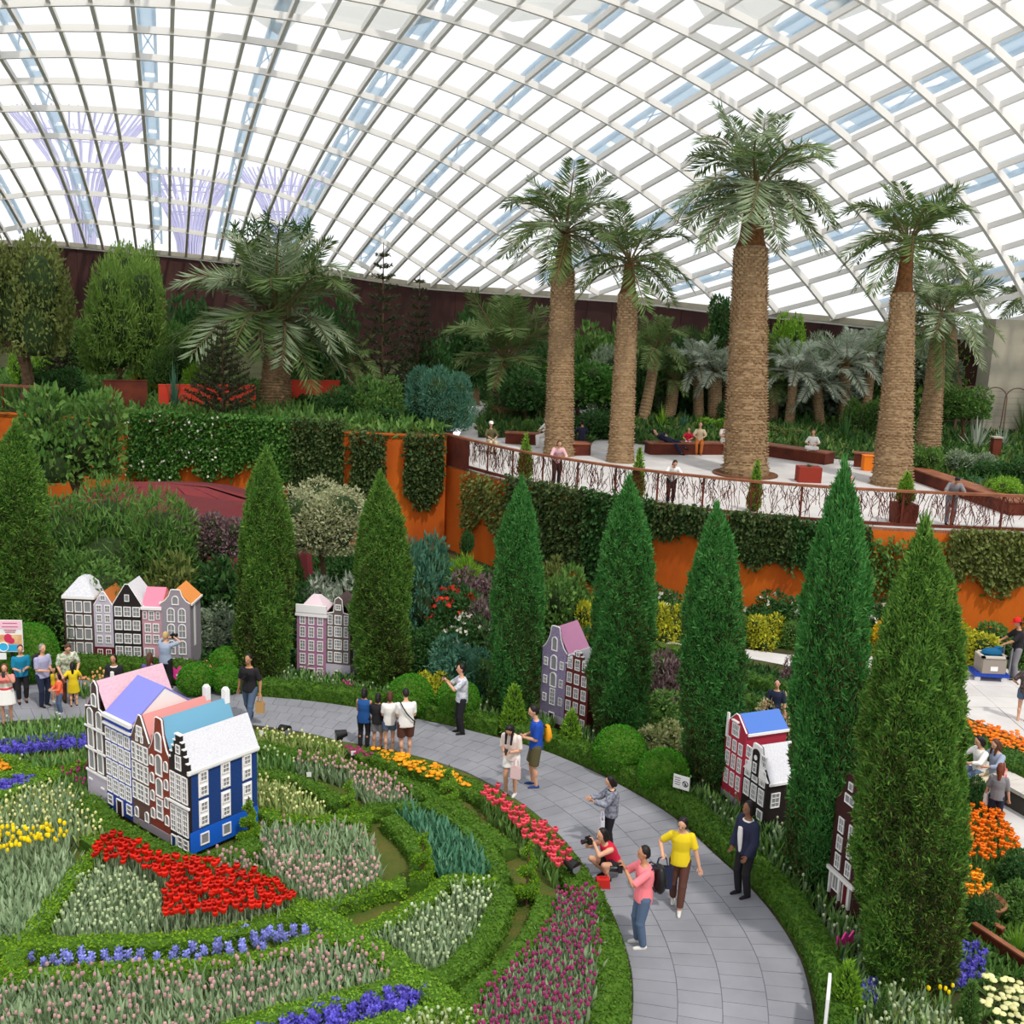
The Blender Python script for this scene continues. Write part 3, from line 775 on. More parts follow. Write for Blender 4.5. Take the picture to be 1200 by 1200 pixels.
bed([(103, 1020), (150, 1023), (180, 1036), (192, 1056), (184, 1090), (135, 1094), (58, 1093), (72, 1068)], 'bud', (F_grey, P_white), .115, 'white_tulip', 'greenish white tulip bud in the triangle beside the scarlet wedge', 'white tulip buds by the scarlet wedge', mix=('leafy', (F_grey, P_white), .25))
bed([(30, 1116), (100, 1106), (200, 1105), (300, 1086), (378, 1081), (382, 1094), (320, 1108), (200, 1127), (100, 1130), (40, 1130)], 'hyacinth', (F_green, P_blue), .19, 'hyacinth', 'light blue hyacinth in the curved strip below the scarlet tulips', 'light blue hyacinths in the curved strip', zref=.2, scale=1.0)
bed([(-30, 1152), (60, 1142), (130, 1136), (260, 1130), (400, 1101), (430, 1110), (470, 1139), (440, 1154), (330, 1180), (250, 1202), (120, 1240), (-30, 1260)], 'tulip', (F_grey, P_pink), .125, 'pink_tulip', 'pale pink tulip in the big bed along the bottom left', 'pale pink tulips at bottom left', mix=('leafy', (F_grey, P_white), .4), scale=.95)
bed([(300, 1210), (350, 1187), (420, 1171), (478, 1158), (512, 1163), (492, 1180), (440, 1191), (390, 1206), (340, 1230), (290, 1230)], 'hyacinth', (F_green, P_dblue), .125, 'hyacinth', 'deep violet hyacinth in the strip at the bottom edge', 'violet hyacinths at the bottom edge', zref=.2, scale=1.15)
bed([(470, 1200), (500, 1186), (556, 1188), (570, 1205), (560, 1240), (470, 1240)], 'bud', (F_lt, P_white), .12, 'white_tulip', 'white budded tulip at the bottom edge beyond the violet strip', 'white tulips at the bottom edge')
bed([(236, 1014), (262, 1002), (300, 1008), (310, 1030), (282, 1027)], 'tulip', (F_grey, P_pink), .125, 'pink_tulip', 'pale pink tulip in the small patch at the corner of the navy blue house', 'pink tulips by the navy house corner')
bed([(306, 965), (366, 968), (400, 964), (430, 972), (444, 1000), (446, 1034), (420, 1049), (380, 1062), (350, 1050), (318, 1022), (303, 992)], 'leafy', (F_grey, P_white), .12, 'leafy_tulip', 'grey green tulip leaves in the large bed right of the navy blue house', 'leafy bed right of the navy house', mix=('tulip', (F_grey, P_pink), .2))
bed([(305, 1000), (345, 1010), (440, 1018), (446, 1034), (420, 1049), (380, 1062), (350, 1050), (318, 1024)], 'tulip', (F_grey, P_pink), .14, 'pink_tulip', 'pale pink tulip in the large round bed right of the navy blue house', 'pink tulips right of the navy house')
bed([(305, 912), (346, 921), (384, 945), (388, 955), (350, 955), (305, 940)], 'bud', (F_lt, P_cream), .125, 'cream_tulip', 'cream budded tulip in the patch behind the spiral topiary', 'cream tulips by the spiral topiary', mix=('leafy', (F_lt, P_white), .4))
bed([(347, 888), (390, 894), (430, 905), (470, 920), (484, 934), (470, 941), (440, 942), (424, 927), (394, 906), (346, 897)], 'tulip', (F_grey, P_pink), .12, 'pink_tulip', 'pale pink tulip in the long arc behind the spiral topiary', 'pink tulips in the far arc')
bed([(304, 876), (344, 890), (346, 900), (304, 900)], 'leafy', (F_green, P_white), .14, 'leafy_tulip', 'green tulip leaves close behind the white roofed navy house', 'leafy patch behind the navy house', mix=('bud', (F_green, P_white), .3))
bed([(302, 854), (350, 862), (404, 876), (402, 882), (350, 870), (302, 866)], 'bud', (F_lt, P_cream), .13, 'cream_tulip', 'yellow green tulip bud in the narrow strip beside the far path', 'buds in the narrow strip by the path')
bed([(408, 878), (440, 884), (436, 890), (410, 886)], 'daisy', (F_green, P_purp), .14, 'polyanthus', 'dark red polyanthus at the start of the orange border', 'dark red polyanthus by the path', zref=.15)
bed([(462, 941), (492, 946), (532, 966), (560, 990), (574, 1018), (568, 1028), (545, 1025), (515, 1020), (507, 1000), (490, 970)], 'leafy', (F_teal, P_white), .11, 'leafy_tulip', 'blue green bulb leaves in the crescent bed at the middle', 'teal leaves in the crescent bed')
bed([(436, 1096), (470, 1076), (510, 1056), (535, 1032), (578, 1036), (574, 1060), (555, 1100), (532, 1124), (500, 1136), (466, 1112)], 'bud', (F_grey, P_white), .115, 'white_tulip', 'greenish white tulip bud in the wedge between two yellow green hedges', 'white tulip buds in the middle wedge', mix=('leafy', (F_grey, P_white), .3))
bed([(433, 880), (470, 885), (510, 899), (526, 908), (549, 919), (546, 927), (522, 917), (490, 906), (450, 891)], 'daisy', (F_green, P_oran), .13, 'marigold', 'golden orange marigold in the border along the path behind four visitors', 'orange marigolds along the path', zref=.2)
bed([(560, 934), (582, 932), (606, 954), (640, 975), (664, 1004), (672, 1024), (650, 1028), (634, 1005), (614, 990), (588, 965)], 'open', (F_green, P_coral), .13, 'coral_tulip', 'coral pink open tulip in the border beside the path', 'coral tulips along the path', scale=1.1)
bed([(650, 1046), (690, 1046), (700, 1062), (704, 1110), (698, 1160), (680, 1215), (660, 1250), (560, 1250), (556, 1185), (562, 1168), (590, 1150), (622, 1114), (645, 1080)], 'tulip', (F_grey, P_purp), .105, 'magenta_tulip', 'magenta tulip in the long bed inside the broad path hedge', 'magenta tulips inside the path hedge', mix=('leafy', (F_grey, P_white), .2))

# -- hedges
H = lambda *a, **k: hedge(*a, **k)
H([(302, 858), (350, 866), (402, 880)], .22, .22, 'thin clipped hedge edging the far path behind the navy house', L_box)
H([(425, 880), (480, 893), (540, 913), (590, 940), (632, 973), (666, 1010), (692, 1050), (712, 1100), (719, 1150), (712, 1205), (690, 1260)], .50, .25, 'broad curving box hedge along the inner edge of the path', L_boxd)
H([(302, 870), (345, 881), (400, 893), (440, 905), (490, 920), (522, 935), (560, 966), (598, 992)], .34, .3, 'dark curved hedge inside the orange border', L_boxd)
H([(300, 905), (340, 907), (380, 925), (404, 945), (425, 948), (460, 942), (490, 944)], .32, .28, 'winding hedge behind the left spiral topiary', L_boxd)
H([(304, 948), (345, 962), (400, 957), (436, 956)], .3, .28, 'short hedge in front of the cream tulip patch', L_box)
H([(455, 955), (482, 978), (498, 1008), (490, 1032)], .34, .3, 'curved hedge left of the crescent of blue green leaves', L_boxd)
H([(500, 938), (535, 955), (566, 985), (584, 1015), (588, 1032)], .34, .26, 'curved hedge right of the crescent of blue green leaves', L_boxd)
H([(352, 1066), (400, 1052), (440, 1037), (476, 1031)], .3, .3, 'upper of two short yellow green hedges in the middle', L_box)
H([(428, 1088), (468, 1070), (500, 1052), (518, 1032), (545, 1028), (580, 1033)], .32, .3, 'lower of two yellow green hedges, hooked round the white buds', L_box)
H([(592, 1038), (585, 1062), (562, 1106), (532, 1134), (505, 1147)], .42, .3, 'thick hedge curving right of the white tulip buds', L_boxd)
H([(640, 1050), (634, 1080), (606, 1116), (576, 1142), (552, 1162), (540, 1180)], .34, .28, 'hedge along the inner side of the magenta tulips', L_boxd)
H([(345, 1058), (388, 1078), (440, 1110), (482, 1140), (540, 1180), (575, 1215)], .42, .3, 'bright diagonal hedge running down to the bottom edge', L_lime)
H([(-40, 1106), (60, 1103), (150, 1100), (220, 1097), (280, 1088), (345, 1066)], .3, .28, 'bright curved hedge under the scarlet tulips', L_box)
H([(-40, 1142), (60, 1138), (150, 1134), (250, 1128), (330, 1113), (392, 1092)], .3, .28, 'bright curved hedge below the light blue hyacinths', L_box)
H([(220, 1225), (290, 1196), (380, 1172), (440, 1158), (492, 1143)], .32, .28, 'bright hedge between the pale pink tulips and the violet strip', L_lime)
H([(390, 1215), (440, 1198), (490, 1186), (540, 1176)], .3, .28, 'short bright hedge below the violet strip at the bottom', L_lime)
H([(128, 986), (100, 1008), (72, 1045), (45, 1080), (22, 1106), (8, 1140)], .3, .28, 'straight bright hedge left of the white bud triangle', L_box)
H([(100, 986), (112, 979), (128, 984)], .3, .26, 'short hedge stub at the corner above the scarlet tulips', L_lime, smooth=1)
H([(-40, 886), (4, 884), (36, 903), (70, 901), (106, 894)], .3, .26, 'yellow green hedge with a pointed corner at left', L_box, smooth=1)
H([(-30, 914), (20, 905), (44, 903), (60, 905), (74, 908)], .3, .26, 'yellow green hedge meeting the pointed corner', L_lime, smooth=1)
H([(-40, 938), (0, 930), (30, 918), (52, 909)], .26, .24, 'yellow green hedge above the cream tulips', L_lime)
H([(102, 933), (122, 960), (170, 985), (222, 1012), (262, 1000), (305, 985)], .46, .34, 'thick dark hedge wrapping the feet of the five central model houses', L_boxd, smooth=1)
H([(290, 1012), (322, 1036), (352, 1062)], .28, .26, 'short dark hedge right of the scarlet tulips', L_boxd)
# -- outer side of the path
ao = np.linspace(-14, 62, 40)
def outer_ring(off, a0, a1, n=40):
    a = np.linspace(a0, a1, n); r = r_out(a) + off
    return np.stack([GC[0] + r * np.cos(np.radians(a)), GC[1] + r * np.sin(np.radians(a))], -1)
hedge(None, .42, .38, 'low clipped hedge along the outer edge of the path at right', L_ring, world_pts=outer_ring(.28, -20, 54), smooth=0)
hedge(None, .4, .36, 'low clipped hedge along the far edge of the path before the mauve house', L_ring, world_pts=outer_ring(.26, 55, 95), smooth=0)
hedge(None, .55, .5, 'dark hedge behind the visitors at left, under the row of model houses', L_ring, world_pts=outer_ring(.45, 97, 134), smooth=0)
def strew(off0, off1, a0, a1, kind, mats, sp, name, label, group, mix=None, limit=0, key=None):
    A = outer_ring(off0, a0, a1, 30); B = outer_ring(off1, a0, a1, 30)[::-1]
    px = [pix([*p, .3]) for p in np.concatenate([A, B])]
    bed(px, kind, mats, sp, name, label, group, mix=mix, limit=limit, key=key)
strew(.5, 1.5, -20, 48, 'leafy', (F_green, P_white), .17, 'tulip', 'green bulb leaves between the path hedge and the right hand cypresses', 'leaf strip under the right cypresses', mix=('bud', (F_grey, P_white), .3))
strew(.5, 1.35, 50, 92, 'leafy', (F_green, P_white), .17, 'tulip', 'green bulb leaves in the strip before the mauve and lilac model houses', 'leaf strip before the far houses', mix=('bud', (F_grey, P_white), .25))

# -- clipped balls
def ball_bush(px, py, wpx, label, hr=0.92):
    P = at(px, py); r = wpx * mpp(P) / 2
    b = MB(); b.ball((0, 0, r * hr), (r, r, r * hr), 20, 14); V, F = core_of(b); V = V + RNG.normal(0, .008, V.shape)
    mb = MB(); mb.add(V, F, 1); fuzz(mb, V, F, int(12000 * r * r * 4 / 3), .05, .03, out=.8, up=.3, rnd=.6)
    return tag(mb.build('ball_bush', [L_ball, m_corel], loc=P), label, 'ball bush', 'clipped ball bushes beyond the path')
ball_bush(725, 905, 60, 'largest clipped ball bush, right of the two-part lilac model house')
ball_bush(776, 930, 58, 'clipped ball bush behind the small white sign')
ball_bush(480, 838, 52, 'clipped ball bush behind the four visitors seen from the back')
ball_bush(536, 842, 50, 'dark clipped ball behind the man in the checked shirt')
ball_bush(267, 796, 42, 'clipped ball bush in the upper position left of the slim cypress')
ball_bush(266, 812, 34, 'smaller clipped ball in front of another at the slim cypress')
ball_bush(229, 814, 40, 'clipped ball bush at the right end of the model house row')
ball_bush(38, 798, 60, 'big light green ball bush behind the elderly visitors at left', 1.15)

# -- topiary spirals and cones
def spiral(px, py, ytop, wpx, label, turns=3.0):
    P = at(px, py); h = height_to(P, ytop); r0 = wpx * mpp(P) / 2
    t = np.linspace(0, 1, int(turns * 14)); a = t * turns * 2 * PI
    rr = r0 * (1 - t * .8) * .72; C = np.stack([np.cos(a) * rr, np.sin(a) * rr, .08 + t * (h - .2)], -1)
    b = MB(); b.tube(C, r0 * (.40 - .27 * t), 8, 1, caps=False); V, F = core_of(b)
    T = tag(empty('spiral_topiary', P), label, 'topiary', 'spiral topiaries in the flower garden')
    mb = MB(); mb.add(V, F, 1); fuzz(mb, V, F, 2200, .045, .025, out=.8, up=.4, rnd=.5); mb.build('foliage', [L_box if wpx > 26 else L_lime, m_corel], T)
    MB().tube([(0, 0, 0), (0, 0, h * .95)], [.03, .012], 6).build('trunk', m_bark, T)
spiral(408, 966, 908, 24, 'spiral topiary with the pale pink arc of tulips behind it')
spiral(525, 950, 893, 26, 'spiral topiary standing beside the orange border')
spiral(495, 1044, 968, 30, 'spiral topiary right of the mossy round lawn')
spiral(617, 1062, 978, 32, 'dark spiral topiary beside the coral tulips')
spiral(292, 995, 930, 28, 'spiral topiary at the right corner of the navy blue house')
def cone_tree(px, py, ytop, wpx, label, lm, z=0.0, group='small cone conifers', loc=None):
    P = at(px, py, z) if loc is None else np.array(loc); h = height_to(P, ytop); r = wpx * mpp(P) / 2
    b = MB(); b.lathe([(r * .55, .03), (r, .14 * h), (r * .92, .3 * h), (r * .66, .58 * h), (r * .32, .82 * h), (.01, h * .97)], 14); V, F = core_of(b); V = V + RNG.normal(0, r * .05, V.shape)
    T = tag(empty('cone_conifer', P), label, 'conifer', group)
    mb = MB(); mb.add(V * [.9, .9, 1], F, 1); fuzz(mb, V, F, 1500, r * .5, r * .14, out=.5, up=.9, rnd=.4); mb.build('foliage', [lm, m_core], T)
    MB().tube([(0, 0, 0), (0, 0, h * .3)], .04, 6).build('trunk', m_bark, T)
    return T
cone_tree(601, 862, 803, 26, 'bright lime cone conifer on the path edge left of the man in blue', L_lime)
cone_tree(668, 882, 833, 24, 'lime cone conifer standing before the dark red stepped gable', L_lime)
cone_tree(988, 1196, 1128, 36, 'lime cone conifer at the lower right beside the path sign', L_lime)
cone_tree(1131, 1216, 1150, 26, 'thin dark cone conifer before the cream flowers at bottom right', L_mid)
cone_tree(1031, 1216, 1155, 16, 'thin dark conifer spike at the bottom edge', L_mid)
# ================================================================== the Dutch style model houses
def paint(n, c, **k): return mat(n, srgb(*c), 0.6, **k)
m_white = paint('white_paint', (236, 234, 232)); m_wframe = paint('white_window_paint', (240, 238, 236)); m_glass = mat('grey_printed_pane', srgb(138, 138, 140), 0.35, spec=.4)
m_dpane = mat('dark_doorway', srgb(58, 34, 36), 0.5)
BR = lambda n, c1, c2: mat(n, srgb(*c1), 0.8, srgb(*c2), scale=28, detail=2, stretch=(1, 1, 2.2))
m_dbrown = BR('dark_brown_brick', (84, 66, 62), (66, 50, 48)); m_navy = BR('navy_boards', (26, 62, 124), (22, 54, 110)); m_cobalt = paint('cobalt_paint', (34, 64, 158)); m_sky = paint('bright_blue_plinth', (20, 92, 196))
m_brick = BR('red_brick', (140, 62, 46), (120, 50, 38)); m_bbrick = BR('brown_brick', (104, 78, 68), (88, 64, 56)); m_lgrey = paint('lilac_grey_paint', (184, 176, 190)); m_greyst = paint('grey_stone_paint', (146, 138, 146))
m_black = paint('black_paint', (34, 26, 26)); m_maroonp = paint('maroon_paint', (98, 22, 32)); m_rose = paint('dusty_rose_paint', (186, 140, 152)); m_mauve = paint('mauve_paint', (160, 112, 142)); m_gbrown = BR('grey_brown_brick', (112, 98, 92), (94, 82, 78))
m_lilac = BR('mottled_lilac_stone', (158, 146, 172), (112, 100, 132)); m_dred = BR('dark_red_brick', (104, 42, 36), (84, 32, 30)); m_crim = paint('crimson_paint', (164, 40, 62)); m_dk = BR('dark_chocolate_brick', (66, 30, 28), (52, 24, 24))
R_pink = mat('pink_roof_tiles', srgb(216, 178, 190), 0.7, srgb(204, 164, 178), scale=14, stretch=(.2, 1, 3)); R_lil = paint('periwinkle_roof', (126, 130, 212)); R_salm = paint('salmon_roof', (212, 138, 132)); R_teal = paint('soft_blue_roof', (104, 158, 184))
R_white = mat('white_roof_tiles', srgb(222, 222, 226), 0.7, srgb(192, 192, 200), scale=24, stretch=(1, 3, 3)); R_or = paint('orange_roof', (222, 140, 70)); R_rose = paint('rose_roof', (228, 128, 152)); R_blue = paint('cornflower_roof', (74, 116, 196)); R_brown = paint('brown_orange_roof', (176, 100, 44)); R_dusk = paint('dusky_brown_roof', (112, 88, 84)); R_orchid = paint('orchid_pink_roof', (222, 150, 188)); R_pale = paint('pale_pink_roof', (226, 206, 214))
m_plinth = mat('dark_brown_plinth', srgb(62, 32, 30), 0.8)

WIN = {}
def window(par, u, z, w, h, nx=2, ny=3, arch=False, y=0.0, frame=None, pane=None, rot=0.0, x=None):
    """white frame with glazing bars (part) and its pane (sub-part); u, z is the middle of the sill"""
    key = (round(w, 3), round(h, 3), nx, ny, arch, (frame or m_wframe).name)
    if key not in WIN:
        f = min(max(0.11 * w, 0.011), 0.02); mb = MB()
        if arch:
            k = 9; a = np.linspace(0, PI, k); hh = h - w / 2
            O = [(-w / 2, 0)] + [(-math.cos(t) * w / 2, hh + math.sin(t) * w / 2) for t in a] + [(w / 2, 0)]
            I = [(-w / 2 + f, f)] + [(-math.cos(t) * (w / 2 - f), hh + math.sin(t) * (w / 2 - f)) for t in a] + [(w / 2 - f, f)]
        else:
            O = [(-w / 2, 0), (-w / 2, h), (w / 2, h), (w / 2, 0)]; I = [(-w / 2 + f, f), (-w / 2 + f, h - f), (w / 2 - f, h - f), (w / 2 - f, f)]
        k = len(O)
        V = [(p[0], -.02, p[1]) for p in O] + [(p[0], -.02, p[1]) for p in I] + [(p[0], 0, p[1]) for p in O] + [(p[0], 0, p[1]) for p in I]
        F = []
        for q in range(k):
            n = (q + 1) % k; F += [(q, n, k + n, k + q), (2 * k + q, 2 * k + n, n, q), (k + q, k + n, 3 * k + n, 3 * k + q)]
        mb.add(V, [t[::-1] for t in F])
        b = max(.005, .035 * w)
        for q in range(1, nx): mb.box((-w / 2 + w * q / nx, -.01, h / 2), (b, .016, h - f))
        for q in range(1, ny): mb.box((0, -.01, h * q / ny), (w - f, .016, b))
        pm = MB(); pm.prism(I, 'y', -.006, -.002)
        WIN[key] = (mb.mesh('window', [frame or m_wframe]), pm.mesh('pane', [m_glass]))
    wm, pm = WIN[key]
    o = place(wm, 'window', par, (u if x is None else x, y, z), rot)
    p = place(pm, 'pane', o)
    if pane is not None: recolor(p, pane)
    return o
def gable(kind, w, h0, h1):
    """outline of a front of width w, eaves height h0, top h1 (u from 0 to w)"""
    if kind == 'point': t = [(w, h0), (w * .56, h1), (w * .44, h1), (0, h0)]
    elif kind == 'bell': t = [(w, h0), (w * .86, h0 + (h1 - h0) * .18), (w * .72, h0 + (h1 - h0) * .55), (w * .66, h1 * .97 + h0 * .03), (w * .58, h1), (w * .42, h1), (w * .34, h1 * .97 + h0 * .03), (w * .28, h0 + (h1 - h0) * .55), (w * .14, h0 + (h1 - h0) * .18), (0, h0)]
    elif kind == 'neck': t = [(w, h0), (w * .7, h0 + (h1 - h0) * .1), (w * .64, h0 + (h1 - h0) * .85), (w * .5, h1), (w * .36, h0 + (h1 - h0) * .85), (w * .3, h0 + (h1 - h0) * .1), (0, h0)]
    elif kind == 'step':
        n = 5; t = []
        for q in range(n): t += [(w - w * .5 * q / n * .9, h0 + (h1 - h0) * q / n), (w - w * .5 * q / n * .9, h0 + (h1 - h0) * (q + 1) / n)]
        t += [(w - a, b) for a, b in t[::-1]]
    else: t = [(w, h1), (0, h1)]
    return [(0, 0), (w, 0)] + t
def house(P, rz, w, d, h0, h1, kind, wall, roof, label, group, side=None, trim=True, base=None, base_h=0.0, ridge='y', z0=0.0, plinth=0.0, rl=None, chimney=False, roofh=None):
    t = tag(empty('model_house', (P[0], P[1], 0), rz), label, 'model house', group)
    if plinth: MB().box((w / 2, d / 2, plinth / 2), (w + .04, d + .04, plinth)).build('plinth', m_plinth, t)
    zb = z0 + plinth
    o = MB().prism([(a, zb + b) for a, b in gable(kind, w, h0, h1)], 'y', 0, .05).build('facade', wall, t)
    MB().box((w / 2, .05 + (d - .05) / 2, zb + h0 / 2), (w - .004, d - .05, h0)).build('body', side or wall, t)
    rh = roofh or (h1 - h0) * .93
    e = .035
    if ridge == 'y':
        mb = MB()
        for sgn in (-1, 1):
            x0, x1 = (w / 2, -e) if sgn < 0 else (w / 2, w + e)
            a = np.array([(x0, .05, zb + h0 + rh), (x1, .05, zb + h0 - e), (x1, d + .02, zb + h0 - e), (x0, d + .02, zb + h0 + rh)])
            n = np.array([0, 0, .03]); mb.add(np.concatenate([a, a + n]), [(0, 1, 2, 3), (7, 6, 5, 4), (0, 4, 5, 1), (1, 5, 6, 2), (2, 6, 7, 3), (3, 7, 4, 0)])
        mb.build('roof', roof, t)
        MB().prism([(0, zb + h0 - .002), (w, zb + h0 - .002), (w / 2, zb + h0 + rh)], 'y', d - .02, d + .015).build('rear_gable', side or wall, t)
        if trim:
            m2 = MB()
            for x in (-e, w + e): m2.box((x, (d + .05) / 2, zb + h0 - e + .012), (.035, d, .05))
            m2.build('eaves_trim', m_white, t)
    elif ridge == 'x':
        mb = MB()
        for (ya, yb) in ((.0, d / 2), (d, d / 2)):
            a = np.array([(-.01, ya, zb + h0), (w + .01, ya, zb + h0), (w + .01, yb, zb + h0 + rh), (-.01, yb, zb + h0 + rh)]); n = np.array([0, 0, .03])
            mb.add(np.concatenate([a, a + n]), [(0, 1, 2, 3), (7, 6, 5, 4), (0, 4, 5, 1), (1, 5, 6, 2), (2, 6, 7, 3), (3, 7, 4, 0)])
        mb.build('roof', roof, t)
        m2 = MB()
        for x in (0.0, w - .02): m2.prism([(0.01, zb + h0), (d - .01, zb + h0), (d / 2, zb + h0 + rh)], 'x', x, x + .02)
        m2.build('gable_ends', side or wall, t)
        if trim: MB().box((w / 2, -.015, zb + h0 + .01), (w + .04, .07, .07)).build('cornice', m_white, t)
    elif ridge == 'hip':
        i = min(w, d) * .38
        V = [(-e, -e, zb + h0), (w + e, -e, zb + h0), (w + e, d + e, zb + h0), (-e, d + e, zb + h0), (i, i, zb + h0 + rh), (w - i, i, zb + h0 + rh), (w - i, d - i, zb + h0 + rh), (i, d - i, zb + h0 + rh)]
        MB().add(V, [(3, 2, 1, 0), (4, 5, 6, 7), (0, 1, 5, 4), (1, 2, 6, 5), (2, 3, 7, 6), (3, 0, 4, 7)]).build('roof', roof, t)
        MB().box((w / 2, d / 2, zb + h0 - .03), (w + 2 * e, d + 2 * e, .07)).build('cornice', m_white, t)
    if trim and kind in ('point', 'bell', 'neck', 'step'):
        L = [(a, zb + b) for a, b in gable(kind, w, h0, h1)[2:]]; m2 = MB()
        if kind == 'step':
            for a, b in zip(L[:-1], L[1:]):
                if abs(a[1] - b[1]) < 1e-6: m2.box(((a[0] + b[0]) / 2, .02, a[1] + .008), (abs(a[0] - b[0]) + .02, .075, .018))
        else:
            for a, b in zip(L[:-1], L[1:]): m2.tube([(a[0], .012, a[1]), (b[0], .012, b[1])], .016, 5)
        m2.build('gable_trim', m_white, t)
    if chimney: MB().box((w / 2, d - .02, zb + h0 + rh + .06), (.12, .10, .26)).ball((w / 2, d - .02, zb + h0 + rh + .2), (.07, .06, .04), 8, 4).build('finial_block', m_white, t)
    if base is not None: MB().box((w / 2, -.004, zb + base_h / 2), (w, .012, base_h)).build('base_course', base, t)
    t['zb'] = zb; del t['zb']
    return t, zb
def wins(t, zb, rows, w, y=0.0):
    """rows: (sill height, window height, [centres as share of w], window width, nx, ny, arch)"""
    for (z, h, us, ww, nx, ny, *ar) in rows:
        for u in us: window(t, u * w, zb + z, ww, h, nx, ny, bool(ar and ar[0]), y)
def front(P, rz, u): return np.array([P[0] + math.cos(rz) * u, P[1] + math.sin(rz) * u])
def door(t, u, zb, w, h, m=None):
    MB().box((u, -.006, zb + h / 2), (w, .014, h)).build('door', m or m_dpane, t)
    MB().box((u - w / 2 - .008, -.012, zb + h / 2), (.016, .024, h)).box((u + w / 2 + .008, -.012, zb + h / 2), (.016, .024, h)).box((u, -.012, zb + h + .008), (w + .03, .024, .02)).build('door_frame', m_wframe, t)

# ---- the five in the middle of the garden
A = at(104, 928, .2)[:2]; B = at(223, 997, .2)[:2]; rz = math.atan2(B[1] - A[1], B[0] - A[0]); LN = np.linalg.norm(B - A)
W5 = np.array([.66, .87, .56, .61, .57]); W5 = W5 / W5.sum() * LN; U5 = np.concatenate([[0], np.cumsum(W5)])
G5 = 'five model houses in the middle of the flower garden'; ZB = .12; D5 = 1.45
t, zb = house(front(A, rz, U5[0]), rz, W5[0], D5, 1.84, 2.42, 'neck', m_dbrown, R_pink, 'dark brown model house with tall arched windows and a pink tiled roof', G5, z0=ZB, base=m_lgrey, base_h=.55)
w = W5[0]; wins(t, zb, [(.62, .42, (.27, .73), .2, 1, 1, True), (1.06, .42, (.27, .73), .2, 1, 1, True), (1.5, .36, (.27, .73), .2, 1, 1, True), (1.92, .26, (.5,), .16, 1, 1, True)], w)
MB().box((w / 2, -.012, zb + .57), (w + .04, .03, .04)).box((w / 2, -.012, zb + 1.03), (w + .04, .03, .03)).box((w / 2, -.012, zb + 1.47), (w + .04, .03, .03)).build('string_courses', m_white, t)
MB().box((.12, -.012, zb + .4), (.12, .02, .03)).box((w - .13, -.012, zb + .33), (.12, .02, .03)).build('wall_marks', m_white, t)
t, zb = house(front(A, rz, U5[1]), rz, W5[1], D5, 1.86, 1.86, 'flat', m_cobalt, R_lil, 'cobalt blue model house with four window columns and a periwinkle roof', G5, z0=ZB, ridge='x', roofh=.55, side=m_white)
w = W5[1]; wins(t, zb, [(.36, .3, (.14, .38, .62, .86), .17, 2, 3), (.7, .31, (.14, .38, .62, .86), .17, 2, 3), (1.05, .31, (.14, .38, .62, .86), .17, 2, 3), (1.4, .24, (.14, .38, .62, .86), .17, 2, 2), (.1, .2, (.14, .86), .17, 1, 2)], w)
door(t, w * .5, zb, .17, .28); MB().box((w / 2, -.02, zb + 1.72), (w + .02, .05, .04)).build('string_course', m_white, t)
t, zb = house(front(A, rz, U5[2]), rz, W5[2], D5, 1.70, 2.16, 'point', m_bbrick, R_salm, 'brown brick model house with a pointed gable and salmon roof', G5, z0=ZB, base=m_greyst, base_h=.14, chimney=True)
w = W5[2]
for z, h in ((.52, .33), (.9, .34), (1.28, .33)): wins(t, zb, [(z, h, (.16, .84), .12, 1, 3), (z, h, (.5,), .22, 2, 3)], w)
wins(t, zb, [(.16, .2, (.22, .8), .12, 1, 1, True), (1.76, .2, (.5,), .17, 3, 2), (1.66, .14, (.36, .64), .07, 1, 1)], w)
t, zb = house(front(A, rz, U5[3]), rz, W5[3], D5, 1.62, 2.28, 'bell', m_brick, R_teal, 'red brick model house with a bell gable and soft blue roof', G5, z0=ZB, base=m_greyst, base_h=.16, chimney=True)
w = W5[3]
wins(t, zb, [(.36, .4, (.5,), .19, 1, 3), (.8, .36, (.5,), .2, 1, 1, True), (1.2, .4, (.5,), .2, 1, 1, True), (1.66, .36, (.5,), .2, 1, 1, True)], w)
for z in (.32, .66, 1.0, 1.34): wins(t, zb, [(z, .2, (.15, .85), .12, 1, 1, True)], w)
t, zb = house(front(A, rz, U5[4]), rz, W5[4], D5, 1.56, 2.14, 'step', m_black, R_white, 'navy blue model house with black stepped gable and white tiled roof', G5, z0=ZB, side=m_navy)
w = W5[4]
wins(t, zb, [(.3, .5, (.19, .5, .81), .155, 2, 5), (.92, .5, (.19, .5, .81), .155, 2, 5), (.04, .2, (.5, .81), .15, 1, 2), (1.5, .26, (.5,), .16, 2, 2), (1.8, .16, (.5,), .12, 1, 2)], w)
door(t, w * .19, zb, .12, .2, m_navy); MB().box((w / 2, -.015, zb + .86), (w + .03, .04, .04)).build('string_course', m_white, t)
MB().box((w + .004, D5 / 2, zb + .20), (.012, D5, .4)).build('blue_plinth', m_sky, t)
MB().box((w + .012, D5 / 2, zb + 1.52), (.05, D5 + .05, .07)).build('side_cornice', m_white, t)
for v in (.2, .52, .84):
    for z, h in ((.44, .5), (1.0, .5)):
        MB().box((w + .006, v * D5, zb + z + h / 2), (.014, .2, h)).build('window_surround', m_white, t)
        for zz in (z + .03, z + h - .21): window(t, 0, zb + zz, .15, .18, 2, 2, y=v * D5, rot=PI / 2, x=w + .013)
    if v < .8: window(t, 0, zb + .1, .18, .22, 1, 1, y=v * D5, rot=PI / 2, x=w + .01)

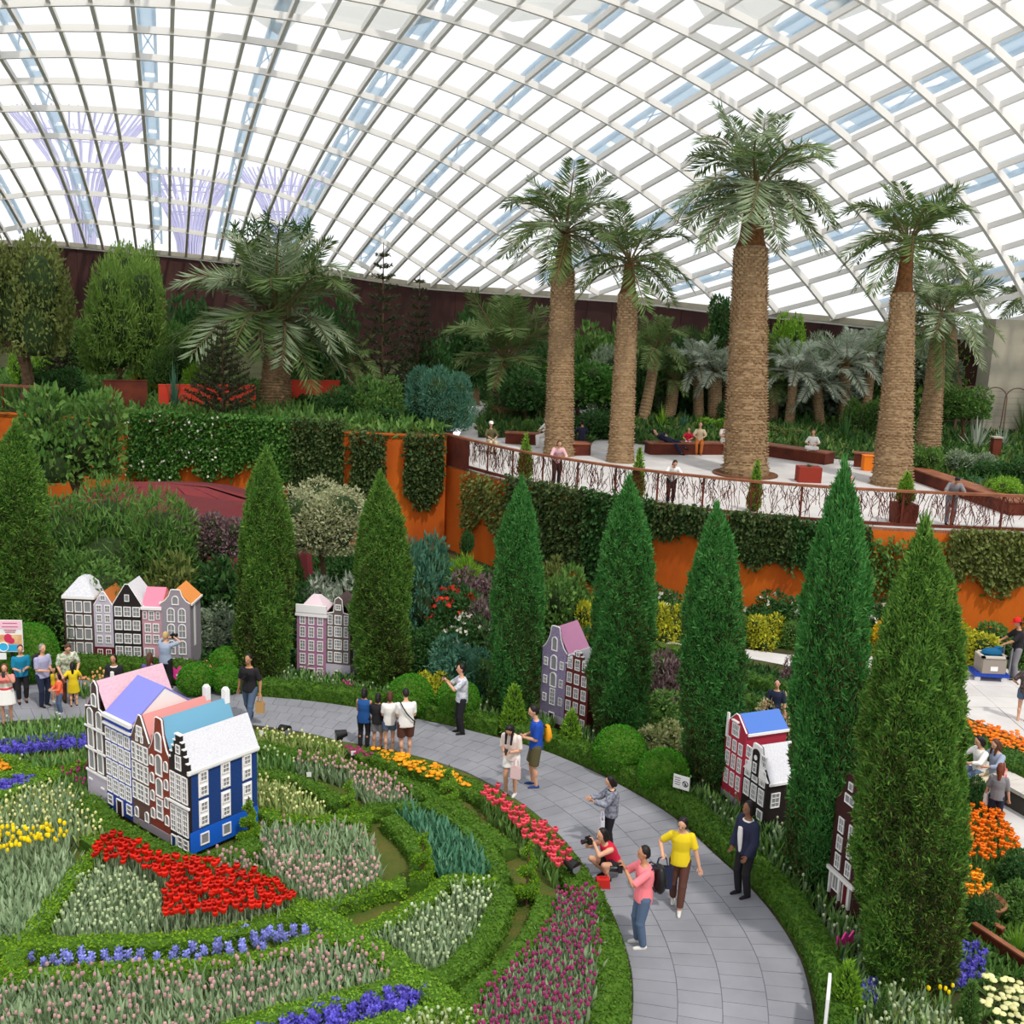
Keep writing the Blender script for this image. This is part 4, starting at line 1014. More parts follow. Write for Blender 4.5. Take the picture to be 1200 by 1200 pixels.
# ---- the row at the back left
A = at(78, 783, 0)[:2]; B = at(226, 787, 0)[:2]; rz = math.atan2(B[1] - A[1], B[0] - A[0]) - .04; LN = np.linalg.norm(B - A)
W5 = np.array([.73, .47, .71, .47, .71]); W5 = W5 / W5.sum() * LN; U5 = np.concatenate([[0], np.cumsum(W5)]); GR = 'row of five model houses behind the far path'; D = .9
def h_(y): return height_to(np.array([*A, 0]), y)
t, zb = house(front(A, rz, U5[0]), rz, W5[0], D, h_(698), h_(698), 'flat', m_dbrown, R_white, 'flat fronted dark brown model house with white hipped roof, leftmost of the back row', GR, ridge='hip', roofh=.42)
w = W5[0]; wins(t, zb, [(.08, .22, (.8,), .2, 1, 1)] + [(z, .3, (.2, .5, .8), .19, 1, 1) for z in (.42, .8, 1.16, 1.52)], w); door(t, w * .4, zb, .2, .3, m_lgrey)
t, zb = house(front(A, rz, U5[1]), rz, W5[1], D, h_(708), h_(692), 'point', m_lgrey, R_brown, 'narrow pale grey model house with an orange brown roof', GR, base=m_maroonp, base_h=.62)
w = W5[1]; wins(t, zb, [(z, .2, (.28, .72), .14, 2, 2) for z in (.36, .72, 1.02, 1.28, 1.54)] + [(.04, .24, (.5,), .18, 1, 1), (1.86, .14, (.5,), .14, 2, 1)], w)
t, zb = house(front(A, rz, U5[2]), rz, W5[2], D, h_(706), h_(682), 'point', m_black, R_white, 'black model house with a steep white roof in the back row', GR)
w = W5[2]; wins(t, zb, [(z, .26, (.19, .5, .81), .19, 2, 2) for z in (.4, .74, 1.1, 1.46)] + [(.08, .24, (.5,), .24, 2, 2), (.1, .2, (.2, .8), .14, 1, 1), (1.86, .18, (.5,), .12, 1, 1)], w)
t, zb = house(front(A, rz, U5[3]), rz, W5[3], D, h_(709), h_(709), 'flat', m_rose, R_rose, 'small dusty rose model house with a pink roof', GR, ridge='x', roofh=.42)
w = W5[3]; wins(t, zb, [(z, .24, (.3, .72), .16, 2, 2) for z in (.76, 1.06)] + [(1.38, .26, (.5,), .14, 2, 2), (1.42, .2, (.16, .84), .09, 1, 2), (.42, .22, (.35,), .26, 3, 1), (.06, .26, (.4,), .2, 2, 1)], w)
t, zb = house(front(A, rz, U5[4]), rz, W5[4], D, h_(702), h_(686), 'bell', m_greyst, R_or, 'grey stone model house with arched windows and an orange roof', GR, chimney=False)
w = W5[4]; wins(t, zb, [(.05, .34, (.3, .74), .24, 2, 1)] + [(z, .38, (.34, .72), .2, 2, 2, True) for z in (.5, .94, 1.36)] + [(1.82, .24, (.5,), .18, 1, 1, True)], w)
MB().box((w + .006, D * .4, zb + 1.2), (.012, .14, 1.1)).build('banner_panel', m_white, t)

# ---- mauve and grey-brown pair
A = at(348, 795, 0)[:2]; B = at(410, 801, 0)[:2]; rz = math.atan2(B[1] - A[1], B[0] - A[0]); LN = np.linalg.norm(B - A); GP = 'pair of model houses left of the four visitors'
h_ = lambda y: height_to(np.array([*A, 0]), y) - .12
w = LN * .55; t, zb = house(A, rz, w, .75, h_(718), h_(718), 'flat', m_mauve, R_pale, 'mauve model house with a white cornice and pale pink roof', GP, ridge='hip', roofh=.4, plinth=.12)
MB().box((w / 2, -.01, zb + h_(712)), (w + .03, .06, .2)).build('cornice_board', m_white, t)
wins(t, zb, [(.04, .18, (.2, .8), .15, 2, 2)] + [(z, .28, (.2, .5, .8), .15, 2, 3) for z in (.3, .66, 1.02)] + [(1.36, .22, (.2, .5, .8), .15, 2, 2)], w); door(t, w * .5, zb, .16, .18)
w2 = LN * .45; t, zb = house(front(A, rz, w), rz, w2, .75, h_(716), h_(696), 'neck', m_gbrown, R_dusk, 'grey brown brick model house with a neck gable beside the mauve one', GP, plinth=.12, base=m_lgrey, base_h=.36, chimney=False)
wins(t, zb, [(z, .27, (.17, .83), .12, 1, 3) for z in (.42, .76, 1.1)] + [(z, .27, (.5,), .2, 3, 3) for z in (.42, .76, 1.1)] + [(1.42, .25, (.17, .83), .12, 1, 3), (1.42, .25, (.5,), .19, 2, 2), (1.8, .15, (.5,), .15, 2, 2)], w2)
door(t, w2 * .5, zb, .14, .18)
for z in (.42, .76, 1.1, 1.42): window(t, 0, zb + z, .2, .26, 2, 3, y=.35, rot=PI / 2, x=w2 + .002)
MB().box((w2 + .004, .38, zb + .18), (.012, .76, .36)).build('side_base_course', m_lgrey, t)

# ---- lilac stone and dark red pair
A = at(632, 846, 0)[:2]; B = at(686, 866, 0)[:2]; rz = math.atan2(B[1] - A[1], B[0] - A[0]); LN = np.linalg.norm(B - A); GP = 'pair of model houses between two bluish cypresses'
h_ = lambda y: height_to(np.array([*A, 0]), y) - .12
w = LN * .52; t, zb = house(A, rz, w, .8, h_(758), h_(730), 'bell', m_lilac, R_orchid, 'lilac stone model house with arched windows and an orchid pink roof', GP, plinth=.12, base=m_lgrey, base_h=.18)
wins(t, zb, [(.42, .4, (.5,), .16, 2, 4), (.86, .36, (.5,), .19, 1, 1, True), (1.28, .36, (.5,), .19, 1, 1, True), (1.74, .34, (.5,), .17, 1, 1, True)], w)
for z in (.46, .9, 1.34): wins(t, zb, [(z, .19, (.17, .83), .11, 2, 2)], w)
door(t, w * .5, zb, .13, .22)
w2 = LN * .48; t, zb = house(front(A, rz, w), rz, w2, .8, h_(772), h_(752), 'step', m_dred, R_white, 'dark red brick model house with a stepped gable and white roof', GP, plinth=.12, base=m_lgrey, base_h=.08)
hh = h_(772)
wins(t, zb, [(z, .25, (.18, .5, .82), .14, 2, 2) for z in (.06, .42, .76, 1.1, 1.44)] + [(hh + .05, .2, (.5,), .14, 2, 2), (hh + .32, .15, (.5,), .1, 1, 2)], w2)

# ---- red and black pair
A = at(844, 940, 0)[:2]; B = at(894, 980, 0)[:2]; rz = math.atan2(B[1] - A[1], B[0] - A[0]); LN = np.linalg.norm(B - A); GP = 'pair of model houses behind the woman in the dark jacket'
h_ = lambda y: height_to(np.array([*A, 0]), y) - .2
w = LN * .46; t, zb = house(A, rz, w, .95, h_(845), h_(830), 'point', m_crim, R_blue, 'crimson model house with a cornflower blue roof', GP, plinth=.2, base=m_greyst, base_h=.12, trim=True)
wins(t, zb, [(z, .3, (.2, .5, .8), .13, 2, 3) for z in (.3, .68)] + [(1.04, .24, (.2, .5, .8), .13, 2, 2), (1.36, .26, (.5,), .24, 4, 2)], w)
MB().box((w * .5, -.03, zb + 1.68), (.2, .06, .03)).box((.06, -.01, zb + 1.5), (.06, .04, .5)).build('shelf_and_post', m_white, t)
w2 = LN * .54; t, zb = house(front(A, rz, w), rz, w2, .95, h_(882), h_(848), 'bell', m_black, R_white, 'black model house with a white shoulder gable and oval clock', GP, plinth=.2, side=m_black)
g = [(a, zb + b) for a, b in gable('bell', w2, h_(882), h_(848))[2:]]
MB().prism(g, 'y', -.012, 0).build('white_gable', m_white, t)
k = np.linspace(0, PI, 8); hh = h_(882)
MB().prism([(w2 * .36, zb + hh)] + [(w2 * .5 - math.cos(a) * w2 * .14, zb + hh + .44 + math.sin(a) * .09) for a in k] + [(w2 * .64, zb + hh)], 'y', -.026, -.012).build('arched_niche', m_black, t)
MB().tube([(w2 * .5, -.026, zb + hh + .36), (w2 * .5, -.034, zb + hh + .36)], .05, 12).build('clock_face', m_white, t)
window(t, w2 * .5, zb + hh + .06, .11, .2, 1, 2, y=-.026)
wins(t, zb, [(z, .32, (.2, .5, .8), .18, 3, 3) for z in (.36, .74)] + [(1.12, .24, (.2, .5, .8), .18, 3, 2), (.06, .2, (.8,), .18, 1, 1)], w2)
for z in (.36,): window(t, 0, zb + z, .2, .3, 2, 3, y=.2, rot=PI / 2, x=w2 + .002)

# ---- dark brown one between the two nearest cypresses
A = at(967, 1060, 0)[:2]; B = at(999, 1092, 0)[:2]; rz = math.atan2(B[1] - A[1], B[0] - A[0]); LN = np.linalg.norm(B - A) * .92
h_ = lambda y: height_to(np.array([*A, 0]), y) - .3
w = LN; t, zb = house(A, rz, w, .8, h_(935), h_(898), 'bell', m_dk, R_salm, 'dark chocolate model house squeezed between the two nearest cypresses', None, plinth=.3, trim=False)
wins(t, zb, [(z, .26, (.3, .7), .15, 2, 2) for z in (.5, .82, 1.14)] + [(h_(935) + .06, .16, (.5,), .26, 2, 1), (h_(935) + .3, .14, (.5,), .12, 1, 1)], w)
for u in (.12, .5, .88): MB().box((u * w, -.02, zb + .2), (.03, .05, .4)).build('shop_post', m_white, t)
MB().box((w / 2, -.02, zb + .42), (w + .02, .06, .06)).build('shop_fascia', m_white, t); window(t, w * .31, zb + .1, .18, .28, 2, 1)
door(t, w * .7, zb, .12, .36, m_maroonp)
# ================================================================== people
def cloth(n, c, c2=None, **k): return mat('cloth_' + n, srgb(*c), 0.85, srgb(*c2) if c2 else None, **k)
SK = [mat('skin', srgb(214, 166, 136), 0.55, srgb(204, 152, 124), scale=10), mat('skin_tan', srgb(190, 138, 106), 0.55, srgb(178, 126, 96), scale=10), mat('skin_deep', srgb(140, 96, 72), 0.55, srgb(130, 88, 66), scale=10)]
HR = {'black': mat('black_hair', srgb(28, 22, 22), 0.5), 'brown': mat('brown_hair', srgb(92, 56, 38), 0.5, srgb(70, 42, 30), scale=20), 'auburn': mat('auburn_hair', srgb(124, 60, 34), 0.5, srgb(100, 46, 30), scale=20), 'grey': mat('grey_hair', srgb(150, 144, 138), 0.6, srgb(120, 114, 110), scale=20), 'red': mat('dark_red_hair', srgb(92, 34, 32), 0.5), 'blond': mat('sandy_hair', srgb(190, 160, 110), 0.6)}
m_eye = mat('dark_eye', (0.01, 0.008, 0.006), 0.3); m_lip = mat('lip', srgb(168, 84, 80), 0.5)
eye_me = MB().ball((0, 0, 0), (.011, .006, .008), 6, 4).mesh('eye', [m_eye]); lip_me = MB().ball((0, 0, 0), (.022, .008, .008), 8, 4).mesh('mouth', [m_lip])
QUEUE = []
def caps(mb, a, ra, b, rb, seg=10):
    a, b = np.asarray(a, float), np.asarray(b, float)
    mb.tube([a, a * .67 + b * .33, a * .33 + b * .67, b], [ra, ra * .67 + rb * .33, ra * .33 + rb * .67, rb], seg)
    mb.ball(a, ra, seg, 6); mb.ball(b, rb, seg, 6)
def loft(mb, pts, rx, ry, X, seg=14):
    """closed elliptical loft; X is the sideways axis"""
    P = np.asarray(pts, float); k = len(P); T = unit(np.gradient(P, axis=0)); a = np.arange(seg) * 2 * PI / seg; V = []
    for i in range(k):
        x = unit(X - T[i] * (X @ T[i])); y = np.cross(T[i], x)
        V.append(P[i] + rx[i] * np.cos(a)[:, None] * x + ry[i] * np.sin(a)[:, None] * y)
    V = np.concatenate(V); i = np.arange(k - 1)[:, None] * seg; j = np.arange(seg)[None, :]; jn = (j + 1) % seg
    mb.add(V, np.stack([i + j, i + jn, i + seg + jn, i + seg + j], -1).reshape(-1, 4))
    n0 = mb.n - len(V); mb.f.append(np.array([[n0 + q for q in range(seg)][::-1]])); mb.m.append(np.array([0], np.int32))
    mb.f.append(np.array([[mb.n - seg + q for q in range(seg)]])); mb.m.append(np.array([0], np.int32))
def ik(a, c, l1, l2, hint):
    a, c = np.asarray(a, float), np.asarray(c, float); d = c - a; L = np.linalg.norm(d)
    if L > (l1 + l2) * .999: c = a + d / L * (l1 + l2) * .999; d = c - a; L = np.linalg.norm(d)
    x = (l1 * l1 - l2 * l2 + L * L) / (2 * L); h = math.sqrt(max(l1 * l1 - x * x, 0)); u = d / L
    p = np.asarray(hint, float) - u * (np.asarray(hint, float) @ u); p /= np.linalg.norm(p) + 1e-9
    return a + u * x + p * h, c
def soft(mb, name, m, parent, vox, extra=None, it=2):
    o = place(mb.mesh(name, [m]), name, parent)
    QUEUE.append((o, vox, it, extra)); return o
STAND = dict(pel=(0, 0, .93), lean=2, side=0, ank=((.095, .02, .075), (-.095, -.02, .075)), wri=((.27, -.06, .84), (-.27, -.06, .84)), elb=((.5, .6, 0), (-.5, .6, 0)), head=(0, 0), knee=((.1, -1, 0), (-.1, -1, 0)), grip=.5)
def person(px, py, ytop, yaw, label, pose=None, top=None, sleeve=.5, bottom=None, blen=1.0, skirt=0.0, shoes=None, hair='black', hlen=0.0, skin=0, h=None, z=0.0, face=True, loc=None, hat=None, slim=1.0, long_top=0.0, group=None, vox=None, jacket=None, bare_feet=False):
    P = at(px, py, z) if loc is None else np.array(loc, float)
    h = h or height_to(P, ytop); k = h / 1.72
    p = dict(STAND); p.update(pose or {})
    t = tag(empty('person', P, math.radians(yaw)), label, 'person', group); t.scale = (k, k, k)
    far = depth_of(P) > 26
    vx = vox or (.022 if far else .016)
    S_ = SK[skin]
    X = np.array([1., 0, 0]); pel = np.array(p['pel'], float); ln = math.radians(p['lean']); sd = math.radians(p['side'])
    up = np.array([math.sin(sd), -math.sin(ln), math.cos(ln) * math.cos(sd)]); fw = np.array([0, -math.cos(ln), -math.sin(ln)])
    def sp(s, f=0.0): return pel + up * s + fw * f - fw * .015 * math.sin(min(s, .5) * PI / .5)
    neck0 = sp(.52); hp, hy = math.radians(p['head'][0]), math.radians(p['head'][1])
    hd_up = unit(up * math.cos(hp) + fw * math.sin(hp)); hd_fw = unit(fw * math.cos(hp) - up * math.sin(hp))
    hd_fw = unit(hd_fw * math.cos(hy) + X * math.sin(hy)); hd_x = np.cross(hd_up, hd_fw) * -1
    hc = neck0 + up * .05 + hd_up * .14 + hd_fw * .02
    s1 = slim
    spine = [sp(s) for s in (-.10, -.02, .08, .17, .28, .38, .47, .52)]
    RX = np.array([.12, .165, .155, .135, .152, .17, .13, .06]) * s1; RY = np.array([.09, .12, .112, .10, .115, .115, .085, .055]) * s1
    sh = [sp(.44) + X * .163 * s1 * q for q in (1, -1)]; hip = [pel + X * .09 * s1 * q + np.array([0, 0, -.03]) for q in (1, -1)]
    arms = []; legs = []
    for q in (0, 1):
        e, w = ik(sh[q], p['wri'][q], .285, .25, p['elb'][q]); arms.append((sh[q], e, w))
        kn, an = ik(hip[q], p['ank'][q], .425, .41, p['knee'][q]); legs.append((hip[q], kn, an))
    # -- body, one continuous surface
    b = MB(); loft(b, spine, RX, RY, X)
    caps(b, sp(.48), .055, hc - hd_up * .07, .05)
    b2 = MB(); b2.ball((0, 0, 0), (.073, .09, .112), 14, 10)
    R = np.stack([hd_x, -hd_fw, hd_up], 0)
    def hp_(v): return hc + np.asarray(v, float) @ R
    f_ = MB(); f_.ball((0, 0, 0.01), (.074, .092, .108), 14, 10); f_.ball((0, -.032, -.055), (.055, .058, .058), 10, 8)
    f_.ball((0, -.098, -.012), (.014, .022, .024), 8, 6); f_.ball((.076, .01, -.005), (.012, .02, .03), 8, 6); f_.ball((-.076, .01, -.005), (.012, .02, .03), 8, 6)
    b.add(np.concatenate(f_.v) @ R + hc, np.concatenate([g for g in f_.f if g.shape[1] == 4]))
    fing = MB()
    for q in (0, 1):
        s_, e, w = arms[q]
        caps(b, s_, .058, e, .043); caps(b, e, .043, w, .029)
        d = unit(w - e); sx = 1 if q == 0 else -1
        side_ = unit(np.cross(d, fw)); nrm = np.cross(side_, d)
        pc = w + d * .05
        caps(b, w + d * .01 + side_ * .012, .021, pc + d * .03 + side_ * .022, .017, 8); caps(b, w + d * .01 - side_ * .012, .021, pc + d * .03 - side_ * .022, .017, 8)
        if not far:
            gr = p['grip']
            for n_, (o_, l_) in enumerate(zip((-.03, -.01, .01, .03), (.062, .074, .07, .055))):
                r0 = pc + d * .03 + side_ * o_; c1 = unit(d * (1 - .4 * gr) + nrm * gr * .8); c2 = unit(d * (1 - gr) + nrm * gr * 1.2)
                fing.tube([r0 - d * .02, r0, r0 + c1 * l_ * .5, r0 + c1 * l_ * .5 + c2 * l_ * .5], [.0095, .0095, .0085, .006], 6)
            r0 = w + d * .03 + side_ * .03 * sx; c1 = unit(d * .7 + side_ * sx * .7 + nrm * .3)
            fing.tube([r0 - c1 * .02, r0, r0 + c1 * .035, r0 + c1 * .05 + d * .02], [.012, .012, .0095, .007], 6)
        hp0, kn, an = legs[q]
        caps(b, hp0, .088 * s1, kn, .056); caps(b, kn, .056, an, .036)
        m1 = kn * .62 + an * .38; b.ball(m1 + np.array([0, .018, 0]), (.056, .058, .09), 10, 6)
        ft = np.array([0.02 * sx, -1., 0])
        caps(b, an + [0, .03, -.04], .032, an + ft * .14 + [0, 0, -.048], .024)
    soft(b, 'body', S_, t, vx, fing if fing.n else None)
    # -- face
    if face and not far:
        for sx in (-1, 1): e = place(eye_me, 'eye', t, hp_((.031 * sx, -.086, .012)))
        place(lip_me, 'mouth', t, hp_((0, -.088, -.056)))
    # -- hair
    hr = MB(); g = MB(); g.ball((0, .022, .03), (.086, .094, .105), 14, 8)
    g.ball((0, .05, -.01), (.08, .07, .09), 12, 8)
    if hlen > 0:
        g2 = [(0, .07, -.02), (0, .09, -.10)]; caps(g, g2[0], .075, g2[1], .07)
        caps(g, (.065, .01, 0), .03, (.07, .03, -.12), .025); caps(g, (-.065, .01, 0), .03, (-.07, .03, -.12), .025)
    V = np.concatenate(g.v)
    V[:, 1] = np.where((V[:, 2] < .055) & (V[:, 1] < -.035), -.035 + (V[:, 1] + .035) * .15, V[:, 1])
    for ff, mm in zip(g.f, g.m): pass
    o0 = hr.n; hr.v.append(V @ R + hc); hr.n += len(V)
    for ff, mm in zip(g.f, g.m): hr.f.append(ff + o0); hr.m.append(mm)
    if hlen > 0.15:
        a = hp_((0, .09, -.06)); caps(hr, a, .07, a + np.array([0, .03, -hlen]) + fw * (-.02), .045)
        for sx in (-1, 1): a = hp_((.07 * sx, -.0, -.03)); caps(hr, a, .035, a + np.array([.01 * sx, -.06, -hlen]), .025)
    if hat is None: soft(hr, 'hair', HR[hair], t, .02, it=1)
    else:
        soft(hr, 'hair', HR[hair], t, .02, it=1)
        c_ = MB(); c_.lathe([(.105, .035), (.104, .06), (.09, .115), (.05, .145), (.004, .15)], 16); c_.lathe([(.105, .035), (.09, .03), (.004, .03)], 16)
        c_.ball((0, -.11, .04), (.07, .075, .01), 12, 6)
        V = np.concatenate(c_.v) @ R + hc; c2 = MB(); c2.v = [V]; c2.n = len(V); c2.f = []; c2.m = []
        c2.f = c_.f; c2.m = c_.m
        c2.build('cap', hat, t, smooth=True)
    # -- clothes
    def leg_cloth(mb, lens, infl, r_hem=None):
        loft(mb, [sp(s) for s in (-.10, -.03, .05, .12)], (RX[[0, 1, 2, 2]] + .005), (RY[[0, 1, 2, 2]] + .005), X)
        for q in (0, 1):
            hp0, kn, an = legs[q]
            if lens <= .5:
                en = hp0 + (kn - hp0) * lens * 2; caps(mb, hp0, .088 * s1 + infl, hp0 * .5 + en * .5, (.088 * s1 + .06) / 2 + infl + .012); mb.tube([hp0, en], [.09 * s1 + infl, .075 + infl + .014], 12)
            else:
                caps(mb, hp0, .088 * s1 + infl, kn, .058 + infl); en = kn + (an - kn) * min(1, (lens - .5) * 2); mb.tube([kn + (kn - en) * .06, kn * .5 + en * .5, en], [.06 + infl, .055 + infl, .046 + infl], 12)
                mb.ball(kn, .066 + infl, 12, 8)
    if bottom is not None:
        c_ = MB()
        if skirt > 0:
            kn = (legs[0][1] + legs[1][1]) / 2; an = (legs[0][2] + legs[1][2]) / 2
            end = pel + (kn - pel) * min(skirt * 2, 1) if skirt <= .5 else kn + (an - kn) * (skirt - .5) * 2
            sprd = np.linalg.norm(legs[0][1] - legs[1][1]) / 2 * min(1, skirt * 2)
            loft(c_, [sp(.12), sp(.02), pel * .5 + end * .5, end], [.15 * s1, .185 * s1, .19 * s1 + sprd * .3, .19 * s1 + sprd * .5], [.115 * s1, .14 * s1, .15 * s1, .16 * s1], X)
        else: leg_cloth(c_, blen, .02 if far else .015)
        soft(c_, 'skirt' if skirt > 0 else ('trousers' if blen > .6 else 'shorts'), bottom, t, vx)
    def torso_cloth(mb, infl, lo, sl, hi=.505):
        ss = np.array([lo, -.02, .08, .17, .28, .38, .455, hi]); ss[0] = min(lo, -.03)
        loft(mb, [sp(s) for s in ss], np.array([.172, .168, .152, .14, .152, .168, .135, .07]) * s1 + infl, np.array([.125, .125, .118, .108, .122, .122, .095, .065]) * s1 + infl, X)
        for q in (0, 1):
            s_, e, w = arms[q]
            if sl <= 0: mb.ball(s_ * .9 + sp(.44) * .1, .06, 10, 6); continue
            if sl <= .5:
                en = s_ + (e - s_) * sl * 2; caps(mb, s_, .054 + infl, s_ * .6 + en * .4, .05 + infl); mb.tube([s_, en], [.054 + infl, .052 + infl], 10)
            else:
                caps(mb, s_, .06 + infl, e, .046 + infl); en = e + (w - e) * (sl - .5) * 2; mb.tube([e, en], [.046 + infl, .036 + infl], 10)
    if top is not None:
        c_ = MB(); torso_cloth(c_, .014, -.1 - long_top, sleeve); soft(c_, 'shirt', top, t, vx)
    if jacket is not None:
        c_ = MB(); torso_cloth(c_, .03, -.12, 1.0, .49); o = soft(c_, 'jacket', jacket[0], t, vx)
        if len(jacket) > 1:
            c_ = MB(); loft(c_, [sp(s, .145 + .03 * math.sin(s * 6)) for s in (-.06, .1, .25, .4)], [.035, .05, .065, .05], [.03] * 4, X); soft(c_, 'shirt_front', jacket[1], t, vx)
    if shoes is not None:
        for q in (0, 1):
            sx = 1 if q == 0 else -1; an = legs[q][2]; c_ = MB(); ft = np.array([.02 * sx, -1., 0])
            caps(c_, an + [0, .03, -.032], .043, an + ft * .07 + [0, 0, -.04], .04); caps(c_, an + ft * .07 + [0, 0, -.04], .04, an + ft * .15 + [0, 0, -.046], .032)
            V = np.concatenate(c_.v); V[:, 2] = np.maximum(V[:, 2], an[2] - .074); c_.v = [V]
            soft(c_, 'shoe', shoes, t, .02, it=1)
    def W(v): return np.array(t.matrix_basis @ Vector(v)) if False else np.array(Matrix.Translation(P) @ Matrix.Rotation(math.radians(yaw), 4, 'Z') @ Matrix.Scale(k, 4) @ Vector(np.asarray(v, float)))
    return dict(t=t, k=k, P=P, yaw=math.radians(yaw), wri=[W(a[2] + unit(a[2] - a[1]) * .06) for a in arms], W=W, sp=sp, hc=hc, back=lambda s, d: W(sp(s, -d)), fw=fw, an=[l[2] for l in legs])

# -- things people hold or carry
m_blk = mat('black_plastic', (0.012, 0.012, 0.013), 0.4); m_gl = mat('dark_lens_glass', (0.02, 0.02, 0.04), 0.1, spec=.6); m_phone = mat('phone_back', srgb(60, 60, 66), 0.3)
def phone(Q, yaw, label, pale=False):
    t = tag(empty('phone', Q, yaw), label, 'phone'); MB().box((0, 0, .04), (.075, .01, .14)).build('body', m_phone, t); MB().box((0, .0055, .04), (.066, .002, .12)).build('screen', m_gl, t)
def camera_(Q, yaw, label):
    t = tag(empty('photo_camera', Q, yaw), label, 'camera'); MB().box((0, 0, 0.03), (.14, .07, .095)).box((0, 0, .09), (.06, .06, .035)).build('body', m_blk, t)
    MB().tube([(0, -.03, .03), (0, -.09, .03), (0, -.14, .03)], [.036, .036, .042], 12).build('lens', m_blk, t); MB().tube([(0, -.139, .03), (0, -.142, .03)], .035, 12).build('front_glass', m_gl, t)
def backpack(Q, yaw, m, label, s=1.0):
    t = tag(empty('backpack', Q, yaw), label, 'backpack'); b = MB(); loft(b, [(0, 0, -.21 * s), (0, .01, -.15 * s), (0, .02, 0), (0, .0, .17 * s), (0, -.02, .21 * s)], [.12 * s, .155 * s, .16 * s, .13 * s, .06 * s], [.06 * s, .09 * s, .09 * s, .07 * s, .03 * s], np.array([1., 0, 0]), 14)
    b.build('pack', m, t, smooth=True); b = MB(); b.ball((0, .095 * s, -.08 * s), (.11 * s, .03 * s, .09 * s), 12, 8); b.build('pocket', m, t, smooth=True)
    for sx in (-1, 1): MB().tube([(.1 * sx * s, -.07, -.18 * s), (.11 * sx * s, -.2, 0), (.1 * sx * s, -.22, .14 * s), (.09 * sx * s, -.12, .22 * s), (.07 * sx * s, -.03, .18 * s)], .014, 6).build('strap', m_blk, t)
def tote(Q, yaw, m, label, w=.34, hh=.3, d=.1, handles=True, top=None):
    """hangs from the hand at Q"""
    t = tag(empty('bag', np.asarray(Q) - [0, 0, hh + .17], yaw), label, 'bag'); b = MB(); x, y = w / 2, d / 2
    V = [(-x, -y, 0), (x, -y, 0), (x, y, 0), (-x, y, 0), (-x * .97, -y * .8, hh), (x * .97, -y * .8, hh), (x * .97, y * .8, hh), (-x * .97, y * .8, hh), (-x * .9, -y * .6, hh), (x * .9, -y * .6, hh), (x * .9, y * .6, hh), (-x * .9, y * .6, hh), (0, 0, hh * .3)]
    b.add(V, [(3, 2, 1, 0), (0, 1, 5, 4), (1, 2, 6, 5), (2, 3, 7, 6), (3, 0, 4, 7), (4, 5, 9, 8), (5, 6, 10, 9), (6, 7, 11, 10), (7, 4, 8, 11), (8, 9, 12), (9, 10, 12), (10, 11, 12), (11, 8, 12)])
    b.build('pouch', m, t)
    for sy in (-1, 1): MB().tube([(-w * .25, y * .8 * sy, hh), (-w * .18, y * .5 * sy, hh + .13), (0, 0, hh + .18), (w * .18, y * .5 * sy, hh + .13), (w * .25, y * .8 * sy, hh)], .008, 5).build('handle', m, t)
SHOOT = dict(wri=((.10, -.30, 1.50), (-.10, -.30, 1.50)), elb=((.6, 0, -1), (-.6, 0, -1)), grip=.9)
FRONT = dict(wri=((.06, -.26, 1.10), (-.08, -.26, 1.08)), elb=((.6, .9, -.6), (-.6, .9, -.6)), grip=.8)
C = {}
for n_, c_ in dict(black=(34, 32, 36), darkblue=(34, 42, 66), jeans=(84, 102, 128), grey=(128, 126, 130), white=(232, 230, 226), brown=(92, 58, 48), khaki=(90, 84, 56), teal=(20, 124, 160), lilac=(164, 164, 196), yellow=(228, 200, 34), orange=(240, 106, 70), pink=(240, 128, 136), blue=(28, 74, 172), red=(206, 32, 62), navy=(38, 42, 66), royal=(30, 78, 140), greyblue=(150, 162, 184), peach=(232, 216, 208), beige=(206, 190, 160), rust=(190, 110, 50), tan=(196, 168, 136)).items():
    C[n_] = cloth(n_, c_)
C['check'] = cloth('checked', (226, 226, 230), (160, 164, 178), scale=16); C['floral'] = cloth('floral', (226, 226, 206), (120, 140, 110), scale=14); C['pattern'] = cloth('patterned', (148, 152, 164), (92, 94, 108), scale=16); C['darkpat'] = cloth('dark_patterned', (48, 44, 50), (120, 104, 96), scale=22)
m_stripe = bpy.data.materials.new('cloth_pink_bands'); m_stripe.use_nodes = True
_n = m_stripe.node_tree.nodes; _l = m_stripe.node_tree.links; _tc = _n.new('ShaderNodeTexCoord'); _sx = _n.new('ShaderNodeSeparateXYZ'); _cr = _n.new('ShaderNodeValToRGB'); _mr = _n.new('ShaderNodeMapRange')
_mr.inputs[1].default_value = .8; _mr.inputs[2].default_value = 1.5; _l.new(_tc.outputs['Object'], _sx.inputs[0]); _l.new(_sx.outputs[2], _mr.inputs[0]); _l.new(_mr.outputs[0], _cr.inputs[0]); _l.new(_cr.outputs[0], _n['Principled BSDF'].inputs[0])
_cr.color_ramp.interpolation = 'CONSTANT'; e_ = _cr.color_ramp.elements; e_[0].color = (*srgb(214, 70, 84), 1); e_[1].position = .38; e_[1].color = (*srgb(238, 226, 214), 1)
_e = e_.new(.58); _e.color = (*srgb(240, 140, 130), 1); _n['Principled BSDF'].inputs['Roughness'].default_value = .85
sneak = cloth('sneaker', (214, 212, 206)); darkshoe = cloth('dark_shoe', (30, 28, 30)); blueshoe = cloth('blue_shoe', (44, 66, 120))
SIT = lambda z: dict(pel=(0, 0, z + .10), ank=((.10, -.42, .075), (-.10, -.40, .075)), knee=((.1, -1, .6), (-.1, -1, .6)), wri=((.12, -.36, z + .26), (-.12, -.36, z + .26)), elb=((1, .6, 0), (-1, .6, 0)))

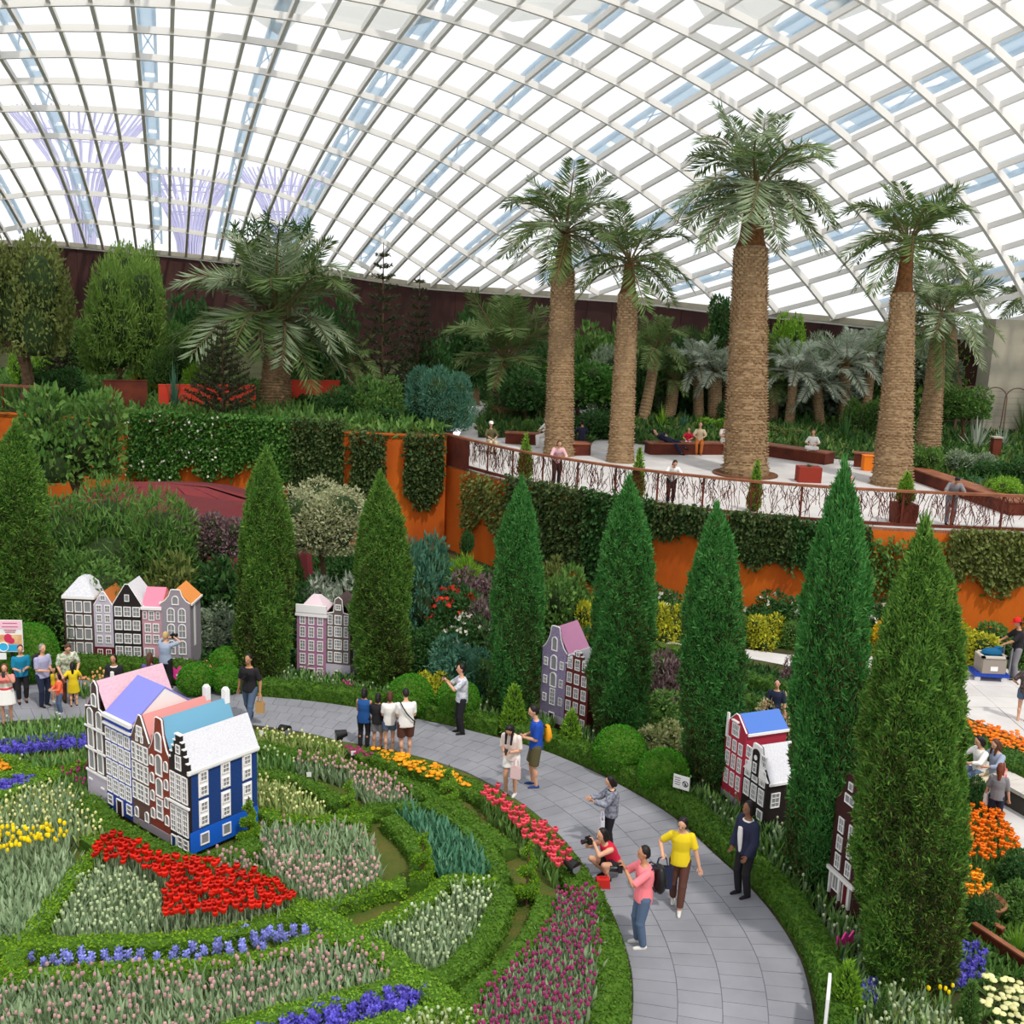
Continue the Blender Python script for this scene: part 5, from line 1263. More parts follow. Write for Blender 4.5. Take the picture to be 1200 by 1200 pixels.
# left group
p = person(9, 846, 779, 20, 'woman in a pink and white banded top and white skirt taking a picture', SHOOT, m_stripe, .45, C['white'], 1, .42, cloth('tan_sandal', (150, 110, 90)), 'auburn', .02, 0, slim=1.15)
phone(p['W']((0, -.36, 1.50)), p['yaw'], 'phone held up by the woman in the white skirt')
person(27, 824, 757, 30, 'woman in a teal blouse and black trousers with dark red hair', FRONT, C['teal'], .45, C['black'], .9, 0, darkshoe, 'red', 0, 0, slim=1.12)
p = person(52, 828, 756, 60, 'grey haired man in a lilac grey shirt and dark trousers', FRONT, C['lilac'], .45, C['darkblue'], 1, 0, darkshoe, 'grey', 0, 0, slim=1.1)
backpack(p['back'](.3, .20), p['yaw'], m_blk, 'black backpack of the grey haired man in the lilac shirt', .85)
person(80, 822, 751, 35, 'woman in a cream patterned blouse with short dark hair stooping over two children', dict(lean=14, head=(25, 0), wri=((.2, -.3, .95), (-.2, -.3, .9))), C['floral'], .45, C['brown'], 1, 0, darkshoe, 'brown', 0, 0, slim=1.15)
person(71, 836, 790, -50, 'small child in an orange top and jeans', dict(wri=((.1, -.3, 1.1), (-.1, -.3, 1.1))), C['orange'], .8, C['jeans'], 1, 0, sneak, 'black', .05, 0)
person(87, 828, 777, 200, 'girl in a yellow dress with long dark hair', dict(wri=((.3, -.05, 1.0), (-.15, -.3, 1.1))), C['yellow'], .35, C['yellow'], 1, .4, darkshoe, 'black', .25, 0, face=False)
person(64, 822, 783, 60, 'toddler in a yellow and orange top beside the grey haired man', None, C['yellow'], .45, C['orange'], .3, 0, sneak, 'brown', 0, 0)
p = person(195, 808, 742, 160, 'man in a grey blue t-shirt raising a camera at the model house row', dict(wri=((.10, -.32, 1.48), (-.10, -.32, 1.5)), elb=((1, 0, -.2), (-1, 0, -.2))), C['greyblue'], .45, C['black'], 1, 0, darkshoe, 'blond', 0, 0, face=False, slim=1.15)
camera_(p['W']((0, -.37, 1.48)), p['yaw'], 'camera of the man in the grey blue t-shirt')
person(136, 838, 768, 0, 'dark haired person in a black jacket with a white collar behind the pink roof', FRONT, C['white'], .5, C['black'], 1, 0, darkshoe, 'black', .05, 1, jacket=(C['black'], C['white']))
person(177, 836, 767, 180, 'dark haired visitor with a violet top seen from behind above the pink roof', FRONT, cloth('violet', (92, 78, 140)), .45, C['black'], 1, 0, darkshoe, 'brown', .2, 1, face=False)
# walking man
p = person(293, 848, 768, -15, 'man in a black shirt and jeans walking with a paper bag', dict(ank=((.08, -.24, .075), (-.10, .26, .12)), wri=((.30, -.05, .86), (-.30, .02, .84))), C['black'], .45, C['jeans'], 1, 0, darkshoe, 'black', 0, 1, slim=1.12)
tote(p['wri'][0], p['yaw'] + .3, cloth('brown_paper', (186, 146, 96)), 'brown paper bag in the hand of the man in black', .2, .26, .1)
camera_(p['W']((.0, -.17, 1.22)), p['yaw'], 'pale grey camera on the chest of the man in black')
# four from behind
BACK4 = 'four visitors seen from behind on the path'
person(426, 876, 808, 170, 'visitor from behind in a blue top with brown hem and black leggings', FRONT, C['royal'], 0, C['black'], 1, 0, darkshoe, 'black', 0.02, 1, face=False, group=BACK4, slim=1.08, long_top=.06)
person(442, 878, 814, 175, 'shorter visitor from behind in a black shirt and grey shorts', FRONT, C['black'], .45, C['grey'], .4, 0, darkshoe, 'black', 0.02, 1, face=False, group=BACK4, slim=1.1)
person(456, 882, 812, 190, 'visitor from behind in a white t-shirt and denim shorts', FRONT, C['white'], .4, C['jeans'], .28, 0, sneak, 'brown', 0.02, 0, face=False, group=BACK4)
p = person(475, 888, 810, 195, 'visitor from behind in a white t-shirt with black strap and brown shorts', dict(lean=6, head=(15, 0), **FRONT), C['white'], .4, C['brown'], .42, 0, sneak, 'black', 0, 0, face=False, group=BACK4, slim=1.18)
MB().tube([(.15, .02, 1.46), (.10, .16, 1.36), (0, .185, 1.2), (-.14, .175, 1.04), (-.21, .08, .95)], .015, 6).build('bag_strap', m_blk, p['t'])
# path people
p = person(540, 860, 780, -75, 'man in a white checked shirt and black trousers photographing to the left', dict(wri=((.08, -.38, 1.36), (-.08, -.38, 1.36)), elb=((.6, 0, -1), (-.6, 0, -1)), grip=.9), C['check'], .45, C['black'], 1, 0, darkshoe, 'black', 0, 0, slim=1.05)
phone(p['W']((0, -.45, 1.38)), p['yaw'], 'phone of the man in the white checked shirt')
p = person(598, 932, 864, -20, 'woman with long dark hair and white shorts looking down at her hands', dict(head=(40, 0), lean=10, **FRONT), C['peach'], .45, C['white'], .3, 0, sneak, 'black', .28, 0, h=1.62)
tote(p['wri'][0] + np.array([.16, .0, -.12]), p['yaw'], cloth('pale_pink_bag', (222, 190, 190)), 'pale pink shopping bag beside the woman in white shorts', .2, .24, .08)
phone(p['W']((-.01, -.34, 1.08)), p['yaw'], 'phone in the hands of the woman in white shorts')
p = person(626, 922, 828, -80, 'man in a blue t-shirt and brown shorts with an orange backpack', dict(head=(18, 0), **FRONT), C['blue'], .45, C['khaki'], .46, 0, blueshoe, 'black', 0, 0)
backpack(p['back'](.22, .21), p['yaw'], cloth('orange_pack', (236, 160, 30)), 'orange backpack of the man in the blue t-shirt', .8)
phone(p['W']((-.01, -.34, 1.12)), p['yaw'], 'black phone held by the man in the blue t-shirt')
p = person(714, 994, 911, -85, 'woman in a grey patterned jacket and black trousers holding out her hands', dict(head=(15, 0), wri=((.12, -.42, 1.2), (-.1, -.46, 1.18)), elb=((.6, .2, -1), (-.6, .2, -1))), C['black'], .4, C['black'], 1, 0, darkshoe, 'black', .04, 0, jacket=(C['pattern'],))
tote(p['W']((.16, -.24, 1.04)), p['yaw'], cloth('white_bag', (214, 212, 222)), 'white carrier bag hanging from the arm of the woman in the patterned jacket', .26, .32, .08)
CROUCH = dict(pel=(0, .14, .30), lean=30, ank=((.11, -.06, .075), (-.13, .02, .075)), knee=((.3, -1, .5), (-.3, -1, .5)), wri=((.07, -.40, .86), (-.07, -.40, .84)), elb=((.7, 0, -1), (-.7, 0, -1)), head=(-22, 0), grip=.9)
p = person(712, 1030, 975, -62, 'crouching woman in a crimson sleeveless top photographing the flowers', CROUCH, C['red'], 0, C['black'], .3, 0, darkshoe, 'black', .02, 0, h=1.62)
camera_(p['W']((0, -.46, .84)), p['yaw'], 'black camera held by the crouching woman')
tag(MB().box((0, 0, .09), (.26, .16, .18), taper=.85).box((0, 0, .2), (.1, .02, .04)).build('camera_bag', cloth('red_bag', (196, 40, 36)), loc=p['W']((.22, -.25, 0))), 'red bag lying beside the crouching woman', 'bag')
p = person(750, 1109, 994, -82, 'man in a coral pink polo shirt and jeans photographing to the left', dict(wri=((.09, -.34, 1.40), (-.09, -.34, 1.40)), elb=((.6, 0, -1), (-.6, 0, -1)), grip=.9), C['pink'], .48, C['jeans'], 1, 0, sneak, 'black', 0, 1, slim=1.1)
camera_(p['W']((0, -.42, 1.36)), p['yaw'], 'camera raised by the man in the coral pink polo shirt')
backpack(p['back'](.26, .23), p['yaw'], m_blk, 'black backpack of the man in the coral pink polo shirt')
p = person(793, 1064, 956, -12, 'woman in a yellow blouse and brown trousers walking with a navy bag', dict(head=(22, -15), ank=((.05, -.2, .075), (-.08, .16, .10)), wri=((.33, -.08, .86), (-.30, -.16, 1.06)), elb=((.6, 1, 0), (-.8, .6, -.5))), C['yellow'], .4, C['brown'], .95, 0, sneak, 'black', .03, 0)
tote(p['wri'][1], p['yaw'] + .2, C['navy'], 'navy tote bag on the arm of the woman in yellow', .36, .38, .1)
person(870, 1050, 941, -62, 'woman in a dark navy jacket over a white shirt standing at the path edge', dict(wri=((.20, -.16, .88), (-.20, -.14, .88))), C['white'], .45, C['black'], 1, 0, darkshoe, 'black', .12, 2, jacket=(C['navy'], C['white']))
person(905, 868, 797, -20, 'man in a dark blue shirt half hidden behind the red model house', None, C['darkblue'], .45, C['black'], 1, 0, darkshoe, 'black', 0, 0)
# right side
person(1187, 797, 726, -95, 'worker in a red cap and black top pushing a trolley', dict(wri=((.16, -.42, 1.05), (-.16, -.42, 1.05)), head=(15, 0)), C['black'], .5, C['grey'], 1, 0, darkshoe, 'black', 0, 1, hat=cloth('red_cap', (214, 30, 28)))
p = person(1197, 846, 776, 150, 'woman in a dark patterned top and denim shorts at the right edge', dict(wri=((.24, -.18, 1.0), (-.26, 0, .9))), C['darkpat'], .45, C['jeans'], .28, 0, cloth('tan_shoe', (196, 150, 110)), 'black', .25, 0, face=False)
tote(p['wri'][1] + np.array([-.12, 0, .2]), p['yaw'], cloth('maroon_bag', (132, 30, 50)), 'maroon handbag of the woman in denim shorts', .26, .18, .1)
# ================================================================== palms and trees
def frond_mesh(el, droop, seed, n=40, fold=0.5, ll=.30):
    rg = np.random.default_rng(seed + 200); mb = MB(); t = np.linspace(0, 1, 14)
    x = t * math.cos(el); z = t * math.sin(el) - droop * t ** 2.2
    L = np.concatenate([[0], np.cumsum(np.hypot(np.diff(x), np.diff(z)))]); x, z = x / L[-1], z / L[-1]
    C = np.stack([x, 0 * x, z], -1); mb.tube(C, .014 * (1 - .8 * t), 4, 1, caps=False)
    u = np.linspace(.16, .99, n); P = np.stack([np.interp(u, t, C[:, k]) for k in range(3)], -1)
    T = unit(np.gradient(P, axis=0)); N = np.stack([-T[:, 2], 0 * u, T[:, 0]], -1)
    for sd in (-1, 1):
        D = unit(T * .62 + np.array([0, sd, 0]) * .72 + N * (.25 * fold) - np.array([0, 0, .18]) + rg.normal(0, .13, (n, 3)))
        l = ll * np.interp(u, [.1, .35, .8, 1], [.55, 1, .75, .45]) * rg.uniform(.85, 1.1, n)
        mb.leaves(P, D, l, .021, 0, -.03, up=N)
    return mb.mesh('frond', [L_frond, L_dead])
FR = [[frond_mesh(1.18, .3, s) for s in (1, 2)], [frond_mesh(.95, .55, s) for s in (3, 4)], [frond_mesh(.5, .75, s) for s in (5, 6)], [frond_mesh(.05, .7, s) for s in (7, 8)], [frond_mesh(-.5, .7, s) for s in (9,)]]
m_ptrunk = mat('palm_trunk_bark', srgb(156, 130, 98), 0.95, srgb(122, 98, 70), scale=7, bump=0.4, stretch=(1, 1, 3))
m_scar = mat('palm_leaf_scar', srgb(192, 164, 126), 0.95, srgb(150, 120, 86), scale=5)
m_sheath = mat('palm_crown_sheath', srgb(128, 84, 44), 0.9, srgb(92, 62, 36), scale=9, bump=.5)
def palm(bx, by, tx, ty, wb, wt, flen, label, z, nf=34, sheath=0, dark=False, group=None, mix=(.15, .3, .3, .2, .05), scars=True, name='palm_tree', tilt=0, lm=None):
    P = at(bx, by, z); dp = depth_of(P); Q = at_depth(tx, ty, dp + tilt); mp = mpp(P)
    T = tag(empty(name, P), label, 'palm', group); H = Q - P; k = 42; u = np.linspace(0, 1, k)
    C = H * u[:, None] + np.stack([.10 * np.sin(u * PI) * H[0], 0 * u, 0 * u], -1); C[0, 2] -= .1
    r = np.interp(u, [0, .06, 1], [wb * .56, wb * .5, wt * .5]) * mp; rr = r * (1 + .03 * ((np.arange(k) % 2) * 2 - 1))
    mb = MB(); mb.tube(C, rr, 16, 0); mb.build('trunk', m_ptrunk, T)
    if scars:
        mb = MB(); rows = int(np.linalg.norm(H) / .11); rg = np.random.default_rng(int(bx))
        for q in range(rows):
            uu = (q + .5) / rows; c = np.array([np.interp(uu, u, C[:, d]) for d in range(3)]); r_ = np.interp(uu, u, r); n_ = max(8, int(2 * PI * r_ / .22))
            for w in range(n_):
                if rg.random() < .12 + .25 * (1 - uu): continue
                a = (w + .5 * (q % 2) + rg.uniform(-.15, .15)) * 2 * PI / n_; h = 2 * PI / n_ * .42; up_ = .035 * (.5 + uu)
                V = [c + [r_ * math.cos(a + s_ * h) * f, r_ * math.sin(a + s_ * h) * f, dz] for s_, f, dz in ((-1, .99, -up_), (1, .99, -up_), (.8, 1.10, up_), (-.8, 1.10, up_), (-.8, .97, up_ * 1.2), (.8, .97, up_ * 1.2))]
                mb.add(V, [(0, 1, 2, 3), (3, 2, 5, 4)])
        tag(mb.build('leaf_scars', m_scar, T), kind='stuff')
    top = H.copy()
    if sheath:
        S2 = np.array([0, 0, sheath * mp]); mb = MB(); uu = np.linspace(0, 1, 8)
        mb.tube(H + S2 * uu[:, None], np.interp(uu, [0, .2, 1], [wt * .5, wt * .36, wt * .26]) * mp, 10); mb.build('crown_sheath', m_sheath, T); top = H + S2
    rg = np.random.default_rng(int(bx * 7 + by)); cnt = (np.array(mix) * nf).round().astype(int); ga = rg.uniform(0, 6)
    q = 0
    for lvl, c in enumerate(cnt):
        for _ in range(c):
            me = FR[lvl][q % len(FR[lvl])]; a = ga + q * 2.39996; s = flen * mp * rg.uniform(.85, 1.1) * (.9, 1.0, 1.05, 1.05, 1)[lvl]
            o = place(me, 'frond', T, top + np.array([0, 0, (.12 - .05 * lvl) * flen * mp * .3]), None, (s, s * rg.uniform(.9, 1.15), s)); o.rotation_euler = (rg.uniform(-.35, .35), rg.uniform(-.12, .12), a)
            recolor(o, lm or (L_frondd if dark or rg.random() < .45 else L_frond), L_dead); q += 1
    return T
GPM = 'tall thick trunked palms on the upper terrace'
palm(655, 533, 660, 318, 34, 27, 92, 'tall palm left of centre on the terrace, thin brown crown sheath', TER, 26, 42, group=GPM, mix=(.14, .34, .32, .2, 0))
palm(727, 541, 736, 345, 30, 23, 80, 'slimmer tall palm between the two tallest ones, dark crown', TER, 22, 34, True, group=GPM, mix=(.14, .34, .32, .2, 0))
palm(873, 556, 880, 292, 50, 39, 112, 'tallest and thickest palm on the terrace, standing in a round soil pit', TER, 36, 62, group=GPM, mix=(.12, .30, .33, .25, 0))
palm(1045, 568, 1058, 345, 44, 27, 92, 'tall palm on the right half of the terrace behind the potted conifer', TER, 26, 55, True, group=GPM, mix=(.18, .36, .32, .14, 0))
palm(1086, 531, 1100, 385, 29, 15, 84, 'medium palm with a dry hanging frond left of the wire arches', TER, 26, 10, group=GPM, mix=(.15, .3, .3, .2, .05))
palm(322, 480, 325, 405, 40, 26, 124, 'broad silvery palm with a squat trunk on the left terrace', TERL, 46, 22, group=GPM, mix=(.2, .36, .34, .10, 0))
palm(592, 492, 592, 435, 34, 24, 92, 'squat palm with long upright fronds left of the tall palms', TER, 30, 8, True, group=GPM, mix=(.3, .35, .25, .1, 0))
palm(416, 480, 414, 428, 15, 13, 46, 'small dark trunked palm beside the red wall', TERL, 22, 0, True, scars=False, group='small palms and cycads of the terrace')
SM = 'small palms and cycads of the terrace'
for a in ((553, 474, 554, 420, 18, 16, 42, 'grey fan shaped small palm left of the squat palm', 0), (752, 498, 768, 412, 14, 12, 50, 'leaning small palm right of the slimmer tall palm', 1), (782, 496, 790, 448, 16, 13, 38, 'leaning cycad behind the terrace bench', 1),
          (819, 497, 818, 432, 13, 12, 42, 'cycad with a straight trunk, leftmost of three behind the bench', 0), (838, 498, 838, 440, 17, 16, 42, 'cycad with a tan crown in the middle of three', 0), (905, 500, 908, 455, 12, 12, 46, 'cycad just right of the tallest palm', 1),
          (924, 504, 930, 440, 12, 11, 48, 'grey leafed cycad behind the woman sitting cross legged', 0), (962, 505, 958, 455, 12, 11, 50, 'silvery cycad above the red planter', 0), (990, 504, 990, 430, 14, 12, 54, 'silvery cycad left of the right hand tall palm', 0), (884, 497, 893, 425, 12, 11, 44, 'cycad half hidden behind the tallest palm', 1), (1010, 502, 1022, 420, 12, 11, 46, 'cycad close behind the right hand tall palm', 0)):
    palm(*a[:8], TER, 24, 0, bool(a[8]), scars=False, group=SM, mix=(.25, .35, .3, .1, 0), lm=None if a[8] else L_silver)
palm(1128, 505, 1112, 345, 13, 10, 60, 'pale palm rising behind the wire arches', TER, 22, 4, group=SM, mix=(.2, .3, .3, .2, 0), scars=False)
palm(1226, 503, 1214, 345, 30, 26, 60, 'dark shaggy palm crown cut by the right edge', TER, 36, 0, True, group=SM, mix=(.2, .25, .3, .2, .05), scars=False)

def tree(bx, by, wpx, ytop, ylow, style, lm, label, z, tw=8, group=None, name='tree', cat='tree', branches=5, loc=None):
    P = at(bx, by, z) if loc is None else np.array(loc, float); mp = mpp(P); h = height_to(P, ytop); hl = height_to(P, ylow); w = wpx * mp
    T = tag(empty(name, P), label, cat, group); rg = np.random.default_rng(int(bx + by))
    mb = MB(); mb.tube([(0, 0, -.1), (.05 * w, 0, hl * .5), (0, .03 * w, hl), (0, 0, hl + (h - hl) * .6)], [tw * mp * .6, tw * mp * .5, tw * mp * .42, tw * mp * .15], 8)
    mb.build('trunk', m_bark, T); mb = MB()
    for q in range(branches):
        a = rg.uniform(0, 6.28); e = np.array([math.cos(a) * w * .33, math.sin(a) * w * .33, hl + (h - hl) * rg.uniform(.3, .75)]); s = np.array([0, 0, hl * rg.uniform(.75, 1.1)])
        mb.tube([s, s * .5 + e * .5 + [0, 0, .06 * h], e], [tw * mp * .25, tw * mp * .17, tw * mp * .06], 6)
    mb.build('branches', m_bark, T)
    o = place(BUSH[style], 'crown', T, (0, 0, hl), rg.uniform(0, 6), (w / 2 * 1.15, w / 2 * 1.15, (h - hl) / 1.25)); recolor(o, lm)
    return T
def araucaria(bx, by, ytop, wpx, label, z, lm=None):
    P = at(bx, by, z); mp = mpp(P); h = height_to(P, ytop); w = wpx * mp / 2; rg = np.random.default_rng(int(bx))
    T = tag(empty('norfolk_pine', P), label, 'conifer', 'dark tiered conifers of the left terrace'); MB().tube([(0, 0, -.1), (0, 0, h)], [.09, .015], 6).build('trunk', m_bark, T)
    n = 13; br = MB(); lf = MB()
    for q in range(n):
        z0 = h * (.12 + .86 * q / n); L = w * (1 - .9 * q / n); m_ = 7 if q < 9 else 5
        for a in np.arange(m_) * 2 * PI / m_ + q * .6:
            e = np.array([math.cos(a) * L, math.sin(a) * L, z0 + L * .38]); s = np.array([0, 0, z0]); mid = (s + e) / 2 - [0, 0, L * .06]
            br.tube([s, mid, e], [.02, .016, .006], 4, caps=False)
            nl = max(14, int(80 * L)); t = rg.uniform(.15, 1, nl); B = s * (1 - t[:, None]) + e * t[:, None] - np.array([0, 0, L * .1]) * (t * (1 - t) * 2)[:, None]
            D = unit(rg.normal(0, .55, (nl, 3)) + unit(e - s) * .8 + [0, 0, .35]); lf.leaves(B, D, .16, .05)
    br.build('branches', m_bark, T); tag(lf.build('needles', lm or L_pine, T), kind='stuff')
araucaria(262, 496, 376, 88, 'dark tiered conifer before the red wall, left of the squat palm', TERL)
araucaria(447, 478, 284, 84, 'tallest tiered conifer with a bare leading shoot', TERL, L_pine)
araucaria(489, 472, 318, 64, 'thinner tiered conifer right of the tallest one', TERL, L_pine)
araucaria(72, 470, 372, 48, 'small dark tiered conifer near the left edge tree', TERL)
TG = 'trees of the left terrace'
tree(30, 480, 104, 272, 415, 'tiny', L_olive, 'large olive leaved tree at the left edge with a pale trunk', TERL, 15, TG)
tree(140, 470, 98, 298, 440, 'wisp', L_fresh, 'bright feathery conical tree before the dark wall', TERL, 6, TG)
tree(160, 462, 60, 286, 400, 'tiny', L_fresh, 'fresh green narrow tree top behind the bright feathery tree', TERL, 6, TG)
P = at(322, 462, TERL); mp_ = mpp(P); hT = height_to(P, 238); T = tag(empty('tree', P), 'tall open tree with star like leaf tufts behind the squat silvery palm', 'tree', TG); rg = np.random.default_rng(77)
br = MB(); lf = MB(); h0_ = height_to(P, 330); br.tube([(0, 0, -.1), (0, 0, h0_)], [.2, .14], 8)
for q in range(64):
    a = rg.uniform(0, 6.28); r_ = math.sqrt(rg.random()) * 50 * mp_; e = np.array([math.cos(a) * r_, math.sin(a) * r_, h0_ + (hT - h0_) * rg.uniform(.15, 1.0) * (1 - .25 * (r_ / (50 * mp_)) ** 2)]); s_ = np.array([0, 0, h0_ * rg.uniform(.8, 1.0)])
    br.tube([s_, s_ * .4 + e * .6 - [0, 0, .2], e], [.05, .035, .015], 5, caps=False); n_ = 26; B = e - np.array([0, 0, .6]) * rg.random((n_, 1)); lf.leaves(B, unit(rg.normal(0, 1, (n_, 3)) + [0, 0, .35]), .55 * rg.uniform(.6, 1.1, n_), .075)
br.build('branches', m_bark, T); tag(lf.build('leaf_tufts', L_dark, T), kind='stuff')
tree(205, 470, 74, 378, 450, 'wisp', L_mid, 'grassy green tree left of the dark tiered conifer', TERL, 5, TG)
tree(672, 500, 92, 424, 470, 'mid', L_ivy, 'clipped block of ivy leaves between the two left tall palms', TER, 5, TG)
tree(612, 500, 70, 430, 478, 'mid', L_dark, 'dark leafy mass behind the squat palm', TER, 5, TG)
tree(845, 494, 46, 345, 400, 'mid', L_dark, 'dark leafed tree top left of the tallest palm, before the wall', TER, 5, TG)
tree(921, 494, 40, 370, 440, 'loose', L_lime, 'lime green young tree right of the tallest palm', TER, 4, TG)
tree(1075, 500, 80, 395, 450, 'loose', L_grey, 'grey green leafy tree behind the right hand tall palm', TER, 5, TG)
tree(1124, 524, 60, 452, 490, 'loose', L_mid, 'white flecked climbing bush on the wire arches', TER, 5, TG)
for a in ((38, 462, 46, 412, 'mid', L_lime, 'lime shrub under the left edge tree'), (62, 478, 60, 430, 'fine', L_dark, 'dark shrub behind the left rail'), (170, 466, 30, 412, 'loose', L_yel, 'shrub with yellow and red leaves on the left terrace'), (205, 484, 50, 420, 'strap', L_blue, 'spiky blue green plant in front of the orange panel'),
          (235, 474, 50, 430, 'feather', L_lime, 'yellow green fern left of the tiered conifer'), (178, 440, 46, 330, 'agave', L_grey, 'spiky dracaena rosette before the dark wall'), (357, 472, 46, 412, 'strap', L_blue, 'strap leaved plant above the coral red panel'), (370, 482, 40, 462, 'mid', L_dark, 'low dark plant with red flowers by the coral panel'),
          (395, 490, 46, 452, 'loose', L_dark, 'dark shrub right of the coral red panel'), (440, 492, 56, 442, 'loose', L_mid, 'loose shrub under the tallest tiered conifer'), (516, 502, 80, 428, 'wisp', L_blue, 'large blue green bush at the terrace corner'), (470, 500, 60, 478, 'mid', L_dark, 'low dark shrub at the wall top left of the corner'),
          (500, 470, 60, 400, 'loose', L_dark, 'dark shrub behind the thin tiered conifer'), (380, 462, 70, 350, 'loose', L_dark, 'dark shrub behind the squat palm at right'), (230, 440, 60, 350, 'loose', L_dark, 'dark shrub behind the squat palm at left'), (100, 440, 60, 372, 'fine', L_mid, 'green bush left of the bright feathery tree'), (540, 455, 60, 362, 'loose', L_dark, 'dark leafy bush behind the grey fan palm')):
    shrub(a[0], a[1], a[2], a[3], a[4], a[5], a[6], TERL, group='shrubs of the left terrace')
for a in ((618, 512, 26, 492, 'mid', L_mid, 'small bush behind the bench left of the tall palm'), (690, 512, 60, 480, 'loose', L_dark, 'dark shrub behind the man in dark blue'), (748, 505, 46, 488, 'grass', L_mid, 'grassy clump right of the slimmer tall palm'), (775, 505, 46, 470, 'strap', L_lime, 'lime strap leaved plant behind the terrace bench'), (800, 506, 40, 478, 'strap', L_blue, 'blue green strap plant behind the lying man'),
          (838, 508, 40, 490, 'mid', L_lime, 'lime cushion plant between the sitting women'), (915, 516, 50, 500, 'mid', L_olive, 'olive cushion plants behind the long corten seat'), (990, 522, 60, 478, 'strap', L_dark, 'dark strap leaved plants left of the right hand tall palm'), (945, 505, 50, 480, 'strap', L_dark, 'dark strap leaved plants behind the cross legged woman'),
          (1008, 512, 40, 468, 'fine', L_mid, 'green bush against the right hand tall palm'), (1076, 560, 46, 522, 'mid', L_mid, 'green mound right of the right hand tall palm'), (1102, 555, 50, 530, 'fine', L_lime, 'pale green cushion under the medium palm'), (1136, 560, 50, 528, 'fine', L_grey, 'grey green mound behind the leaning man'), (1160, 566, 50, 540, 'mid', L_dark, 'dark green mound before the steel bollard'),
          (1150, 575, 60, 562, 'fine', L_blue, 'flat blue green cushion right of the leaning man'), (1196, 570, 50, 535, 'mid', L_dark, 'dark green mound at the right edge of the terrace'), (1180, 590, 50, 560, 'fine', L_lime, 'lime green grass mound at the right edge'), (1142, 530, 58, 492, 'agave', L_silver, 'silver agave left of the steel bollard'), (1172, 528, 40, 500, 'agave', L_silver, 'silver agave behind the steel bollard'),
          (1200, 515, 46, 458, 'agave', L_mid, 'green yucca at the right edge before the concrete pier'), (860, 500, 36, 470, 'loose', L_dark, 'dark foliage beside the tallest palm trunk'), (730, 490, 60, 430, 'loose', L_dark, 'dark foliage behind the slimmer tall palm'), (770, 489, 60, 405, 'loose', L_grey, 'grey foliage behind the leaning palms'), (945, 490, 130, 400, 'loose', L_grey, 'wide grey leafed thicket behind the cycads'), (870, 489, 90, 410, 'loose', L_mid, 'green thicket behind the tallest palm'), (800, 489, 80, 412, 'loose', L_dark, 'dark thicket behind the three cycads'), (1055, 500, 70, 440, 'loose', L_mid, 'green thicket behind the medium palm'), (650, 478, 80, 400, 'loose', L_dark, 'dark thicket behind the tall palm left of centre'), (700, 470, 70, 380, 'loose', L_mid, 'green thicket below the dark wall between tall palms'), (590, 470, 60, 420, 'loose', L_dark, 'dark thicket behind the squat palm')):
    shrub(a[0], a[1], a[2], a[3], a[4], a[5], a[6], TER, group='shrubs of the right terrace')
BK = [(596, 490, 60, 452), (630, 489, 60, 436), (720, 489, 60, 405), (745, 489, 70, 388), (812, 489, 70, 385), (850, 489, 70, 384), (900, 490, 60, 388), (975, 491, 80, 392), (1010, 492, 70, 390), (1035, 493, 60, 400), (1080, 495, 70, 395), (1120, 497, 60, 400)]
for q, (x, y, w, yt) in enumerate(BK):
    shrub(x, y, w, yt, ('loose', 'wisp', 'tiny')[q % 3], (L_mid, L_fresh, L_grey, L_mid, L_dark)[q % 5], ('loose', 'wispy', 'fine leaved')[q % 3] + ' bush in the back planting, %s from the left' % ORD[q], TER, group='back planting of the right terrace')

# soil and low leaves of the raised beds behind the seats
BEDP = [(560, 513), (600, 513), (640, 512), (692, 521), (700, 514), (760, 522), (850, 522), (866, 526), (970, 537), (1020, 542), (1072, 556), (1120, 570), (1190, 600), (1260, 625), (1330, 560), (1300, 492), (560, 492)]
bp_ = [at(x, y, TER)[:2] for x, y in BEDP]; flat('floor_bed', bp_, TER + .02, m_soil)
for lm_, n_, lab in ((L_dark, 16000, 'dark low leaves in the beds behind the terrace seats'), (L_mid, 9000, 'mid green low leaves in the beds behind the terrace seats'), (L_olive, 5000, 'olive low leaves in the beds behind the terrace seats')):
    poly = np.array(bp_); lo, hi = poly.min(0), poly.max(0); X, Y = RNG.uniform(lo[0], hi[0], n_ * 3), RNG.uniform(lo[1], hi[1], n_ * 3); k_ = inside(poly, X, Y); X, Y = X[k_][:n_], Y[k_][:n_]
    P = np.stack([X, Y, RNG.uniform(0, .25, len(X)) + .02], -1); c0 = P.mean(0) * [1, 1, 0]; mb = MB(); mb.leaves(P - c0, unit(RNG.normal(0, .8, P.shape) + [0, 0, .9]), .36 * RNG.uniform(.6, 1.5, len(X)), .13, 0, .05)
    tag(mb.build('ground_cover', [lm_], loc=c0 + [0, 0, TER]), lab, 'ground cover', None, 'stuff')
poly = np.array(LEFT[:, :2].tolist() + [[-60, 60], [-8, 60]]); n_ = 20000; X, Y = RNG.uniform(-45, 0, n_ * 3), RNG.uniform(38, 62, n_ * 3); k_ = inside(poly, X, Y); X, Y = X[k_][:n_], Y[k_][:n_]
P = np.stack([X, Y, RNG.uniform(0, .3, len(X))], -1); c0 = P.mean(0) * [1, 1, 0]; mb = MB(); mb.leaves(P - c0, unit(RNG.normal(0, .8, P.shape) + [0, 0, .9]), .4 * RNG.uniform(.6, 1.5, len(X)), .14, 0, .05)
tag(mb.build('ground_cover', [L_mid], loc=c0 + [0, 0, TERL]), 'low green leaves over the beds of the left terrace', 'ground cover', None, 'stuff')

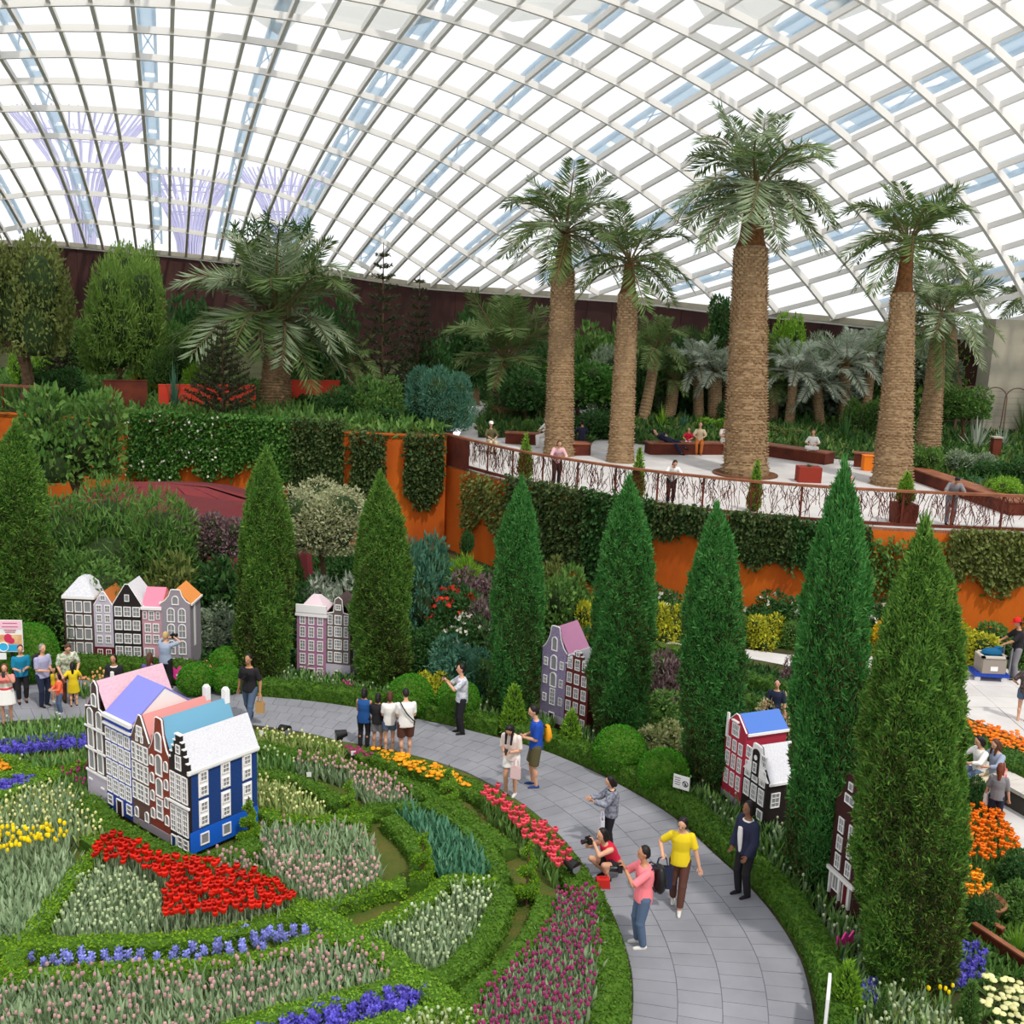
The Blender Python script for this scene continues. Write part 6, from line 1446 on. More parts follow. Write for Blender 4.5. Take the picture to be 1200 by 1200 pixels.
# ================================================================== rail, walls, seats of the terraces
rl = tag(empty('railing', (*EDGE[0], TER)), 'curved rust brown terrace railing with a scribbled wire mesh', 'railing')
Eo = EDGE - np.array([0, 0]); Pr = resample(EDGE, .5); base = np.array([*EDGE[0], TER])
pr3 = np.c_[Pr, np.full(len(Pr), TER)] - base + [0, .08, 0]
mb = MB(); strip_tube(pr3 + [0, 0, 1.12], .17, .07, mb); mb.build('handrail', m_rail, rl)
mb = MB(); strip_tube(pr3 + [0, 0, .09], .1, .1, mb); mb.build('bottom_rail', m_corten, rl)
for q in range(0, len(Pr), 3): MB().box(pr3[q] + [0, 0, .53], (.06, .05, 1.06)).build('post', m_corten, rl)
mb = MB(); d = np.linalg.norm(np.diff(Pr, axis=0), axis=1).sum()
for q in range(int(d / .022)):
    u = RNG.random() * (len(Pr) - 2); i = int(u); f = u - i; a = pr3[i] * (1 - f) + pr3[i + 1] * f; tdir = unit(pr3[i + 1] - pr3[i]); l = RNG.uniform(.2, .7); s = RNG.normal(0, .12)
    z0 = RNG.uniform(.06, .9); p0 = a + [0, 0, z0]; p1 = a + tdir * s + [0, 0, min(z0 + l, 1.05)]; mb.tube([p0, (p0 + p1) / 2 + tdir * RNG.normal(0, .06), p1], .011, 3, caps=False)
tag(mb.build('wire_mesh', m_corten, rl), kind='stuff')
P0 = at(520, 541, TER); P1 = at(548, 549, TER); v = P1 - P0
tag(MB().add(np.array([P0 - [0, 0, .1], P1 - [0, 0, .1], P1 + [0, 0, 1.05], P0 + [0, 0, 1.05], P0 + [.05, -.05, -.1], P1 + [.05, -.05, -.1], P1 + [.05, -.05, 1.05], P0 + [.05, -.05, 1.05]]) - P0, [(0, 1, 2, 3), (5, 4, 7, 6), (0, 4, 5, 1), (1, 5, 6, 2), (2, 6, 7, 3), (3, 7, 4, 0)]).build('corner_panel', m_corten, rl, loc=P0 - base))
wall_along('wall_return', [LEFT[0] + [0.02, 2.2], EDGE[0] + [0, .02]], -.1, TER + 1.0, m_corten, .1)
def slab(px0, px1, z0, z1, depth, m, name, label, cat, zlev, cap=None, group=None):
    """a low wall or seat running between two pixels of the terrace floor"""
    A, B = at(*px0, zlev), at(*px1, zlev); L = np.linalg.norm(B - A); rz = math.atan2(B[1] - A[1], B[0] - A[0])
    t = tag(empty(name, A, rz), label, cat, group); MB().box((L / 2, depth / 2, (z0 + z1) / 2), (L, depth, z1 - z0)).build('side_plates', m, t)
    MB().box((L / 2, depth / 2, z1 + .025), (L + .06, depth + .06, .05)).build('seat_top', cap or m_rail, t); return t
slab((762, 533), (848, 533), 0, .46, .7, m_corten, 'bench', 'dark corten seat where a man lies and two women sit', 'bench', TER)
slab((664, 534), (692, 534), 0, .46, .8, m_corten, 'bench', 'short corten seat between the two left tall palms', 'bench', TER)
slab((592, 520), (632, 522), 0, .46, .6, m_corten, 'bench', 'low corten seat left of the tall palm trunk', 'bench', TER)
slab((872, 531), (966, 545), 0, .46, .8, m_corten, 'bench', 'long corten seat under the woman sitting cross legged', 'bench', TER)
slab((1000, 547), (1024, 549), 0, .55, .5, m_corten, 'planter', 'corten planter left of the right hand tall palm', 'planter', TER)
slab((1066, 562), (1182, 604), 0, .42, .7, m_corten, 'planter', 'long rusty planter edge behind the leaning man', 'planter', TER)
t = tag(empty('planter_box', at(949, 566, TER)), 'red brown steel box with a dark planted top behind the rail', 'planter'); MB().box((0, .3, .29), (.85, .6, .58)).build('box', mat('red_brown_steel', srgb(136, 42, 26), .7), t); place(CLUMP['grass'], 'leaves', t, (0, .3, .55), 0, (.4, .3, .16)); recolor(t.children[-1], L_dark)
tag(MB().box((0, .2, .3), (.42, .4, .6)).box((0, .2, .61), (.46, .44, .03)).build('information_box', mat('bright_orange_panel', srgb(240, 128, 24), .6), loc=at(1018, 552, TER)), 'bright orange box beside the right hand tall palm', 'box')
t = tag(empty('bollard_light', at(1164, 545, TER)), 'square rusty steel bollard with a pale cap among the agaves', 'bollard'); MB().box((0, 0, .6), (.36, .36, 1.2)).build('post', m_corten, t); MB().box((0, 0, 1.22), (.42, .42, .06)).build('cap', m_concrete, t)
t = tag(empty('potted_conifer', at(1061, 616, TER)), 'small cone conifer in a square rusty pot at the railing', 'potted plant')
pp = at(1061, 612, TER); MB().box((0, .3, .32), (.62, .6, .64), taper=1.12).build('pot', m_corten, t); b = MB(); b.lathe([(.12, .64), (.24, .75), (.22, .95), (.12, 1.3), (.01, 1.62)], 12, (0, .3, 0)); V, F = core_of(b); b.m = [np.full(len(x), 1, np.int32) for x in b.m]; fuzz(b, V, F, 1200, .12, .035, .5, .9, .4); b.build('foliage', [L_lime, m_core], t)
for x, y, yt, n in ((615, 565, 508, 'tiny lime conifer at the left end of the railing'), (748, 590, 524, 'small lime conifer behind the rail beside the slimmer tall palm'), (887, 603, 538, 'small lime conifer behind the rail under the tallest palm')):
    P = at(x, y, TER) + [0, .5, 0]; cone_tree(x, y, yt, 15, n, L_lime, loc=P, group='small conifers behind the railing')
# soil pit of the tallest palm
tag(MB().lathe([(.02, .05), (1.2, .05), (1.25, .06), (1.25, .0)], 28).build('tree_pit', mat('bark_mulch', srgb(116, 78, 52), .95, srgb(92, 60, 40), scale=12), loc=at(873, 556, TER)), 'round bed of brown bark mulch under the tallest palm', 'tree pit')
# left terrace panels and rail
def panel(px0, px1, zlev, h, m, label, cat='wall panel', th=.12):
    A, B = at(*px0, zlev), at(*px1, zlev); L = np.linalg.norm(B - A); rz = math.atan2(B[1] - A[1], B[0] - A[0]); t = tag(empty('garden_screen', A, rz), label, cat, 'painted garden screens of the left terrace')
    n = max(1, int(L / 1.2))
    for q in range(n): MB().box(((q + .5) * L / n, 0, h / 2), (L / n - .03, th, h)).build('board', m, t)
    MB().box((L / 2, 0, h + .02), (L, th + .04, .04)).build('capping', m, t)
panel((186, 483), (300, 483), TERL, 1.15, m_red, 'orange red screen behind the dark tiered conifer')
panel((338, 478), (398, 478), TERL, 1.25, m_red, 'coral red screen right of the squat palm trunk')
panel((122, 486), (174, 486), TERL, 1.4, m_corten, 'dark rusty screen left of the orange red one')
panel((36, 462), (54, 462), TERL, .6, m_red, 'small red screen behind the left edge tree trunk')
t = tag(empty('railing', at(-30, 482, TERL)), 'short rust brown rail at the left edge', 'railing'); MB().box((1.2, 0, 1.1), (3.3, .2, .08)).build('handrail', m_rail, t)
for x in (0, 1.2, 2.6): MB().box((x, 0, .53), (.06, .06, 1.06)).build('post', m_corten, t)
# concrete pier and wire arches at the right
P = at(1150, 512, TER); w_ = 60 * mpp(P); h_ = height_to(P, 374)
o = MB().box((w_ / 2, .8, h_ / 2), (w_, 1.6, h_), taper=.97).build('pillar', m_concrete, loc=P); tag(o, kind='structure')
t = tag(empty('floodlight', P + [w_ * .66, -.02, h_ - .55]), 'small white floodlight on the concrete pier', 'floodlight'); MB().box((0, -.06, .1), (.12, .1, .3)).build('bracket', m_white, t); MB().ball((0, -.12, -.1), (.14, .14, .1), 10, 6).build('lamp_head', m_white, t)
ar = tag(empty('wire_arbour', at(1098, 512, TER)), 'row of bent steel arches strung with wires before the concrete pier', 'arbour'); A0 = at(1098, 512, TER); mp = mpp(A0); m_steel = mat('pale_weathered_steel', srgb(116, 92, 78), .5)
for q, cx in enumerate((8, 36, 64, 90)):
    a = np.linspace(0, PI, 12); r = 12 * mp; hh = 48 * mp; x0 = cx * mp
    L = [(x0 - r - .05, .5, 0), (x0 - r, .4, hh)] + [(x0 - math.cos(k) * r, .4 * (1 - i / 11), hh + math.sin(k) * r) for i, k in enumerate(a)][1:] + [(x0 + r + .02, 0, 0)]
    MB().tube(L, .035, 6).build('arch', m_steel, ar)
for zz in np.linspace(.35, 1.0, 6): MB().tube([(-.3, .05, zz * 56 * mp), (104 * mp, .05, zz * 56 * mp)], .007, 4).build('wire', m_steel, ar)

# ================================================================== climbers on the orange walls
def vine(P2, s0, s1, zt, zb, n, lm, label, off=.12, L=.17, ragged=.5, m2=None, name='climbing_vine'):
    P = resample(P2, .2); d = np.concatenate([[0], np.cumsum(np.linalg.norm(np.diff(P, axis=0), axis=1))])
    T = np.gradient(P, axis=0); T /= np.linalg.norm(T, axis=1)[:, None]; N = np.stack([T[:, 1], -T[:, 0]], -1)
    s = RNG.uniform(s0, s1, n); u = RNG.random(n); ph = RNG.uniform(0, 6, 4)
    edge = .5 + .5 * np.sin(s * 2.3 + ph[0]) * np.sin(s * 1.1 + ph[1]) + RNG.normal(0, .12, n); lo = zb + (zt - zb) * ragged * np.clip(edge, 0, 1)
    z = zt - (zt - lo) * u ** .8; bx = np.interp(s, d, P[:, 0]); by = np.interp(s, d, P[:, 1]); nx = np.interp(s, d, N[:, 0]); ny = np.interp(s, d, N[:, 1])
    o = RNG.uniform(.02, off * 2.5, n) * (1 - .3 * u); B = np.stack([bx + nx * o, by + ny * o, z], -1)
    D = unit(np.stack([nx, ny, 0 * nx], -1) * .7 + np.array([0, 0, -.55]) + RNG.normal(0, .45, (n, 3)))
    mb = MB(); c0 = B.mean(0); sz = RNG.uniform(.6, 1.3, n); mb.leaves(B - c0, D, L * sz, L * .62 * sz, 0, .05)
    for q in range(max(4, int((s1 - s0) * 2))):
        x = RNG.uniform(s0, s1); bb = np.array([np.interp(x, d, P[:, 0]) + np.interp(x, d, N[:, 0]) * .05, np.interp(x, d, P[:, 1]) + np.interp(x, d, N[:, 1]) * .05, 0]); mb.tube([bb + [0, 0, zt] - c0, bb + [.06, 0, (zt + zb) / 2] - c0, bb + [0, 0, zb + (zt - zb) * ragged * .6] - c0], .012, 4, 1, caps=False)
    if 'white flecks' in label:
        k_ = RNG.choice(n, 150); mb.leaves(B[k_] - c0 + [0, -.12, 0], D[k_], .13, .11, 2)
    return tag(mb.build(name, [lm, m_bark, m_whitefl], loc=c0), label, 'climbing plant', 'climbers on the orange walls')
def s_of(P2, px, y, z):
    P = resample(P2, .2); d = np.concatenate([[0], np.cumsum(np.linalg.norm(np.diff(P, axis=0), axis=1))]); X = np.array([pix([*p, z])[0] for p in P])
    return np.interp(px, X, d) if X[-1] > X[0] else np.interp(px, X[::-1], d[::-1])
LW = LEFT[::-1]
for x0, x1, zt, zb, n, lm, rg_, lab in ((150, 262, 5.0, 1.5, 7000, L_ivy, .55, 'ivy curtain with white flecks on the left wall, above the maroon roof'), (262, 345, 5.0, 2.1, 5500, L_ivy, .4, 'ivy curtain on the left wall behind the slim cypress'), (340, 404, 5.0, .9, 6000, L_vine, .3, 'darker climber hanging down behind the silver leaved bush'), (412, 452, 4.6, 1.1, 3200, L_vine, .25, 'narrow dark climber on the bare orange wall'), (474, 520, 4.6, 1.6, 3200, L_vine, .5, 'dark climber hanging left of the terrace corner')):
    vine(LW, s_of(LW, x0, 0, 3), s_of(LW, x1, 0, 3), zt, zb, n, lm, lab, ragged=rg_)
for x0, x1, zt, zb, n, lm, rg_, lab in ((545, 600, 3.4, .8, 1500, L_olive, .4, 'thin climber on the curved wall beside the terrace corner'), (598, 690, 3.7, .2, 6500, L_vine, .25, 'dense dark climber on the curved wall below the leaning woman in pink'), (688, 765, 3.7, .3, 5600, L_dark, .3, 'dense climber behind the bluish cypress under the railing'), (760, 860, 3.6, 2.0, 3000, L_vine, .6, 'climber fringe along the wall top under the tallest palm'), (855, 930, 3.6, 1.5, 3400, L_vine, .55, 'dense climber behind the cypress right of the red house'), (925, 1015, 3.5, 1.4, 3400, L_dark, .5, 'climber on the wall behind the very tall cypress'), (1012, 1100, 3.1, .6, 1500, L_mid, .6, 'sparse climber on the bright orange wall at right'), (1105, 1200, 3.5, .8, 3600, L_olive, .55, 'broad leaved pale climber at the right end of the wall')):
    vine(EDGE, s_of(EDGE, x0, 0, 2), s_of(EDGE, x1, 0, 2), zt, zb, n, lm, lab, ragged=rg_)

# ================================================================== people of the terrace
LEAN = dict(lean=22, wri=((.2, -.52, 1.06), (-.2, -.52, 1.06)), elb=((.8, .2, -.8), (-.8, .2, -.8)), head=(5, 0))
def rail_pt(x, y): return at(x, y, TER) + [0, .62, 0]
person(650, 0, 0, 10, 'woman in a pale pink top leaning on the railing beside the tall palm', LEAN, C['pink'] if False else cloth('dusty_pink', (214, 170, 176)), .8, C['black'], 1, 0, darkshoe, 'brown', .1, 0, h=1.65, loc=rail_pt(652, 572))
person(788, 0, 0, 5, 'dark haired woman in a white top with folded arms on the railing', dict(LEAN, lean=30), C['white'], .5, C['black'], 1, 0, darkshoe, 'black', .1, 0, h=1.55, loc=rail_pt(788, 594))
person(1121, 0, 0, -8, 'man in a grey t-shirt looking down over the railing', dict(LEAN, lean=26, head=(35, 0)), C['grey'], .45, C['grey'], 1, 0, darkshoe, 'black', 0, 1, h=1.68, loc=rail_pt(1121, 620))
person(1006, 0, 0, -150, 'person in a pink top bending behind the railing', dict(SIT(.42)), C['pink'], .5, C['beige'], 1, 0, darkshoe, 'black', .1, 0, h=1.6, loc=rail_pt(1006, 600) + [0, .8, 0], face=False)
person(574, 0, 0, 20, 'person in a white cap sitting behind the corner of the terrace', SIT(.42), C['khaki'], .8, C['beige'], 1, 0, darkshoe, 'brown', 0, 0, h=1.65, loc=at(574, 530, TER), hat=cloth('white_cap', (236, 234, 228)))
person(637, 0, 0, -70, 'person in white sitting half hidden by the tall palm', SIT(.5), C['white'], .8, C['white'], 1, 0, sneak, 'black', 0, 0, h=1.65, loc=at(640, 524, TER))
person(680, 0, 0, 190, 'person in a dark blue shirt sitting with the back turned', SIT(.5), C['navy'], .8, C['black'], 1, 0, darkshoe, 'black', 0, 1, h=1.68, loc=at(681, 530, TER), face=False)
person(818, 0, 0, -10, 'woman in a beige top and orange trousers sitting on the corten seat', SIT(.5), C['beige'], .45, C['rust'], 1, 0, C['rust'], 'brown', 0, 0, h=1.68, loc=at(819, 532, TER) + [0, .1, 0])
person(847, 0, 0, 10, 'woman in a peach top and white shorts sitting at the end of the seat', SIT(.5), C['peach'], .45, C['white'], .45, 0, sneak, 'blond', .1, 0, h=1.7, loc=at(848, 532, TER) + [0, .1, 0])
person(953, 0, 0, -20, 'woman in white sitting cross legged on the long corten seat', dict(pel=(0, 0, .12), lean=4, ank=((-.16, -.30, .08), (.16, -.26, .10)), knee=((1, -.5, .2), (-1, -.5, .2)), wri=((.1, -.3, .3), (-.1, -.3, .3)), elb=((1, .6, 0), (-1, .6, 0))), C['white'], .5, C['white'], 1, 0, sneak, 'brown', .02, 0, h=1.62, loc=at(953, 543, TER) + [0, .35, .51])
tl = person(785, 0, 0, 75, 'man in dark clothes lying back on the corten seat', dict(pel=(0, 0, .62), lean=-70, ank=((.1, -.75, .30), (-.12, -.62, .08)), knee=((.1, -.3, 1), (-.1, -.3, 1)), wri=((.14, .1, .8), (-.14, .1, .8)), elb=((1, 0, .3), (-1, 0, .3)), head=(20, 0)), C['navy'], .8, C['darkblue'], 1, 0, darkshoe, 'black', 0, 0, h=1.7, loc=at(783, 533, TER) + [0, .3, 0])
person(808, 0, 0, -20, 'child in a red and white top sitting beside the lying man', SIT(.5), C['red'], .5, C['white'], 1, 0, sneak, 'black', 0, 0, h=1.3, loc=at(806, 531, TER) + [0, .05, .05])
# ================================================================== planting between the wall and the path, maroon pavilion
def M_(*a, **k): return shrub(*a, **k)
MG = 'trees and maples of the lower garden'
tree(95, 668, 102, 454, 560, 'mid', L_mid, 'big lobed leaf tree against the left orange wall', 0, 12, MG)
tree(214, 730, 52, 600, 655, 'mid', L_purp, 'left of two purple leafed maples before the maroon roof', 0, 4, MG)
tree(264, 730, 54, 603, 650, 'mid', L_purp, 'right of two purple leafed maples, beside the slim cypress', 0, 4, MG)
tree(545, 690, 18, 622, 650, 'fine', L_dark, 'slim dark young tree at the foot of the orange wall corner', 0, 3, MG)
tree(375, 740, 112, 566, 640, 'tiny', leafmat('silver_olive_leaf', (136, 142, 96), (186, 188, 150)), 'silvery olive tree between two cypresses, left of the bare wall', 0, 7, MG)
LGS = 'shrubs of the lower garden'
for a in ((132, 740, 186, 570, 'wisp', L_mid, 'wide feathery green bush left of the maroon roof'), (58, 742, 100, 600, 'wisp', L_dark, 'dark bush right of the left edge cypress'), (112, 758, 130, 648, 'tiny', L_mid, 'green bush behind the model house row'), (186, 752, 74, 650, 'loose', L_olive, 'olive bush behind the rose coloured model house'), (55, 760, 70, 690, 'loose', L_dark, 'dark bush left of the model house row'),
          (232, 740, 60, 680, 'loose', L_dark, 'dark bush right of the orange roofed model house'), (255, 760, 60, 712, 'loose', L_grey, 'pale speckled bush left of the slim cypress'), (240, 740, 90, 652, 'loose', L_dark, 'dark bush under the purple maples'), (345, 760, 60, 690, 'loose', L_dark, 'dark bush behind the mauve model house'), (390, 745, 70, 672, 'loose', L_silver, 'white speckled bush behind the grey brown model house'), (330, 730, 50, 640, 'loose', L_mid, 'green bush right of the slim cypress'), (420, 700, 60, 640, 'loose', L_dark, 'dark bush at the foot of the bare orange wall'),
          (497, 745, 70, 628, 'fine', L_blue, 'blue green bush right of the brownish cypress'), (522, 712, 66, 654, 'feather', L_lime, 'bright lime mound below the wall corner'), (566, 735, 76, 668, 'loose', L_purp, 'dark purple leaved shrub left of the bluish cypress'), (578, 772, 60, 705, 'loose', L_purp, 'lower purple leaved shrub left of the bluish cypress'), (500, 790, 60, 735, 'loose', L_dark, 'dark shrub above the ball bush'), (545, 812, 80, 752, 'loose', L_blue, 'blue green shrub behind the man in the checked shirt'), (570, 815, 50, 770, 'loose', L_mid, 'mid green shrub left of the lime cone'), (505, 825, 40, 790, 'loose', L_yel, 'yellow flowering shrub beside the ball bush'), (455, 745, 50, 700, 'loose', L_dark, 'dark shrub behind the brownish cypress'),
          (660, 748, 70, 668, 'mid', L_mid, 'green shrub with yellow tips above the orchid pink roof'), (690, 752, 36, 700, 'mid', L_yel, 'yellow variegated ball above the stepped gable'), (640, 722, 44, 655, 'loose', L_olive, 'olive shrub right of the bluish cypress'), (700, 800, 60, 740, 'loose', L_dark, 'dark shrub right of the stepped gable'),
          (783, 748, 50, 706, 'mid', L_yel, 'yellow variegated ball left of the pale path'), (760, 744, 40, 718, 'mid', L_lime, 'lime shrub beside the left yellow ball'), (895, 756, 48, 720, 'mid', L_yel, 'yellow variegated ball before the pale path'), (926, 756, 40, 724, 'mid', L_mid, 'green shrub right of the middle yellow ball'), (866, 753, 36, 720, 'mid', L_mid, 'green shrub left of the middle yellow ball'),
          (1036, 764, 48, 726, 'mid', leafmat('golden_leaf', (226, 186, 26), (196, 160, 30)), 'golden yellow shrub between the two big cypresses'), (1010, 764, 36, 738, 'mid', L_lime, 'lime shrub beside the golden one'), (1133, 773, 70, 735, 'mid', L_yel, 'yellow variegated shrub behind the trolley'), (1178, 776, 70, 736, 'mid', L_mid, 'green shrub behind the worker in the red cap'), (1104, 772, 34, 742, 'mid', L_lime, 'pale lime shrub right of the nearest cypress'), (1215, 776, 50, 730, 'loose', L_dark, 'dark shrub at the right edge behind the worker'),
          (782, 838, 62, 768, 'loose', L_purp, 'purple brown shrub between two bluish cypresses'), (755, 862, 80, 812, 'loose', L_mid, 'green leafed shrub right of the cypress behind the ball'), (778, 893, 66, 852, 'loose', leafmat('cream_variegated_leaf', (206, 206, 150), (120, 138, 70)), 'cream variegated shrub behind the second ball bush'), (790, 812, 60, 778, 'loose', L_dark, 'dark shrub under the pale path'),
          (912, 868, 50, 818, 'loose', leafmat('cream_leaf', (222, 212, 170), (160, 150, 100)), 'cream leaved shrub behind the blue roof'), (935, 806, 40, 772, 'loose', L_purp, 'thin purple shrub by the pale path'), (1020, 850, 70, 790, 'loose', L_dark, 'dark shrub between the two big cypresses'), (1015, 920, 60, 850, 'loose', L_dark, 'dark shrub lower between the two big cypresses'), (1196, 1046, 50, 1004, 'loose', L_dark, 'dark shrub beside the orange tulips'), (1148, 952, 40, 915, 'loose', L_dark, 'dark shrub above the orange tulips'), (1140, 1090, 44, 1045, 'loose', L_dark, 'small leaved shrub right of the nearest cypress'), (1205, 1085, 60, 1040, 'loose', L_mid, 'green shrub at the right edge above the reeds'),
          (1190, 1120, 60, 1072, 'grass', L_lime, 'reed like lime green clump at the right edge')):
    M_(*a[:7], group=LGS)
W_ = m_whitefl
M_(532, 752, 70, 690, 'loose', L_dark, 'shrub with red and white blossoms left of the bluish cypress', group=LGS, fl=(m_redfl, 26, .16))
M_(545, 775, 60, 722, 'loose', L_dark, 'shrub with white blossoms under the red and white one', group=LGS, fl=(W_, 26, .12))
M_(762, 738, 70, 690, 'loose', L_dark, 'rose bush with a few white blooms before the rusty wall', group=LGS, fl=(W_, 12, .14))
M_(905, 745, 76, 698, 'loose', L_dark, 'rose bush with white blooms behind the middle yellow ball', group=LGS, fl=(W_, 14, .14))
M_(1030, 750, 56, 704, 'loose', L_dark, 'rose bush with white blooms between the big cypresses', group=LGS, fl=(W_, 14, .14))
M_(814, 742, 36, 700, 'loose', L_mid, 'shrub with orange blooms left of the cypress by the red house', group=LGS, fl=(P_deep, 14, .14))
M_(660, 735, 40, 690, 'loose', L_dark, 'small shrub with orange blooms above the lilac house', group=LGS, fl=(P_deep, 8, .14))
# hedges of the middle beds
hedge([(755, 765), (800, 775), (850, 785), (930, 800), (1000, 822)], .5, .45, 'dark clipped hedge below the pale path between cypresses', L_dark, group='clipped hedges of the plaza side')
hedge([(870, 812), (930, 828), (1000, 850)], .5, .45, 'second dark hedge stepping down behind the blue roof', L_dark, group='clipped hedges of the plaza side')
hedge([(1110, 856), (1150, 868), (1215, 896)], .7, .7, 'thick dark hedge under the marigolds at right', L_dark, group='clipped hedges of the plaza side')
hedge([(760, 752), (806, 760)], .3, .25, 'thin hedge with orange flecks along the pale path', L_olive, group='clipped hedges of the plaza side')
bed([(1120, 822), (1160, 834), (1215, 852), (1215, 872), (1160, 852), (1120, 840)], 'daisy', (F_green, P_deep), .17, 'marigold', 'orange marigold on top of the thick hedge at right', 'orange marigolds along the plaza', zref=.55, z0=.45)
bed([(1132, 955), (1164, 948), (1184, 975), (1196, 1000), (1165, 1012), (1132, 1012)], 'open', (F_green, P_deep), .115, 'orange_tulip', 'orange tulip in the loose group right of the nearest cypress', 'orange tulips right of the nearest cypress')
bed([(1126, 1026), (1146, 1024), (1162, 1046), (1150, 1062), (1126, 1060)], 'open', (F_green, P_oran), .13, 'orange_tulip', 'golden orange tulip in the pot group below the others', 'golden tulips above the clay pot')
bed([(1112, 1100), (1160, 1112), (1158, 1138), (1140, 1152), (1085, 1152), (1100, 1120)], 'hyacinth', (F_green, P_dblue), .13, 'hyacinth', 'violet hyacinth beside the corten edging at bottom right', 'violet hyacinths at bottom right', zref=.2)
bed([(966, 1135), (990, 1122), (996, 1148), (975, 1158)], 'hyacinth', (F_green, P_dblue), .13, 'hyacinth', 'violet hyacinth near the pink sign by the path', 'violet hyacinths near the pink sign', zref=.2)
bed([(1004, 1152), (1030, 1148), (1026, 1178), (1004, 1180)], 'hyacinth', (F_green, P_dblue), .13, 'hyacinth', 'violet hyacinth right of the lime cone conifer', 'violet hyacinths by the lime cone', zref=.2)
bed([(1030, 1160), (1080, 1155), (1085, 1182), (1125, 1186), (1150, 1230), (1010, 1230)], 'bud', (F_lt, P_white), .13, 'white_tulip', 'greenish white tulip below the nearest cypress', 'white tulips below the nearest cypress', mix=('leafy', (F_grey, P_white), .4))
bed([(1085, 1163), (1124, 1163), (1122, 1180), (1088, 1178)], 'tulip', (F_green, P_yel), .13, 'yellow_tulip', 'yellow tulip below the nearest cypress', 'yellow tulips at bottom right')
bed([(1146, 1150), (1180, 1140), (1230, 1140), (1230, 1230), (1190, 1215), (1160, 1190)], 'cluster', (F_green, P_cream), .2, 'chrysanthemum', 'cream flower head in the bottom right corner', 'cream flowers in the bottom right corner')
bed([(92, 802), (122, 789), (128, 800), (98, 808)], 'tulip', (F_green, petal('peach_petal', (246, 190, 130), (240, 170, 110))), .14, 'peach_tulip', 'peach tulip behind the children at left', 'peach tulips behind the children', limit=120)
bed([(222, 792), (244, 778), (252, 790), (236, 800)], 'tulip', (F_green, petal('apricot_petal', (240, 150, 80), (236, 170, 110))), .14, 'apricot_tulip', 'apricot tulip at the right end of the model house row', 'apricot tulips by the model house row', limit=100)
# ground cover of the lower garden, low leaves between the shrubs
def cover(px, n, lm, label, L=.2, z0=0.0):
    poly = np.array([at(x, y, .1)[:2] for x, y in px]); lo, hi = poly.min(0), poly.max(0)
    X, Y = RNG.uniform(lo[0], hi[0], n * 3), RNG.uniform(lo[1], hi[1], n * 3); k = inside(poly, X, Y); X, Y = X[k][:n], Y[k][:n]; m_ = len(X)
    P = np.stack([X, Y, z0 + RNG.uniform(0, .12, m_)], -1); c0 = P.mean(0) * [1, 1, 0]; mb = MB()
    mb.leaves(P - c0, unit(RNG.normal(0, .8, (m_, 3)) + [0, 0, .9]), L * RNG.uniform(.6, 1.5, m_), L * .4, 0, .05)
    tag(mb.build('ground_cover', [lm], loc=c0), label, 'ground cover', None, 'stuff')
cover([(-60, 640), (300, 650), (560, 665), (700, 700), (700, 800), (560, 830), (420, 815), (300, 795), (60, 780), (-60, 780)], 22000, L_dark, 'dark leafy ground cover between the left wall and the model houses', .26)
cover([(640, 690), (760, 712), (950, 742), (1200, 752), (1200, 768), (950, 760), (760, 742), (700, 750)], 8000, L_mid, 'green ground cover at the foot of the curved wall', .24)
cover([(640, 752), (765, 765), (880, 779), (1000, 816), (1120, 870), (1140, 1000), (1120, 1120), (960, 1060), (840, 950), (700, 860)], 19000, L_dark, 'dark leafy ground cover under the right hand cypresses', .2)
cover([(1120, 890), (1150, 930), (1200, 1010), (1230, 1140), (1100, 1160), (1110, 1000)], 7000, L_mid, 'green ground cover right of the nearest cypress', .16)
# maroon pavilion roof: a shallow faceted dome over a low wall
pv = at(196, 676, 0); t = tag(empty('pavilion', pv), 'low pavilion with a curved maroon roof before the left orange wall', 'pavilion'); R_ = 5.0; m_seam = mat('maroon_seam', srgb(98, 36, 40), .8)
hp = height_to(pv, 566); prof = [(R_, .3), (R_ * .98, hp * .36), (R_ * .84, hp * .66), (R_ * .6, hp * .88), (R_ * .32, hp * .98), (.02, hp)]
n_ = 16; pr = np.array(prof)
for q in range(n_):
    a0, a1 = q * 2 * PI / n_ + .008, (q + 1) * 2 * PI / n_ - .008; V = []
    for r, z in pr: V += [(r * math.cos(a0), r * math.sin(a0) * .34, z), (r * math.cos(a1), r * math.sin(a1) * .34, z)]
    MB().add(V, [(2 * i, 2 * i + 1, 2 * i + 3, 2 * i + 2) for i in range(len(pr) - 1)]).build('roof_panel', m_maroon, t)
MB().lathe([(R_ * .97, 0), (R_ * .97, .3), (R_ * .955, hp * .345), (R_ * .82, hp * .64), (R_ * .58, hp * .86), (.02, hp * .975)], 32).build('inner_shell', m_seam, t); t.children[-1].scale = (1, .34, 1)

